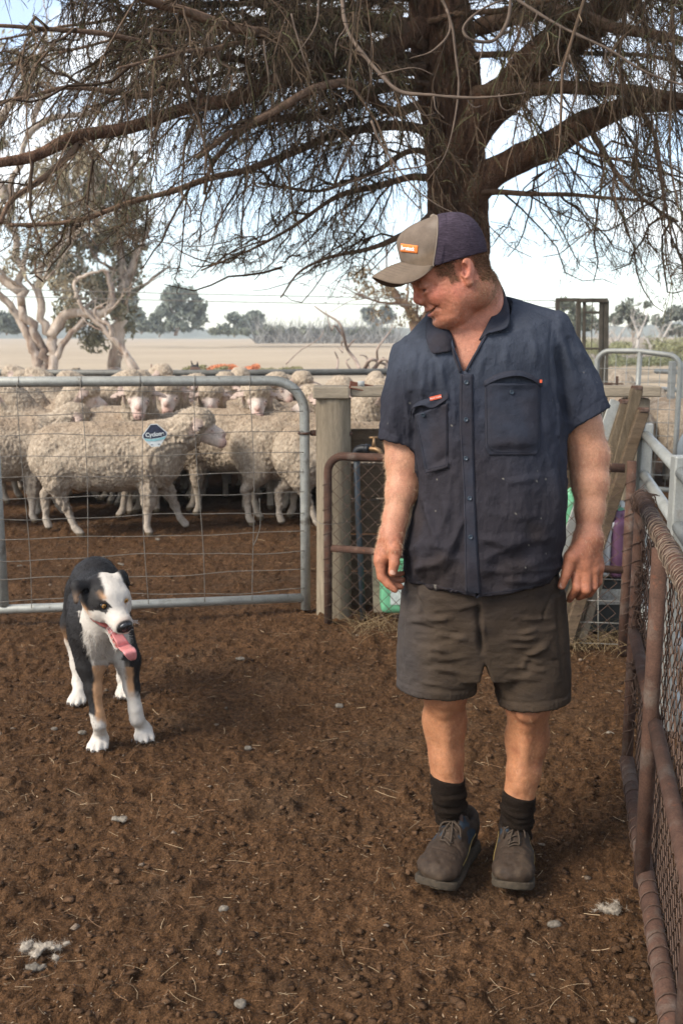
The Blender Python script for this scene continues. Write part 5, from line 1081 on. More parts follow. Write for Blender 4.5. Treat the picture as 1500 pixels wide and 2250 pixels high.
LN = [((94, -3), (68, 0), 2.4, .0028), ((70, 2), (50, 14), 2.2, .0024), ((70, 0), (46, 2), 2.2, .0028), ((70, -2), (50, -10), 2.2, .0024), ((72, -5), (54, -19), 2.2, .0018), ((90, -12), (70, -13), 2.4, .0014), ((93, 7), (72, 8), 2.4, .0020),
      ((58, -40), (46, -58), 2.2, .0009), ((48, -34), (36, -52), 2.2, .0006), ((90, -66), (80, -66), 2, .0008)]
for a_, b_, w_, am_ in LN: h -= am_ * np.exp(-(segd(L[:, 0], L[:, 1], a_, b_)[0] / w_) ** 2) * (np.abs(L[:, 2]) > 14) * (L[:, 1] < 30)
hn = (py > 1190) & (py < 1330)
h -= hn * .0007 * np.clip(vnoise(V * (1, 1, 3.2), 110, 44), 0, 1) * 1.5
V = V + N * h[:, None]
col = np.tile((.37, .150, .085), (len(V), 1))
def blend(c, m): global col; col = col * (1 - m[:, None]) + np.array(c) * m[:, None]
hd = sstep(1.40, 1.47, V[:, 2]) * sstep(770, 735, py)
def hsp(u, v, w, r, soft=.6): return sstep(1, soft * .3, np.sqrt(((L[:, 0] - u) / r[0]) ** 2 + ((L[:, 1] - v) / r[1]) ** 2 + ((np.abs(L[:, 2]) - w) / r[2]) ** 2))
blend((.46, .168, .094), hd * .85)
blend((.50, .125, .085), hsp(66, -20, 42, (34, 30, 30)) * .75)
blend((.44, .125, .085), hsp(106, -14, 0, (26, 28, 24)) * .75)
blend((.43, .13, .09), hsp(20, -30, 60, (40, 30, 26)) * .6)
blend((.42, .22, .15), hsp(78, -76, 0, (26, 22, 40)) * .6)
blend((.40, .23, .15), hsp(82, 8, 32, (14, 12, 24)) * .5)
blend((.43, .125, .11), hsp(92, -57, 0, (10, 5.5, 22), 2.5) * .8)
blend((.40, .13, .11), hsp(92, -44.5, 0, (9, 4.5, 22), 2.5) * .5)
blend((.05, .02, .015), hsp(90, -51.3, 0, (9, 3.2, 16), 2.6) * .9)
vl_ = -51.5 + np.clip(92 - L[:, 0], 0, 40) ** 1.3 * .22; blend((.09, .03, .022), np.exp(-((L[:, 1] - vl_) / 1.9) ** 2) * sstep(70, 76, L[:, 0]) * (L[:, 1] < -30) * (L[:, 0] < 105) * .85)
blend((.06, .03, .02), hsp(92, -1.5, 31, (10, 2.4, 17), 2.6) * .85)
blend((.46, .15, .11), hsp(-4, 2, 70, (20, 30, 12)) * .6)
blend((.16, .05, .035), hsp(4, 5, 68, (9, 13, 9), 2) * .7)
for (u, v, w, a, b) in ((96, -35, 7, 7, 5),): blend((.08, .02, .015), hsp(u, v, w, (a, b, 5), 2.5) * .8)
blend((.42, .17, .105), sstep(770, 700, py) * sstep(600, 640, py) * (np.abs(px - 1050) < 90) * .4 * (L[:, 0] < 30))
chest = (py > 722) * (py < 830) * (px > 975) * (px < 1090) * 1.0
blend((.39, .155, .092), chest * .7)
arms = ((py > 880) & (py < 1340) & ((px < 925) | (px > 1240))).astype(float)
blend((.46, .225, .130), arms * sstep(1190, 1090, py) * .85)
hands = ((py > 1180) & (py < 1340) & ((px < 895) | (px > 1215))).astype(float)
blend((.37, .135, .068), hands * (.75 + .25 * fbm(V, 60, 2, 8)))
blend((.26, .10, .055), hands * sstep(.1, .5, fbm(V, 70, 3, 5)) * .7)
legs = (py > 1450).astype(float)
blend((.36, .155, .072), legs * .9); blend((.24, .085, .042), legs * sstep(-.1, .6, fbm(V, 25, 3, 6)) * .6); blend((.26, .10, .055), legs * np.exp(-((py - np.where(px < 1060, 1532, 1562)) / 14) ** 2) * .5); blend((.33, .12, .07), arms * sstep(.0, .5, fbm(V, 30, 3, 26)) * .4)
blend((.33, .12, .07), hd * sstep(.0, .6, fbm(V, 45, 3, 12)) * .3)
body = child('body', mesh_np('farmer_body', V, F, M_skin, col=np.clip(col, 0, 1)), man)
BV, BF, BN, BC = V, F, N, col
print('body', len(V), time.time() - T0)

# ---- body hair: forearms, calves, chest, stubble, head hair
def add_hair(name, mask, n, Lh, comb, colA, colB, rad=.00035, lift=.35, curl=.25, k=4, label=None):
    P, Nn, ix = scatter(BV, BF, n, w=mask)
    P = P - Nn * .0008
    Q, Wd = hairs(P, Nn, Lh * R.uniform(.6, 1.2, n), comb, rad, k, lift, curl)
    t = R.rand(n, 1); c = np.array(colA) * t + np.array(colB) * (1 - t)
    o = child(name, ribbons(Q, Wd * 1.3, name, M_hair, c), man)
    if label: tag(o, label)
    return o
bu, bv, bw = L[:, 0], L[:, 1], L[:, 2]
am = (py > 930) & (py < 1215) & ((px < 925) | (px > 1240))
add_hair('arm_hair', am * (1 + 2.0 * (np.abs(BN[:, 0]) > .7)), 7000, .014, (0, 0, -1), (.60, .42, .26), (.42, .26, .15), .00022, .45, .35)
lm = (py > 1520) & (py < 1760)
add_hair('leg_hair', lm * 1.0, 5000, .010, (0, 0, -1), (.48, .30, .17), (.34, .2, .11), .0002, .35, .35)
add_hair('chest_hair', ((py > 725) & (py < 835) & (px > 975) & (px < 1085)) * 1.0, 1600, .012, (-.3, 0, -1), (.55, .33, .20), (.40, .2, .11), .00022, .4, .6)
fm = (bw > -70) & ((bv < -48) & (bu > -5) & (bu < 95) & (bv > -105) | ((bu < 22) & (bu > -20) & (bv < -20) & (bv > -70)))
add_hair('stubble', fm * 1.0, 5000, .004, -HV, (.62, .47, .35), (.30, .15, .09), .00022, .6, .5, 3)
hm = ((bu > -85) & (bu < 62) & (bv > -45) & (bv < 60) & (np.abs(bw) > 20)) & ~((bu > 22) & (bv < -6)) & ~((bu > 38) & (bv < 12)) & ~((bu > -26) & (bu < 20) & (bv < 30) & (bv > -40) & (np.abs(bw) > 40)) & ~((bv < -28) & (bu > -55))
hm = hm & ((bu < -20) | (bv > -14)); nz = fbm(V, 60, 2, 71); hm = hm * np.clip(np.minimum(np.minimum((60 - bu) / 9, (bv + 44) / 14), 1.2) + nz * .7, 0, 1) * (1 + 1.3 * (bu > 10))
add_hair('hair', hm * (1.0 + 2 * (bu < -20)), 28000, .0115, -HU * .7 - HV * .7, (.24, .13, .065), (.075, .036, .019), .00042, .35, .7, 4, 'short wavy brown hair under the cap')
nm = (bu < 0) & (bv < -20) & (bv > -95) & (bw > -60); nm = nm * np.clip((bv + 95) / 50 + fbm(V, 50, 2, 72) * .6, 0, 1) * np.clip(-bu / 20, 0, 1)
add_hair('nape_hair', nm * 1.0, 9000, .007, -HV, (.50, .33, .20), (.22, .11, .06), .00026, .4, .5)
em = (bu > 84) & (bv > 12) & (bv < 24) & (np.abs(bw) > 10) & (np.abs(bw) < 42)
add_hair('eyebrow', em * 1.0, 500, .008, -HU * .3 + HW * .5 + HV * .1, (.45, .28, .17), (.3, .17, .09), .0003, .4, .3)
# eyes, teeth, nails
def small(name, prims, h, m, pad=.004, parent=None):
    lo = np.min([prim_bs(p)[0] - prim_bs(p)[1] for p in prims if p['op'] == 'u'], 0) - pad; hi = np.max([prim_bs(p)[0] + prim_bs(p)[1] for p in prims if p['op'] == 'u'], 0) + pad
    v, f = sdf_mesh(prims, lo, hi, h, smooth=0); return child(name, mesh_np(name, v, f, m), parent or man)
small('teeth', [hell((82, -49.6, 2), (8.5, 2.6, 13), 1)], .0012, M_tooth)
nl = MB()
def nail(c, d, up, wd, ln, par):
    c = np.asarray(c); d = np.asarray(d, float); d /= np.linalg.norm(d); up = np.asarray(up, float); up = up - d * (up @ d); up /= np.linalg.norm(up); s = np.cross(d, up)
    m = MB(); n = 5; P = []
    for i in range(n):
        for j in range(n):
            a = (j / (n - 1) * 2 - 1); t = i / (n - 1) * 2 - 1
            P.append(c + d * t * ln / 2 * (1 - .12 * a * a) + s * a * wd / 2 * (1 - .15 * t * t) - up * (a * a * wd * .16))
    Fq = [(i * n + j, i * n + j + 1, (i + 1) * n + j + 1, (i + 1) * n + j) for i in range(n - 1) for j in range(n - 1)]
    m.add(P, Fq); child('thumbnail', m.mesh('thumbnail', M_nail), par)
a, b = W(866, 1236, 2.55), W(862, 1258, 2.545); nail(b + np.array((0, -.0117, .004)), b - a, (0, -1, .1), .0155, .014, man)
a, b = W(1243, 1262, 2.575), W(1233, 1287, 2.575); nail(b + np.array((.000, -.0109, .003)), b - a, (0, -1, .05), .0145, .013, man)

# ================================================================ shirt
zt = np.array((.72, .80, .91, .98, 1.06, 1.12, 1.174, 1.25, 1.36, 1.43, 1.47, 1.50))
S = [loft((0, TY, .72), (0, TY, 1.50), (zt - .72) / .78, [.212, .213, .216, .2105, .204, .2025, .204, .202, .20, .18, .15, .11], [.135, .14, .14, .14, .14, .14, .145, .145, .145, .14, .12, .10],
          ox=[.386, .386, .383, .3925, .4015, .4015, .399, .394, .378, .375, .378, .38], oy=[0] * 12, bf=[.16, .168, .178, .178, .17, .16, .15, .14, .128, .122, .115, .10], n=2.35, k=.02)]
S += [cone(W(1000, 715, 2.735), W(905, 788, 2.70), .078, .052, .04), cone(W(1085, 705, 2.74), W(1195, 735, 2.71), .072, .068, .04), ell(W(1150, 770, 2.66), (.09, .09, .09), k=.04), cone(W(918, 798, 2.70), W(890, 880, 2.69), .056, .056, .03), cone(W(1200, 752, 2.71), W(1262, 860, 2.69), .066, .066, .03), ell(W(955, 810, 2.65), (.08, .09, .08), k=.04)]
lsA, lsB = W(918, 775, 2.70), W(873, 974, 2.68)
rsA, rsB = W(1185, 730, 2.71), W(1291, 921, 2.67)
S += [loft(lsA, lsB, [0, .3, .6, .9, 1], [.058, .062, .058, .0545, .0545], [.065, .07, .066, .062, .062], n=2.1, k=.03, ox=[0, 0, 0, 0, 0]),
      loft(rsA, rsB, [0, .3, .6, .9, 1], [.066, .070, .068, .0675, .0685], [.07, .075, .075, .072, .072], n=2.1, k=.03)]
# openings
S += [loft(lsA + (lsB - lsA) * .72, lsA + (lsB - lsA) * 1.2, [0, 1], [.0475, .0475], [.0545, .0545], n=2.1, op='s', k=.001), loft(rsA + (rsB - rsA) * .72, rsA + (rsB - rsA) * 1.2, [0, 1], [.0605, .0605], [.0645, .0645], n=2.1, op='s', k=.001)]
def hemf(P):
    x, y = proj(P); return (np.interp(x, (880, 890, 905, 935, 975, 1024, 1058, 1075, 1120, 1180, 1212, 1236), (1255, 1270, 1281, 1291, 1298, 1308, 1312, 1312, 1305, 1292, 1280, 1250)) - y) * .0012
S.append(fun(hemf, (.39, 2.66, .8), .5, .002, 's'))
zi = np.array((.70, .80, .91)); S.append(loft((0, TY, .70), (0, TY, .90), [0, .5, 1], [.207, .207, .205], [.132, .132, .132], ox=[.386, .386, .384], oy=[0, 0, 0], bf=[.158, .162, .168], n=2.35, op='s', k=.001))
def vneck(P):
    x, y = proj(P); l = np.interp(y, (700, 729, 817), (975, 988, 1017)); r = np.interp(y, (700, 732, 817), (1082, 1066, 1019))
    return np.maximum(np.maximum(l - x, x - r), np.maximum(y - 817, P[:, 1] * 800 - 2.66 * 800)) * .0012
S.append(fun(vneck, W(1025, 760, 2.6), .16, .002, 's'))
S += [cone(W(1040, 760, 2.70), W(1036, 640, 2.70), .083, .088, .004, 's'), cone(W(1058, 750, 2.71), W(1052, 640, 2.70), .080, .084, .004, 's')]
V, F = sdf_mesh(S, (.0, 2.40, .74), (.80, 2.92, 1.66), .0040, smooth=1)
N = normals(V, F); px, py = proj(V)
h = folds(V, N, [([(930, 775), (930, 870)], 7, .005), ([(950, 785), (948, 860)], 6, .004), ([(968, 800), (985, 900)], 6, .004), ([(915, 770), (903, 860)], 7, .004),
                 ([(990, 790), (1000, 900), (998, 960)], 5, .003), ([(914, 1048), (935, 1120), (975, 1235)], 7, .008), ([(925, 1040), (990, 1000)], 8, -.005), ([(922, 1052), (985, 1018), (1010, 960)], 8, .006),
                 ([(905, 1100), (922, 1200), (930, 1270)], 9, .006), ([(892, 1215), (930, 1195), (990, 1205)], 9, .005), ([(890, 1250), (950, 1240), (1010, 1225)], 9, .005), ([(900, 1235), (960, 1222)], 7, -.004),
                 ([(1000, 1010), (1008, 1100), (1005, 1200)], 8, .004), ([(960, 1060), (985, 1150), (1000, 1240)], 9, .004),
                 ([(1060, 1180), (1110, 1200), (1220, 1185)], 9, .0045), ([(1065, 1230), (1140, 1245), (1225, 1225)], 9, .0045), ([(1062, 1120), (1130, 1140), (1200, 1130)], 8, .003),
                 ([(1070, 1040), (1120, 1060), (1230, 1040)], 9, .003), ([(1210, 1010), (1222, 1100), (1215, 1230)], 8, .005), ([(1232, 1000), (1236, 1100), (1228, 1220)], 6, -.004), ([(1100, 1275), (1170, 1280), (1215, 1262)], 7, .004),
                 ([(1222, 705), (1240, 770), (1268, 860)], 9, .005), ([(1245, 740), (1285, 830)], 8, -.005), ([(1225, 760), (1232, 850), (1246, 925)], 9, -.010), ([(1212, 780), (1222, 860), (1235, 940)], 6, .004),
                 ([(880, 790), (862, 870), (860, 950)], 8, .004), ([(900, 860), (906, 940), (912, 980)], 7, -.007), ([(1060, 770), (1048, 850)], 7, .003), ([(1120, 730), (1105, 810)], 8, .003), ([(1165, 720), (1180, 810)], 8, .003), ([(1030, 1240), (1025, 1300)], 6, .003)])
Q = V.copy(); Q[:, 2] *= .45
h += (fbm(Q, 20, 3, 4) * .0075 + fbm(V, 55, 2, 14) * .002) * sstep(1.45, 1.3, V[:, 2]) + fbm(V, 40, 2, 19) * .0010
fl_ = sstep(1010, 985, px) * sstep(1010, 980, py) * sstep(745, 780, py) * (px > 885)
sk = V.copy(); sk[:, 0] += (sk[:, 2] - 1.3) * .12; sk[:, 2] *= .10; sk[:, 1] = 0
h += fl_ * (.5 - np.abs(fbm(sk, 34, 2, 61)) * 2.2) * .0075
lr_ = sstep(1030, 1000, px) * sstep(1000, 1060, py); sk = V.copy(); sk[:, 0] -= (sk[:, 2] - 1.0) * .35; sk[:, 2] *= .22; sk[:, 1] = 0; h += lr_ * (.5 - np.abs(fbm(sk, 22, 2, 62)) * 2.2) * .010
rr_ = sstep(1050, 1080, px) * sstep(1140, 1200, py); sk = V.copy(); sk[:, 0] *= .25; sk[:, 1] = 0; h += rr_ * (.5 - np.abs(fbm(sk, 24, 2, 63)) * 2.2) * .006
sl_ = (px > 1222) * (py < 960) + (px < 893) * (py < 980); sk = V.copy(); sk[:, 2] *= .2; h += sl_ * (.5 - np.abs(fbm(sk, 18, 2, 64)) * 2.2) * .009
# seam lines: shoulder yoke, armholes, cuffs
for pl, w_, am_ in (([(1112, 662), (1165, 680), (1213, 700)], 2.2, -.0022), ([(893, 748), (925, 730), (946, 722)], 2, -.002), ([(1213, 700), (1206, 760), (1208, 830), (1222, 900)], 2.2, -.002), ([(1222, 700), (1215, 760), (1218, 830), (1230, 900)], 1.8, .0014),
                    ([(893, 750), (884, 790), (893, 830)], 2, -.002), ([(832, 938), (870, 957), (914, 968)], 1.6, -.0018), ([(1250, 928), (1290, 900), (1328, 872)], 1.8, -.002)):
    D = np.full(len(V), 1e9)
    for i in range(len(pl) - 1): D = np.minimum(D, segd(px, py, pl[i], pl[i + 1])[0])
    h += am_ * np.exp(-(D / w_) ** 2) * (N[:, 1] < .2)
def inner(A_, B_, r_):
    d_ = (B_ - A_) / np.linalg.norm(B_ - A_); q_ = V - A_; t_ = q_ @ d_; q_ = q_ - np.outer(t_, d_); return (np.linalg.norm(q_, axis=1) < r_) & ((q_ * N).sum(1) < 0)
h = np.where(inner(lsA, lsB, .075) | inner(rsA, rsB, .085) | ((V[:, 2] < .9) & inner(np.array((.386, TY, .7)), np.array((.386, TY, 1.)), .26)), -h, h)
V = V + N * h[:, None]; V = lap(V, F, .3)
col = np.tile((.027, .030, .042), (len(V), 1))
blend((.058, .067, .086), sstep(1.30, 1.45, V[:, 2]) * .45)               # paler blue towards the shoulders
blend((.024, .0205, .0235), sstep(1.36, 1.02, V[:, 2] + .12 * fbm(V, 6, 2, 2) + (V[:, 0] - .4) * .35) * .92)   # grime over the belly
blend((.034, .024, .019), sstep(.05, .5, fbm(V, 8, 3, 31)) * sstep(1.2, 1.0, V[:, 2]) * .5)
for i in range(80):                                                        # dried splashes and chaff
    j = R.randint(len(V)); m_ = np.exp(-((V - V[j]) ** 2).sum(1) / (R.uniform(.0010, .0022) ** 2)); blend((.30, .27, .22), m_ * .6)
shirt = child('shirt', mesh_np('work_shirt', V, F, M_shirt, col=col), man)
bvh = BVHTree.FromPolygons([tuple(v) for v in V], [tuple(f) for f in F.tolist()])
CAM = np.array((0, 0, CAMZ))
def hit(px_, py_, bvh_=None):
    d = W(px_, py_, 3.0) - CAM; d /= np.linalg.norm(d)
    l, n, i, t = (bvh_ or bvh).ray_cast(Vector(CAM), Vector(d), 6)
    if l is None: return None, None
    n = np.array(n)
    if n @ d > 0: n = -n
    return np.array(l), n
def smooth_grid(P, it=2):
    for _ in range(it):
        Q = P.copy(); Q[1:-1, 1:-1] = (P[:-2, 1:-1] + P[2:, 1:-1] + P[1:-1, :-2] + P[1:-1, 2:]) / 4; P = P * .4 + Q * .6
    return P
def patch(name, quad, nu, nv, th, puff=0, m=None, parent=None, edge=.0, bend=None, bvh_=None, label=None):
    """cloth patch lying on the surface; quad = four photo points (tl,tr,br,bl) or a function (u,v)->px,py"""
    f = quad if callable(quad) else (lambda u, v: tuple((1 - v) * ((1 - u) * np.array(quad[0]) + u * np.array(quad[1])) + v * ((1 - u) * np.array(quad[3]) + u * np.array(quad[2]))))
    P = np.zeros((nv, nu, 3)); Nn = np.zeros((nv, nu, 3)); last = None
    for j in range(nv):
        for i in range(nu):
            l, n = hit(*f(i / (nu - 1), j / (nv - 1)), bvh_)
            if l is None: l, n = last
            last = (l, n); P[j, i] = l; Nn[j, i] = n
    P = smooth_grid(P, 2); Nn = smooth_grid(Nn, 3); Nn /= np.linalg.norm(Nn, axis=2, keepdims=True)
    u = np.linspace(0, 1, nu)[None, :]; v = np.linspace(0, 1, nv)[:, None]
    off = np.full((nv, nu), th) + (puff * (np.sin(np.pi * u) ** .6) * (np.sin(np.pi * v) ** .6) if not callable(puff) else puff(u, v))
    top = P + Nn * off[..., None]; bot = P - Nn * .004
    m_ = MB(); g = lambda a, o: o + a
    ids = np.arange(nu * nv).reshape(nv, nu)
    Fq = np.stack([ids[:-1, :-1], ids[:-1, 1:], ids[1:, 1:], ids[1:, :-1]], -1).reshape(-1, 4)[:, ::-1]
    VV = np.concatenate([top.reshape(-1, 3), bot.reshape(-1, 3)]); n0 = nu * nv
    ring = np.concatenate([ids[0, :], ids[1:, -1], ids[-1, -2::-1], ids[-2:0:-1, 0]]); r2 = np.roll(ring, -1)
    Fs = np.stack([ring, r2, r2 + n0, ring + n0], 1)
    m_.add(VV, np.concatenate([Fq, Fs]))
    o = child(name, m_.mesh(name, m or M_shirtflat), parent or man)
    if label: tag(o, label)
    return o, top, Nn
M_shirtflat = mat('shirt_cloth_patch', (.026, .029, .040), rough=.92, spec=.1, mottles=[(6, .40, .62, (.029, .025, .029), .9)], noise=[(40, .85, 1.15), (900, .85, 1.15)], bump=[(1100, .25, .001), (60, .5, .006)])
def plk(u, v):
    y = 822 + v * (1312 - 822); l = np.interp(y, (822, 870, 950, 1090, 1290, 1312), (1011, 1009, 1010, 1018, 1022, 1023)); r = np.interp(y, (822, 870, 1010, 1150, 1312), (1038, 1038, 1040, 1045, 1055)); return l + u * (r - l), y
placket, _, _ = patch('placket', plk, 7, 60, .003, m=M_shirtflat)
plb = BVHTree.FromPolygons([tuple(v.co) for v in placket.data.vertices], [tuple(p.vertices) for p in placket.data.polygons]); off = np.array(placket.location) + np.array(man.location)
def stitch(name, pts, bv=None, r=.0006, lift=.0008, m=None, n=None, parent=None):
    P = []; 
    for i in range(len(pts) - 1):
        k = max(3, int(np.hypot(pts[i + 1][0] - pts[i][0], pts[i + 1][1] - pts[i][1]) / 4))
        for t in np.linspace(0, 1, k, endpoint=(i == len(pts) - 2)):
            l, nn = hit(pts[i][0] * (1 - t) + pts[i + 1][0] * t, pts[i][1] * (1 - t) + pts[i + 1][1] * t, bv)
            if l is not None: P.append(l + nn * lift)
    if len(P) < 3: return
    P = np.array(P); P[1:-1] = (P[:-2] + P[1:-1] * 2 + P[2:]) / 4
    mb = MB(); mb.tube(P, r, 4, col=None); return child(name, mb.mesh(name, m or M_shirt_d), parent or man)
stitch('placket_seam', [(1014, 824), (1013, 950), (1021, 1090), (1025, 1306)], plb, lift=.0006)
stitch('placket_seam', [(1035, 824), (1037, 1010), (1042, 1150), (1051, 1306)], plb, lift=.0006)
def button(px_, py_, bv=None, r=.0058):
    l, n = hit(px_, py_, bv)
    if l is None: return
    z = n; x = np.cross((0, 0, 1), z); x /= np.linalg.norm(x); y = np.cross(z, x); mb = MB()
    mb.lathe([(0.0001, 0), (r, 0), (r, .0016), (r * .93, .0024), (r * .75, .0024), (r * .65, .0016), (.0001, .0016)], (0, 0, 0), 16)
    for sx in (-1, 1):
        for sy in (-1, 1): mb.lathe([(.0001, .0019), (.0007, .0019), (.0007, .001)], (sx * .0015, sy * .0015, 0), 6)
    mb.V = [v @ np.stack([x, y, z], 1).T + l + n * .0008 for v in mb.V]
    child('button', mb.mesh('button', M_btn), man)
for p in ((1024, 840), (1023, 922), (1023, 1007), (1031, 1095), (1033, 1180)): button(*p, plb)
# right-hand pocket, its open flap, label and button
def pk1(u, v):
    l = 1064 + 2 * v; r = 1185 - 1 * v; x = l + u * (r - l); y = 843 + v * (1000 - 843); c = max(0, v - .88) / .12
    if u < .12: y -= 0
    x = x + (.5 - u) * 18 * c ** 1.5 * (abs(2 * u - 1) ** 6); return x, y
def puff1(u, v): return .013 * np.sin(np.pi * u) ** .5 * sstep(.95, .82, v) * (0.25 + .75 * sstep(0, .9, v)) + .006 * np.exp(-((v) / .06) ** 2) * np.sin(np.pi * u)
pocket, ptop, pn = patch('pocket', pk1, 26, 34, .003, puff1)
pkb = BVHTree.FromPolygons([tuple(v.co) for v in pocket.data.vertices], [tuple(p.vertices) for p in pocket.data.polygons])
button(1123, 862, pkb)
def sheet(name, G_, th, m, parent=None, label=None):
    """cloth of thickness th from a grid of points"""
    G_ = np.asarray(G_, float); nv, nu, _ = G_.shape
    du = np.gradient(G_, axis=1); dv = np.gradient(G_, axis=0); n = np.cross(du, dv); n /= np.maximum(np.linalg.norm(n, axis=2, keepdims=True), 1e-9)
    ids = np.arange(nu * nv).reshape(nv, nu); n0 = nu * nv
    Fq = np.stack([ids[:-1, :-1], ids[:-1, 1:], ids[1:, 1:], ids[1:, :-1]], -1).reshape(-1, 4)
    ring = np.concatenate([ids[0, :], ids[1:, -1], ids[-1, -2::-1], ids[-2:0:-1, 0]]); r2 = np.roll(ring, -1)
    VV = np.concatenate([(G_ + n * th / 2).reshape(-1, 3), (G_ - n * th / 2).reshape(-1, 3)])
    mb = MB(); mb.add(VV, np.concatenate([Fq, Fq[:, ::-1] + n0, np.stack([ring + n0, r2 + n0, r2, ring], 1)]))
    o = child(name, mb.mesh(name, m), parent or man)
    if label: tag(o, label)
    return o
def curvegrid(rows, nu=14, mv=5):
    """rows: list of polylines (equal length) -> smooth grid"""
    Rw = [catmull(r, nu // (len(r) - 1) + 1) for r in rows]; A = np.stack(Rw, 0)
    return np.stack([catmull(A[:, i], mv) for i in range(A.shape[1])], 1)
def hw(p, lift=0):
    l, n = hit(*p); return l + n * lift
flap = curvegrid([[hw((1063, 848), .003), hw((1092, 843), .004), hw((1126, 840), .004), hw((1160, 843), .004), hw((1187, 848), .003)],
                  [hw((1063, 846), .006), hw((1093, 833), .013), hw((1128, 828), .018), hw((1160, 834), .013), hw((1187, 846), .006)],
                  [hw((1062, 848), .007), hw((1094, 826), .020), hw((1130, 819), .027), hw((1161, 826), .021), hw((1188, 848), .007)]])
# the flap is joined above its gap, the free edge bulging out
fl2 = curvegrid([[hw((1062, 838), .001), hw((1092, 822), .001), hw((1128, 814), .001), hw((1160, 820), .001), hw((1188, 838), .001)],
                 [hw((1062, 843), .005), hw((1093, 826), .010), hw((1129, 818), .013), hw((1160, 825), .010), hw((1188, 843), .005)],
                 [hw((1062, 849), .004), hw((1093, 834), .014), hw((1129, 828), .019), hw((1160, 834), .014), hw((1188, 851), .004)]])
sheet('pocket_flap', fl2, .0016, M_shirtflat)
gap = MB(); gp = [hw((1068, 846), .0036), hw((1095, 838), .0038), hw((1128, 834), .004), hw((1158, 838), .0038), hw((1182, 846), .0036)]
mk = MB(); mk.box(hw((1183, 838), .008), (.006, .002, .008)); child('pocket_tab', mk.mesh('pocket_tab', M_redl), man)
# left-hand pocket
def pk2(u, v):
    l = np.interp(v, (0, 1), (910, 935)); r = np.interp(v, (0, 1), (983, 984)); x = l + u * (r - l); yt = 912 - 26 * u; yb = 1040 - 12 * u
    return x, yt + v * (yb - yt)
pocket2, _, _ = patch('pocket', pk2, 16, 26, .0025, lambda u, v: .005 * np.sin(np.pi * u) * sstep(1, .7, v) + .006 * np.exp(-(v / .08) ** 2) * np.sin(np.pi * u))
pk2b = BVHTree.FromPolygons([tuple(v.co) for v in pocket2.data.vertices], [tuple(p.vertices) for p in pocket2.data.polygons])
button(930, 911, pk2b)
fl3 = curvegrid([[hw((901, 907), .003), hw((915, 885), .004), hw((945, 874), .004), hw((965, 868), .003), hw((983, 863), .002)],
                 [hw((902, 913), .008), hw((917, 893), .014), hw((945, 883), .015), hw((967, 880), .009), hw((983, 870), .004)],
                 [hw((901, 922), .006), hw((914, 897), .016), hw((932, 886), .019), hw((953, 896), .014), hw((984, 876), .004)]])
sheet('pocket_flap', fl3, .0016, M_shirtflat)
lp = hw((958, 871), .014); tm = text_mesh('Hard Yakka', .0062, 'label_print', M_white, .0003)
_m = MB(); _m.box((0, 0, 0), (.030, .0015, .0095)); lab = link('pocket_label', _m.mesh('pocket_label', M_redl), man); lab.location = Vector(lp) - man.location; lab.rotation_euler = (0, math.radians(-14), math.radians(-6))
tl = link('label_print', tm, lab); tl.location = (0, -.0012, 0); tl.rotation_euler = (math.radians(90), 0, 0)
# pocket seams and darts
stitch('pocket_seam', [(1068, 850), (1070, 978), (1086, 994), (1166, 993), (1180, 978), (1180, 850)], pkb)
stitch('pocket_seam', [(916, 925), (938, 1032), (980, 1022), (980, 895)], pk2b)
stitch('hem_seam', [(893, 1262), (925, 1281), (975, 1291), (1018, 1301)]); stitch('hem_seam', [(1062, 1304), (1120, 1298), (1180, 1285), (1222, 1262)])
# collar
def cp(x, y, lift, Y_):
    l, n = hit(x, y); w_ = W(x, y, Y_)
    return l + n * lift if l is not None and l[1] < 2.74 else w_
c1 = curvegrid([[W(1080, 610, 2.78), W(1091, 640, 2.73), W(1086, 680, 2.655), cp(1070, 712, .012, 2.6), cp(1052, 748, .006, 2.58)],
                [W(1086, 607, 2.77), W(1105, 640, 2.70), cp(1108, 684, .026, 2.64), cp(1096, 716, .022, 2.6), cp(1070, 738, .012, 2.58)],
                [W(1091, 616, 2.76), cp(1116, 655, .010, 2.70), cp(1121, 694, .013, 2.66), cp(1112, 731, .017, 2.6), cp(1076, 736, .010, 2.58)]])
sheet('collar', c1, .0035, M_shirtflat)
c2 = curvegrid([[cp(952, 700, .02, 2.70), cp(972, 716, .014, 2.65), cp(990, 734, .008, 2.60), cp(1000, 764, .005, 2.58)],
                [cp(944, 716, .020, 2.70), cp(955, 740, .022, 2.64), cp(974, 752, .016, 2.59), cp(988, 774, .008, 2.58)],
                [cp(938, 736, .010, 2.70), cp(941, 760, .013, 2.64), cp(959, 779, .014, 2.59), cp(978, 776, .007, 2.58)]])
sheet('collar', c2, .0035, M_shirtflat)
# facing edges of the open neck
for pts in ([(1066, 734), (1046, 770), (1020, 816)], [(986, 738), (999, 775), (1015, 818)]):
    P = []
    for p in pts:
        q = (p[0] + (4 if pts[0][0] > 1000 else -4), p[1]); l, n = hit(*q); P.append(l + n * .0025)
    P = catmull(P, 6); mb = MB(); mb.tube(P, .0035, 6); child('neck_facing', mb.mesh('neck_facing', M_shirtflat), man)

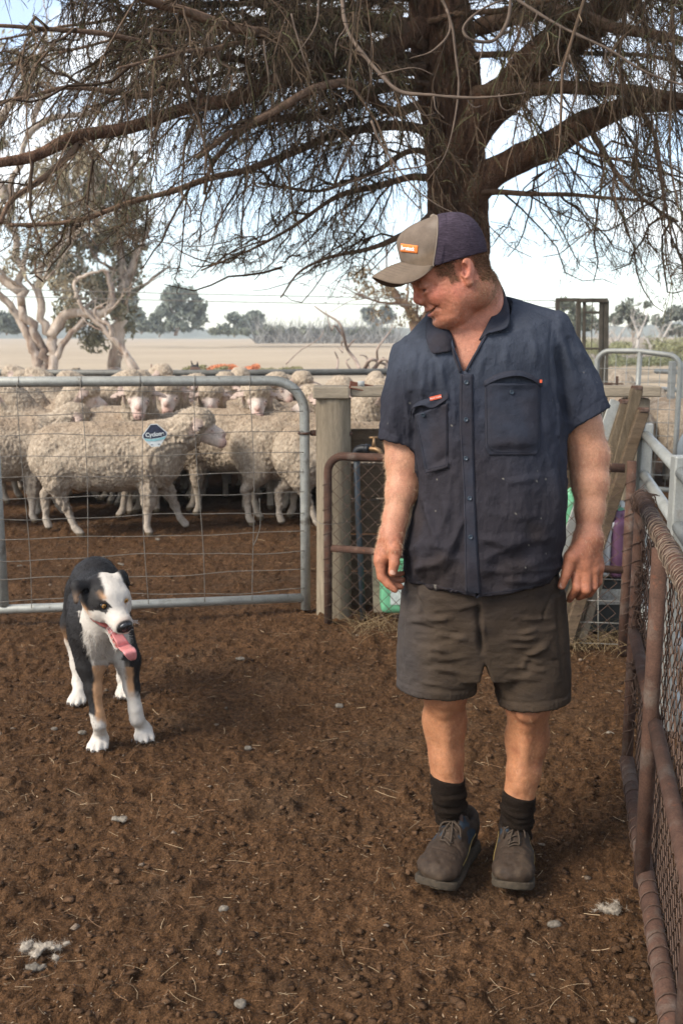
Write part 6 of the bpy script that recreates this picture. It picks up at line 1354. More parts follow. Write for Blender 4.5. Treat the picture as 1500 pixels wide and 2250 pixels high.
# ================================================================ shorts
k_ = .00127
zp = np.array((.60, .70, .80, .86))
S = [loft((0, TY, .58), (0, TY, .86), [0, .4, .8, 1], [.213, .217, .212, .208], [.13, .135, .135, .13], ox=[.388, .386, .384, .384], oy=[0] * 4, bf=[.135, .145, .15, .15], n=2.5, k=.01)]
lA, lB = W(972, 1300, 2.665), W(957, 1513, 2.645); rA, rB = W(1150, 1300, 2.665), W(1170, 1536, 2.645)
S += [loft(lA, lB, [0, .5, .75, 1], [.114, .116, .115, .1085], [.125, .128, .125, .12], n=2.15, k=.006), loft(rA, rB, [0, .5, .75, 1], [.109, .111, .109, .101], [.125, .128, .125, .12], n=2.15, k=.006)]
def gapf(P):
    x, y = proj(P); w_ = np.interp(y, (1440, 1460, 1530, 1600), (-4, 1, 22, 30)); c_ = np.interp(y, (1440, 1530), (1064, 1069))
    return np.maximum(np.abs(x - c_) - w_, 1440 - y) * .00125
S.append(fun(gapf, W(1066, 1500, 2.65), .25, .006, 's'))
for A_, B_, a_ in ((lA, lB, .100), (rA, rB, .093)):
    S.append(loft(A_ + (B_ - A_) * .72, A_ + (B_ - A_) * 1.15, [0, 1], [a_, a_ + .002], [.111, .113], n=2.15, op='s', k=.001))
V, F = sdf_mesh(S, (.1, 2.42, .42), (.72, 2.9, .86), .0045, smooth=1)
N = normals(V, F); px, py = proj(V)
FL = []
rr = random.Random(5)
for i in range(26):
    lft = i % 2 == 0; x0 = rr.uniform(890, 960) if lft else rr.uniform(1085, 1150); y0 = rr.uniform(1335, 1500); ln = rr.uniform(50, 110); sl = rr.uniform(-.18, .28) * (1 if lft else -1)
    FL.append(([(x0, y0), (x0 + ln * .5, y0 + sl * ln * .5 + 4), (x0 + ln, y0 + sl * ln)], rr.uniform(3.5, 6.5), rr.uniform(.0025, .005) * rr.choice((1, 1, -1))))
FL += [([(1058, 1318), (1062, 1380), (1064, 1440)], 3.0, .005), ([(1050, 1318), (1054, 1380), (1058, 1440)], 2.5, -.004), ([(892, 1310), (885, 1400), (878, 1490)], 2.2, -.003), ([(910, 1290), (930, 1340), (935, 1365)], 2.5, -.004), ([(1215, 1300), (1195, 1345), (1190, 1375)], 2.5, -.004)]
FL += [([(945, 1426), (958, 1424), (985, 1434)], 5, .006), ([(1145, 1470), (1160, 1440), (1210, 1415)], 6, .007), ([(1150, 1455), (1230, 1452)], 4, -.005), ([(912, 1280), (908, 1340)], 6, -.004), ([(924, 1300), (922, 1350)], 6, .004), ([(1050, 1330), (1060, 1440)], 7, -.010), ([(1225, 1310), (1228, 1400), (1240, 1500)], 5, -.003)]
h = folds(V, N, FL) + fbm(V * (1, 1, 2.2), 18, 3, 7) * .003 + fbm(V, 60, 2, 8) * .0009
# turned-up hem with a stitched line
hz = lambda px_, py_: None
for A_, B_ in ((lA, lB), (rA, rB)):
    ax_ = (B_ - A_) / np.linalg.norm(B_ - A_); Lh = np.linalg.norm(B_ - A_); t = (V - A_) @ ax_
    near = np.linalg.norm((V - A_) - np.outer(t, ax_), axis=1) < .16
    h += near * (np.exp(-((t - (Lh - .028)) / .0028) ** 2) * -.0025 + sstep(Lh - .028, Lh - .022, t) * .0015 + (t > Lh - .022) * .0008 * np.sin(px * .7))
h = np.where((V[:, 2] < .62) & (inner(lA, lB, .16) & (V[:, 0] < .40) | inner(rA, rB, .16) & (V[:, 0] > .41)), -h, h)
V = V + N * h[:, None]; V = lap(V, F, .3)
col = np.tile((.044, .031, .022), (len(V), 1))
blend((.062, .043, .028), sstep(-.1, .5, fbm(V, 7, 3, 41)) * .7); blend((.022, .018, .017), sstep(0, .6, fbm(V, 11, 3, 42)) * .5); blend((.060, .055, .055), sstep(.27, .15, V[:, 0]) * .5)
child('shorts', mesh_np('shorts', V, F, M_shorts, col=col), man)

# ================================================================ socks and shoes
def sock(pts, seed):
    P = [W(*p[:3]) for p in pts]; pr = chain(P, [p[3] for p in pts], .01)
    top = P[0]; pr.append(fun(lambda Q: -(Q[:, 2] - top[2] - .0), top, .2, .001, 's')) if False else None
    pr = [p for p in pr if p]
    pr.append(fun(lambda Q: top[2] + .004 - Q[:, 2] - .2 * (Q[:, 0] - top[0]), top, .15, .002, 's'))
    lo = np.min([prim_bs(p)[0] - prim_bs(p)[1] for p in pr if p['op'] == 'u'], 0) - .01; hi = np.max([prim_bs(p)[0] + prim_bs(p)[1] for p in pr if p['op'] == 'u'], 0) + .01
    v, f = sdf_mesh(pr, lo, hi, .003, smooth=1); n = normals(v, f)
    t = (top[2] - v[:, 2])
    v = v + n * (.0016 * np.sin(t * 300 + 4 * fbm(v, 18, 2, seed)) * sstep(.02, .05, t) + .0022 * fbm(v * (1, 1, 3), 30, 2, seed + 1) + .0035 * np.sin(t * 125 + seed + 3 * vnoise(v, 12, seed)) * sstep(.03, .06, t))[:, None]
    o = child('sock', mesh_np('sock', v, f, M_sock), man)
    Pp, Nn, _ = scatter(v, f, 2500); Q, Wd = hairs(Pp, Nn, .004, (0, 0, 1), .0002, 3, .8, .9); child('sock_fuzz', ribbons(Q, Wd, 'sock_fuzz', M_hair, np.tile((.05, .035, .025), (2500, 1))), man)
    return o
sock([(982, 1708, 2.63, .049), (985, 1745, 2.64, .048), (989, 1780, 2.66, .045), (997, 1815, 2.68, .040)], 3)
sock([(1140, 1745, 2.62, .0475), (1137, 1780, 2.63, .0455), (1135, 1810, 2.66, .043), (1134, 1835, 2.68, .040)], 8)
def shoe(heel, toe, rz_, seed, mir):
    """heel and toe on the ground"""
    heel = np.asarray(heel, float); toe = np.asarray(toe, float); d = toe - heel; Ls = np.linalg.norm(d); fw = d / Ls; rt = np.array((fw[1], -fw[0], 0)); up = np.array((0, 0, 1.))
    M = np.stack([rt, fw, up], 1); O = heel; s = Ls / .30
    wf = 1.27
    def p(x, y, z): return O + s * (M @ np.array((x * mir * wf, y, z)))
    def e(c, r, k=.02, op='u', rot=None): return ell(p(*c), np.array((r[0] * wf, r[1], r[2])) * s, M if rot is None else M @ rot, k * s, op)
    outl = lambda y: np.interp(y, (-.02, .03, .06, .12, .17, .22, .26, .32), (.031, .034, .036, .036, .043, .047, .045, .040))
    def solef(P):
        q = ((P - O) @ M) / s; x = q[:, 0] * mir / wf; y = q[:, 1]; w_ = outl(y); lift = np.clip(y - .22, 0, 1) ** 2 * 3.5 + np.clip(.04 - y, 0, 1) ** 2 * 3
        yc = np.clip(y, .036, .252); rr2 = np.where(y > .15, .047, .036); d2 = np.where((y > .252) | (y < .036), np.hypot(x, y - yc) - rr2, np.abs(x) - w_); d2 = d2 - .003 * np.sin(q[:, 2] * 90); hz_ = .034 - .010 * sstep(.05, .2, y)
        return np.maximum(d2 * .9, np.maximum(lift - q[:, 2], q[:, 2] - hz_ - lift)) * s
    v, f = sdf_mesh([fun(solef, p(0, .15, .02), .2 * s, .004)], np.minimum(p(-.1, -.02, -.01), p(.1, .34, .07)) - .06, np.maximum(p(-.1, -.02, -.01), p(.1, .34, .08)) + .06, .0035, smooth=1)
    tr_ = ((v - O) @ M) / s; n = normals(v, f); v = v + n * (np.where((tr_[:, 2] < .012) & (np.sin(tr_[:, 1] * 330) > .2), -.003, 0) + fbm(v, 60, 2, seed) * .0012)[:, None]
    sole = child('shoe_sole', mesh_np('shoe_sole', v, f, M_sole), man)
    pr = [e((0, .235, .052), (.050, .062, .036)), e((.002, .175, .062), (.046, .07, .042)), e((0, .12, .075), (.037, .06, .05)), e((0, .055, .07), (.035, .052, .055)), e((0, .06, .10), (.036, .048, .035)), e((0, .128, .105), (.027, .038, .030)), e((0, .105, .128), (.027, .028, .030)), e((0, .035, .115), (.030, .028, .03)),
          e((0, .066, .150), (.028, .034, .045), .01, 's'), cone(p(0, .245, .078), p(-.02, .262, .073), .004 * s, .003 * s, .004, 's')]
    v, f = sdf_mesh(pr, np.minimum(p(-.1, -.02, 0), p(.1, .32, .17)) - .05, np.maximum(p(-.1, -.02, 0), p(.1, .32, .19)) + .05, .003, smooth=1)
    q = ((v - O) @ M) / s / (wf, 1, 1); n = normals(v, f)
    hh = fbm(v, 45, 3, seed) * .0032 + .004 * np.exp(-((q[:, 1] - .262) ** 2 + (q[:, 0] + .012 * mir) ** 2) / .00006) * -1 - .0016 * np.exp(-((q[:, 1] - .222 + .9 * q[:, 0] ** 2 * 8) / .0018) ** 2) - .0015 * np.exp(-((q[:, 1] - .165 - np.abs(q[:, 0]) * .8) / .002) ** 2) * (np.abs(q[:, 0]) > .012) - .0018 * np.exp(-((q[:, 1] - .19) / .004) ** 2) * (q[:, 2] > .08)
    v = v + n * hh[:, None]
    c_ = np.tile((.034, .021, .013), (len(v), 1)); m1 = sstep(.1, .6, fbm(v, 20, 3, seed + 2))[:, None]; c_ = c_ * (1 - m1 * .6) + np.array((.080, .053, .033)) * m1 * .6
    bl = ((np.abs(q[:, 0]) > .014) & (q[:, 1] > .06) & (q[:, 1] < .17) & (q[:, 2] > .05) & (fbm(v, 35, 2, seed + 3) > .05)); c_[bl] = (.018, .028, .040)
    upper = child('shoe_upper', mesh_np('shoe_upper', v, f, M_shoe, col=c_), man)
    bv = BVHTree.FromPolygons([tuple(a_) for a_ in v], [tuple(b_) for b_ in f.tolist()])
    def drop(x, y, lift=.0025, from_=None):
        o_ = p(x, y, .25); l, nn, i_, t_ = bv.ray_cast(Vector(o_), Vector((0, 0, -1)), 1)
        return (np.array(l) + np.array(nn) * lift) if l is not None else p(x, y, .1)
    for i, y in enumerate((.135, .150, .165, .180, .194)):
        w_ = .017 - .001 * i; mb = MB(); mb.tube(catmull([drop(-w_, y + .006), drop(0, y, .0045), drop(w_, y - .005)], 5), .0022, 6); child('shoelace', mb.mesh('shoelace', M_lace), man)
    for k, (a_, b_) in enumerate((((0, .138), (-.010, .192)), ((.002, .138), (.012, .188)), ((0, .138), (-.024, .16)), ((0, .138), (.024, .158)))):
        mid = ((a_[0] + b_[0]) / 2 * 1.3, (a_[1] + b_[1]) / 2); lf = .014 if k > 1 else .007
        mb = MB(); mb.tube(catmull([drop(*a_, .006), drop(*mid, lf), drop(*b_, .004)], 6), .0023, 6); child('shoelace', mb.mesh('shoelace', M_lace), man)
    # tongue and trim
    tg = [[p(x, .120 + z_ * .3, .135 + z_) + up * (-abs(x) * .25) for x in (-.02, -.01, 0, .01, .02)] for z_ in (0, .012, .024, .032)]
    sheet('shoe_tongue', curvegrid(tg, 8, 3), .006, M_shoe2)
    for sg in (1, -1):
        pts = [(.030 * sg, .075), (.033 * sg, .11), (.031 * sg, .145), (.036 * sg, .175), (.043 * sg, .205)]
        P = []
        for x, y in pts:
            l, nn, i_, t_ = bv.ray_cast(Vector(p(.2 * sg, y, .085 - .25 * (y - .075))), Vector(-(M @ np.array((sg * mir, 0, 0)))), 1)
            if l is not None: P.append(np.array(l) + np.array(nn) * .001)
        if len(P) > 2: mb = MB(); mb.tube(catmull(P, 5), .0014, 5); child('shoe_trim', mb.mesh('shoe_trim', M_yel), man)
M_shoe2 = mat('shoe_tongue_cloth', (.05, .03, .025), rough=.9, noise=[(80, .7, 1.3)])
shoe((.378, 2.742, 0), (.240, 2.478, 0), 0, 21, 1)
shoe((.510, 2.742, 0), (.462, 2.468, 0), 0, 33, -1)

# ================================================================ cap (worn: a thing of its own would come off with the head, so it is clothing of the man)
def capf(P):
    q = (P - HO) @ HM / HS; u = (q[:, 0] - 16) ; v_ = q[:, 1] - 58; w_ = q[:, 2]
    uu = np.abs(u) / np.where(u > 0, 92, 93); vv = np.abs(v_) / np.where(v_ > 0, 78, 90); ww = np.abs(w_) / 77
    a_ = np.where(u > 0, 2.4 + 2.2 * sstep(0, 60, u), 2.4); r = ((uu ** a_ + vv ** a_) ** (2.4 / a_) + ww ** 2.3) ** (1 / 2.4)
    return (r - 1) * 82 * HS
cpr = [fun(capf, hp(16, 62, 0), .19, .004)]
def bandf(P):
    q = (P - HO) @ HM / HS; return (q[:, 1] - (22 + (q[:, 0] + 70) * .12)) * HS
cpr.append(fun(bandf, hp(16, 30, 0), .2, .002, 's'))
cpr.append(fun(lambda P: capf(P) + .005, hp(16, 62, 0), .19, .001, 's'))
V, F = sdf_mesh(cpr, HO - .17, HO + .22, .0028, smooth=1)
N = normals(V, F); q = hloc(V)
seam = q[:, 0] - (6 + (137 - q[:, 1]) * .56)
hh = -.0012 * np.exp(-(seam / 1.6) ** 2) + .0008 * np.exp(-((seam - 3) / 1.2) ** 2) - .001 * np.exp(-(q[:, 2] / 1.3) ** 2) * (seam < 0) - .0008 * np.exp(-((q[:, 0] + 30 + q[:, 2] * .1) / 1.3) ** 2) * (q[:, 1] < 140)
hh += fbm(V, 16, 2, 3) * .0035 * (seam > -20) + fbm(V, 30, 2, 5) * .0012
hh += -.004 * np.exp(-((q[:, 0] - 84) ** 2 + (q[:, 1] - 100) ** 2) / 600) * (seam > 0)
hh = np.where(((V - hp(16, 50, 0)) * N).sum(1) < 0, -hh, hh); V = V + N * hh[:, None]
q = hloc(V); seam = q[:, 0] - (6 + (137 - q[:, 1]) * .56)
col = np.tile((.155, .118, .090), (len(V), 1)); blend((.13, .10, .075), sstep(-.1, .5, fbm(V, 14, 3, 6)) * .7); blend((.23, .19, .155), sstep(.1, .5, fbm(V, 11, 2, 16)) * .5); blend((.15, .10, .06), sstep(78, 60, q[:, 1]) * .6)
fc = seam[F].mean(1)
cap = thing('cap', 'sweat-stained taupe trucker cap with a dark net back and orange label, on the man\'s head', 'cap', tuple(HO))
crown = child('cap_crown', mesh_np('cap_crown', V, F, [M_capf, M_capm], col=col, fmat=(fc < 0).astype(int)), cap)
cpb = BVHTree.FromPolygons([tuple(a) for a in V], [tuple(b) for b in F.tolist()])
rows = []
for t in np.linspace(0, 1, 14):
    row = []
    for ph in np.linspace(-1, 1, 33):
        a = ph * math.pi / 2; c_, s_ = math.cos(a), math.sin(a)
        ui, wi, vi = 62 + 52 * c_, 71 * s_, 71 - 30 * s_ ** 2
        cc = max(c_, 0) ** .55
        uo, wo, vo = ui + 66 * cc, wi * (1 + .08 * cc), vi - 6 - 30 * s_ ** 2 * cc
        row.append(hp(ui + (uo - ui) * t - 3 * (1 - t), wo * t + wi * (1 - t) if 0 else 0, 0) * 0 + hp(ui + (uo - ui) * t - 3 * (1 - t), vi + (vo - vi) * t + 3 * math.sin(math.pi * t) * c_, wi + (wo - wi) * t))
    rows.append(row)
sheet('cap_brim', np.array(rows)[:, ::-1], .004, mat('cap_brim_cloth', (.150, .112, .082), rough=.9, spec=.1, mottles=[(14, .5, .7, (.11, .085, .062), .5)], noise=[(30, .85, 1.1), (500, .9, 1.1)], bump=[(900, .3, .001)]), cap)
for tt in (.2, .32, .44, .56, .68, .8):
    P = []
    for ph in np.linspace(-.94, .94, 25):
        a = ph * math.pi / 2; c_, s_ = math.cos(a), math.sin(a); ui, wi, vi = 62 + 52 * c_, 71 * s_, 71 - 30 * s_ ** 2; cc = max(c_, 0) ** .55
        uo, wo, vo = ui + 66 * cc, wi * (1 + .08 * cc), vi - 6 - 30 * s_ ** 2 * cc
        P.append(hp(ui + (uo - ui) * tt - 3 * (1 - tt), vi + (vo - vi) * tt + 3 * math.sin(math.pi * tt) * c_ + 2.0, wi + (wo - wi) * tt))
    mb = MB(); mb.tube(P, .0007, 4); child('brim_stitching', mb.mesh('brim_stitching', M_capst if 'M_capst' in globals() else globals().setdefault('M_capst', mat('cap_stitch', (.10, .075, .055), rough=.95))), cap)
mb = MB(); mb.lathe([(.0001, .006), (.005, .005), (.0075, .002), (.008, -.002)], (0, 0, 0), 14); mb.V = [v @ np.stack([HU, -HW, HV], 1).T + hp(10, 136, 0) for v in mb.V]; child('cap_button', mb.mesh('cap_button', M_capf2 if 'M_capf2' in globals() else globals().setdefault('M_capf2', mat('cap_button_cloth', (.18, .14, .105), rough=.9))), cap)
P = []
for th in np.linspace(-.15, 2.02, 46):
    o_ = np.array((6 + 75 * .56, 62, 0)); d_ = math.cos(th) * np.array((-.489, .872, 0)) + math.sin(th) * np.array((0, 0, 1)); st_ = hp(*(o_ + d_ * 200)); l, n, i_, t_ = cpb.ray_cast(Vector(st_), Vector(HM @ -d_), 1)
    if l is not None: P.append(np.array(l) + np.array(n) * .0002)
mb = MB(); mb.tube(catmull(P, 2), .0021, 6); child('cap_seam', mb.mesh('cap_seam', M_capf2), cap)
# label on the front panel, wrapped on the crown
lab, ltop, ln_ = patch('cap_label', [(881, 535), (918, 540), (917, 557), (880, 553)], 12, 6, .0014, m=M_orange, parent=cap, bvh_=cpb)
tme = text_mesh('livestock', .0125, 'label_lettering', M_white, .0004, True)
co = np.zeros(len(tme.vertices) * 3, np.float32); tme.vertices.foreach_get('co', co); co = co.reshape(-1, 3)
lp_, ln2 = [], []
nvv, nuu, _ = ltop.shape
uu = np.clip((co[:, 0] - co[:, 0].min()) / (co[:, 0].max() - co[:, 0].min()) * .78 + .06, 0, 1) * (nuu - 1); vv = np.clip(.5 - co[:, 1] / .018, 0, 1) * (nvv - 1)
i0 = np.clip(np.floor(uu).astype(int), 0, nuu - 2); j0 = np.clip(np.floor(vv).astype(int), 0, nvv - 2); fu = (uu - i0)[:, None]; fv = (vv - j0)[:, None]
def bil(A): return A[j0, i0] * (1 - fu) * (1 - fv) + A[j0, i0 + 1] * fu * (1 - fv) + A[j0 + 1, i0] * (1 - fu) * fv + A[j0 + 1, i0 + 1] * fu * fv
newc = bil(ltop) + bil(ln_) * (.0013 + co[:, 2:3] * .8)
tme.vertices.foreach_set('co', newc.astype(np.float32).ravel()); tme.update(); child('label_lettering', tme, lab)
print('man done', time.time() - T0)

# ================================================================ sheep
def pts(*a): return np.array([np.asarray(x, float) for x in a])
M_fleece = mat('fleece', attr=True, rough=1, spec=.04, noise=[(30, .82, 1.12), (120, .8, 1.15)], bump=[(95, .9, .012), (260, .5, .004)])
M_dark_eye = mat('animal_eye', (.02, .014, .01), rough=.1)
def sheep_mesh(seed, head=(.62, 0, .93), yaw=0, pitch=-25, legs=((.0, .0), (.0, .0), (.0, .0), (.0, .0)), woolly=1.0, h=.0088):
    rs = np.random.RandomState(seed)
    hd = np.asarray(head, float); ya, pi_ = math.radians(yaw), math.radians(pitch); f = np.array((math.cos(ya) * math.cos(pi_), math.sin(ya) * math.cos(pi_), math.sin(pi_))); s_ = np.array((-math.sin(ya), math.cos(ya), 0)); u_ = np.cross(f, s_)
    M = np.stack([f, s_, u_], 1); hp_ = lambda x, y, z: hd + M @ np.array((x, y, z))
    pr = [cone((-.34, 0, .60), (.28, 0, .61), .235, .232, .06), ell((-.42, 0, .60), (.16, .20, .22), k=.06), ell((.36, 0, .58), (.15, .185, .23), k=.06), ell((-.05, 0, .50), (.38, .225, .17), k=.06), ell((.0, 0, .74), (.40, .15, .10), k=.05),
          cone((.34, 0, .66), tuple(hd * (1, 1, 1) + M @ np.array((-.08, 0, -.05))), .165 * woolly, .125 * woolly, .07), ell(hp_(-.03, 0, .045), (.115 * woolly, .115 * woolly, .105 * woolly), M, k=.05), ell(hp_(.0, 0, .085), (.085, .085, .06), M, k=.03)]
    wool_n = len(pr)
    pr += [cone(hp_(.02, 0, -.0), hp_(.175, 0, -.045), .078, .044, .02), ell(hp_(.10, 0, .02), (.10, .038, .035), M, k=.02), ell(hp_(.19, 0, -.050), (.034, .038, .034), M, k=.015), ell(hp_(.08, 0, -.055), (.09, .04, .04), M, k=.02)]
    for s in (1, -1):
        pr += [ell(hp_(-.01, s * .145, .015), (.034, .078, .012), M @ np.array(((1, 0, 0), (0, math.cos(-.35 * s), -math.sin(-.35 * s)), (0, math.sin(-.35 * s), math.cos(-.35 * s)))), k=.01), ell(hp_(.01, s * .15, .012), (.016, .05, .006), M, k=.006, op='s'), ell(hp_(.085, s * .068, .012), (.02, .012, .016), M, k=.015), ell(hp_(.208, s * .017, -.042), (.012, .005, .007), M, k=.006, op='s')]
    pr.append(ell(hp_(.21, 0, -.075), (.025, .03, .003), M, k=.004, op='s'))
    for i, (x0, y_) in enumerate(((.30, .105), (.30, -.105), (-.40, .115), (-.40, -.115))):
        dx, lift = legs[i]; fr_ = i < 2
        if fr_:
            kx, kz = x0 + dx * .55, .27 + lift * .6; fx, fz = x0 + dx, .03 + lift
            pr += [cone((x0 - .02, y_, .50), (kx, y_, kz), .078, .044, .04), cone((kx, y_, kz), (kx + (fx - kx) * .8, y_, fz + .045), .034, .022, .02), cone((kx + (fx - kx) * .8, y_, fz + .045), (fx + .02, y_, fz + .0), .026, .029, .01)]
        else:
            kx, kz = x0 - .04 + dx * .6, .29 + lift * .6; fx, fz = x0 + dx, .03 + lift
            pr += [cone((x0 + .05, y_, .52), (x0 + .02, y_, .42), .13, .10, .05), cone((x0 + .03, y_, .44), (kx, y_, kz), .09, .042, .04), cone((kx, y_, kz), (kx + (fx - kx) * .8, y_, fz + .05), .034, .023, .02), cone((kx + (fx - kx) * .8, y_, fz + .05), (fx + .02, y_, fz), .027, .030, .01)]
    lo = (-.72, -.34, -.02); hi = (1.0, .34, 1.25)
    if abs(yaw) > 30: hi = (.95, .6, 1.25); lo = (-.72, -.6, -.02)
    V, F = sdf_mesh(pr, lo, hi, h, smooth=1); N = normals(V, F)
    q = (V - hd) @ M
    face = sstep(.015, .05, q[:, 0] - .25 * np.maximum(q[:, 2], 0)) * sstep(.10, .075, np.hypot(q[:, 1], q[:, 2] + .02)); ears = (np.abs(q[:, 1]) > .10 * woolly + .005) & (np.abs(q[:, 0]) < .06) & (np.abs(q[:, 2]) < .07)
    shank = sstep(.24, .12, V[:, 2] + .04 * vnoise(V, 20, seed)); feet = sstep(.05, .035, V[:, 2])
    wl = np.clip(1 - face - ears, 0, 1) * (1 - shank * .95)
    sc_ = V * (1, 1, .62)
    w1 = worley(sc_ * (1, 1, .75), 62, seed); w2 = worley(sc_, 80, seed + 4)
    hgt = wl * ((.5 - w1) * .014 * (.7 + .6 * sstep(-.2, .2, fbm(V, 7, 1, seed + 8))) + (.5 - w2) * .011 + fbm(V, 9, 2, seed) * .016 + .010 * np.abs(np.sin(30 * (V[:, 0] + .3 * fbm(V, 5, 1, seed)))) * (V[:, 0] > .28) * (V[:, 2] < .85))
    V = V + N * hgt[:, None]
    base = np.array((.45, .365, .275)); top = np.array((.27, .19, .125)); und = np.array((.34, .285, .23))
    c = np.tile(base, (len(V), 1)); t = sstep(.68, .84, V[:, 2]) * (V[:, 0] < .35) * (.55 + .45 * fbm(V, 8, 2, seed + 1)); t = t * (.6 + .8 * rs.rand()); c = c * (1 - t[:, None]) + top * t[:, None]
    t = sstep(.45, .30, V[:, 2]) * .6; c = c * (1 - t[:, None]) + und * t[:, None]; c = c * (1 + .30 * fbm(V, 30, 3, seed + 2))[:, None]; t = (sstep(.35, .75, w1) * .45)[:, None] * (wl > .5)[:, None]; c = c * (1 - t) + np.array((.22, .16, .11)) * t  # brown dirt and shade painted into the hollows between wool clumps
    t = face[:, None]; c = c * (1 - t) + np.array((.60, .50, .43)) * t; t = (sstep(.15, .20, q[:, 0]) * face)[:, None]; c = c * (1 - t * .6) + np.array((.50, .27, .22)) * t * .6
    nost = np.exp(-(((np.abs(q[:, 1]) - .016) / .007) ** 2 + ((q[:, 2] + .042) / .008) ** 2)) * (q[:, 0] > .18); c = c * (1 - nost[:, None] * .7)
    c[ears] = (.46, .35, .29); t = (np.exp(-(((np.abs(q[:, 1]) - .06) / .02) ** 2 + ((q[:, 2] - .012) / .018) ** 2 + ((q[:, 0] - .085) / .03) ** 2)))[:, None] * .6; c = c * (1 - t) + np.array((.42, .22, .17)) * t
    t = shank[:, None] * .7; c = c * (1 - t) + np.array((.50, .42, .34)) * t; c[feet > .5] = (.16, .12, .08)
    # curly fibres at the outline
    w_ = wl * (V[:, 2] > .3); Pp, Nn, ix = scatter(V, F, 14000, w_); Q, Wd = hairs(Pp - Nn * .004, Nn, .020 * R.uniform(.5, 1.2, len(Pp)), (0, 0, -1), .0013, 3, .42, .6)
    fm = ribbons(Q, Wd * 1.4, 'fleece_locks', M_fleece, c[ix] * R.uniform(.7, 1.25, (len(ix), 1)))
    eyes = []
    for s in (1, -1):
        mb = MB(); v = ico * .0135; mb.add((v @ M.T) + hp_(.088, s * .068, .014), icf); eyes.append(mb.mesh('eye', M_dark_eye))
    return mesh_np('sheep_body', V, F, M_fleece, col=np.clip(c, 0, 1)), fm, eyes
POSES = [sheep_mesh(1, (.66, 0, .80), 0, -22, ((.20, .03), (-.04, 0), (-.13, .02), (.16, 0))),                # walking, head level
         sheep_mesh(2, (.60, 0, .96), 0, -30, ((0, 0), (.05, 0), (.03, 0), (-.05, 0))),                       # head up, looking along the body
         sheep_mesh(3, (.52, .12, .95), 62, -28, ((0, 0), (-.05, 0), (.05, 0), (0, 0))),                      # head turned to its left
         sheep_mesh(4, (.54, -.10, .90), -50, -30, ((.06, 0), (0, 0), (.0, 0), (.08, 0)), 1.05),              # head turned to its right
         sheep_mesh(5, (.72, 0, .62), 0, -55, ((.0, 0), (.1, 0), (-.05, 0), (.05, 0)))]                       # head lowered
print('sheep meshes', time.time() - T0)
def add_sheep(px_, Y_, rz, pose, label, sc=1.0, x=None):
    g = W(px_, 900, Y_); x_ = g[0] if x is None else x
    me, fm, ey = POSES[pose]; o = link('sheep', me); o.location = (x_, Y_, gz(x_, Y_) + .0); o.rotation_euler = (0, 0, math.radians(rz)); o.scale = (sc, sc, sc)
    tag(o, label, 'sheep', 'merino sheep crowded in the pen'); link('fleece_locks', fm, o)
    for e_ in ey: link('eye', e_, o)
    return o
# the front row: position of the middle of the body on the photograph, depth, heading
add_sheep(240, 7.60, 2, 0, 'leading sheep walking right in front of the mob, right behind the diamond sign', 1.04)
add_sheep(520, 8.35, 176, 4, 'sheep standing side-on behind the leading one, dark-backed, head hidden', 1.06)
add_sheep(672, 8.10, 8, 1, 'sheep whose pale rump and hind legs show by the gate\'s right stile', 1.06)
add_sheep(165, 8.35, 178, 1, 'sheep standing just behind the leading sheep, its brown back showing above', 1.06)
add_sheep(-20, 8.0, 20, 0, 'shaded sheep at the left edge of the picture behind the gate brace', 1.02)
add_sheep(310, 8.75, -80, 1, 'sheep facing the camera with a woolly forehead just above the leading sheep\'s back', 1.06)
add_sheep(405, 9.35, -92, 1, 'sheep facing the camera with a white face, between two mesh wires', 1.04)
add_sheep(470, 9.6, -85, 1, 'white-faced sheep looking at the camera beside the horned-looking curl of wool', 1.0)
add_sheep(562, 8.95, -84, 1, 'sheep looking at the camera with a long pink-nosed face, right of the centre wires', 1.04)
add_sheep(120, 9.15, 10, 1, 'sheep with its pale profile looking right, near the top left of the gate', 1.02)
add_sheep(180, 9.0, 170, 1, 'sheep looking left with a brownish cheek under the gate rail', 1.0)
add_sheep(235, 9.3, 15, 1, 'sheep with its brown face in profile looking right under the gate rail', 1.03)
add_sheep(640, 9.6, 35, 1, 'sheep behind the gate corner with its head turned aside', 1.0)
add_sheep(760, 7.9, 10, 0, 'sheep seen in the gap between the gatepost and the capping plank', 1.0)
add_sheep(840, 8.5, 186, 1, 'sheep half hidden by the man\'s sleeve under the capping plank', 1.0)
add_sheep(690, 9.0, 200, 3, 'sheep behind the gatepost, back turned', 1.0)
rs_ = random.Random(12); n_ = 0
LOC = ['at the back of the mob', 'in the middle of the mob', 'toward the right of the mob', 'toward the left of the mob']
for (xa_, Y_, rz_, p_, lb_) in ((-2.9, 8.9, 5, 1, 'sheep pressed against the left of the mob behind the brown-backed one'), (-1.75, 8.95, 184, 4, 'sheep with lowered head in the shade behind the leading sheep'), (-.15, 9.2, 4, 4, 'sheep with lowered head behind the gate latch'), (-1.1, 9.5, 186, 4, 'sheep with lowered head in the shaded middle of the mob'), (-2.4, 9.6, 3, 4, 'sheep with lowered head at the shaded left of the mob'), (.5, 9.5, 2, 4, 'sheep with lowered head behind the board wall')): add_sheep(0, Y_, rz_, p_, lb_, 1.03, x=xa_)
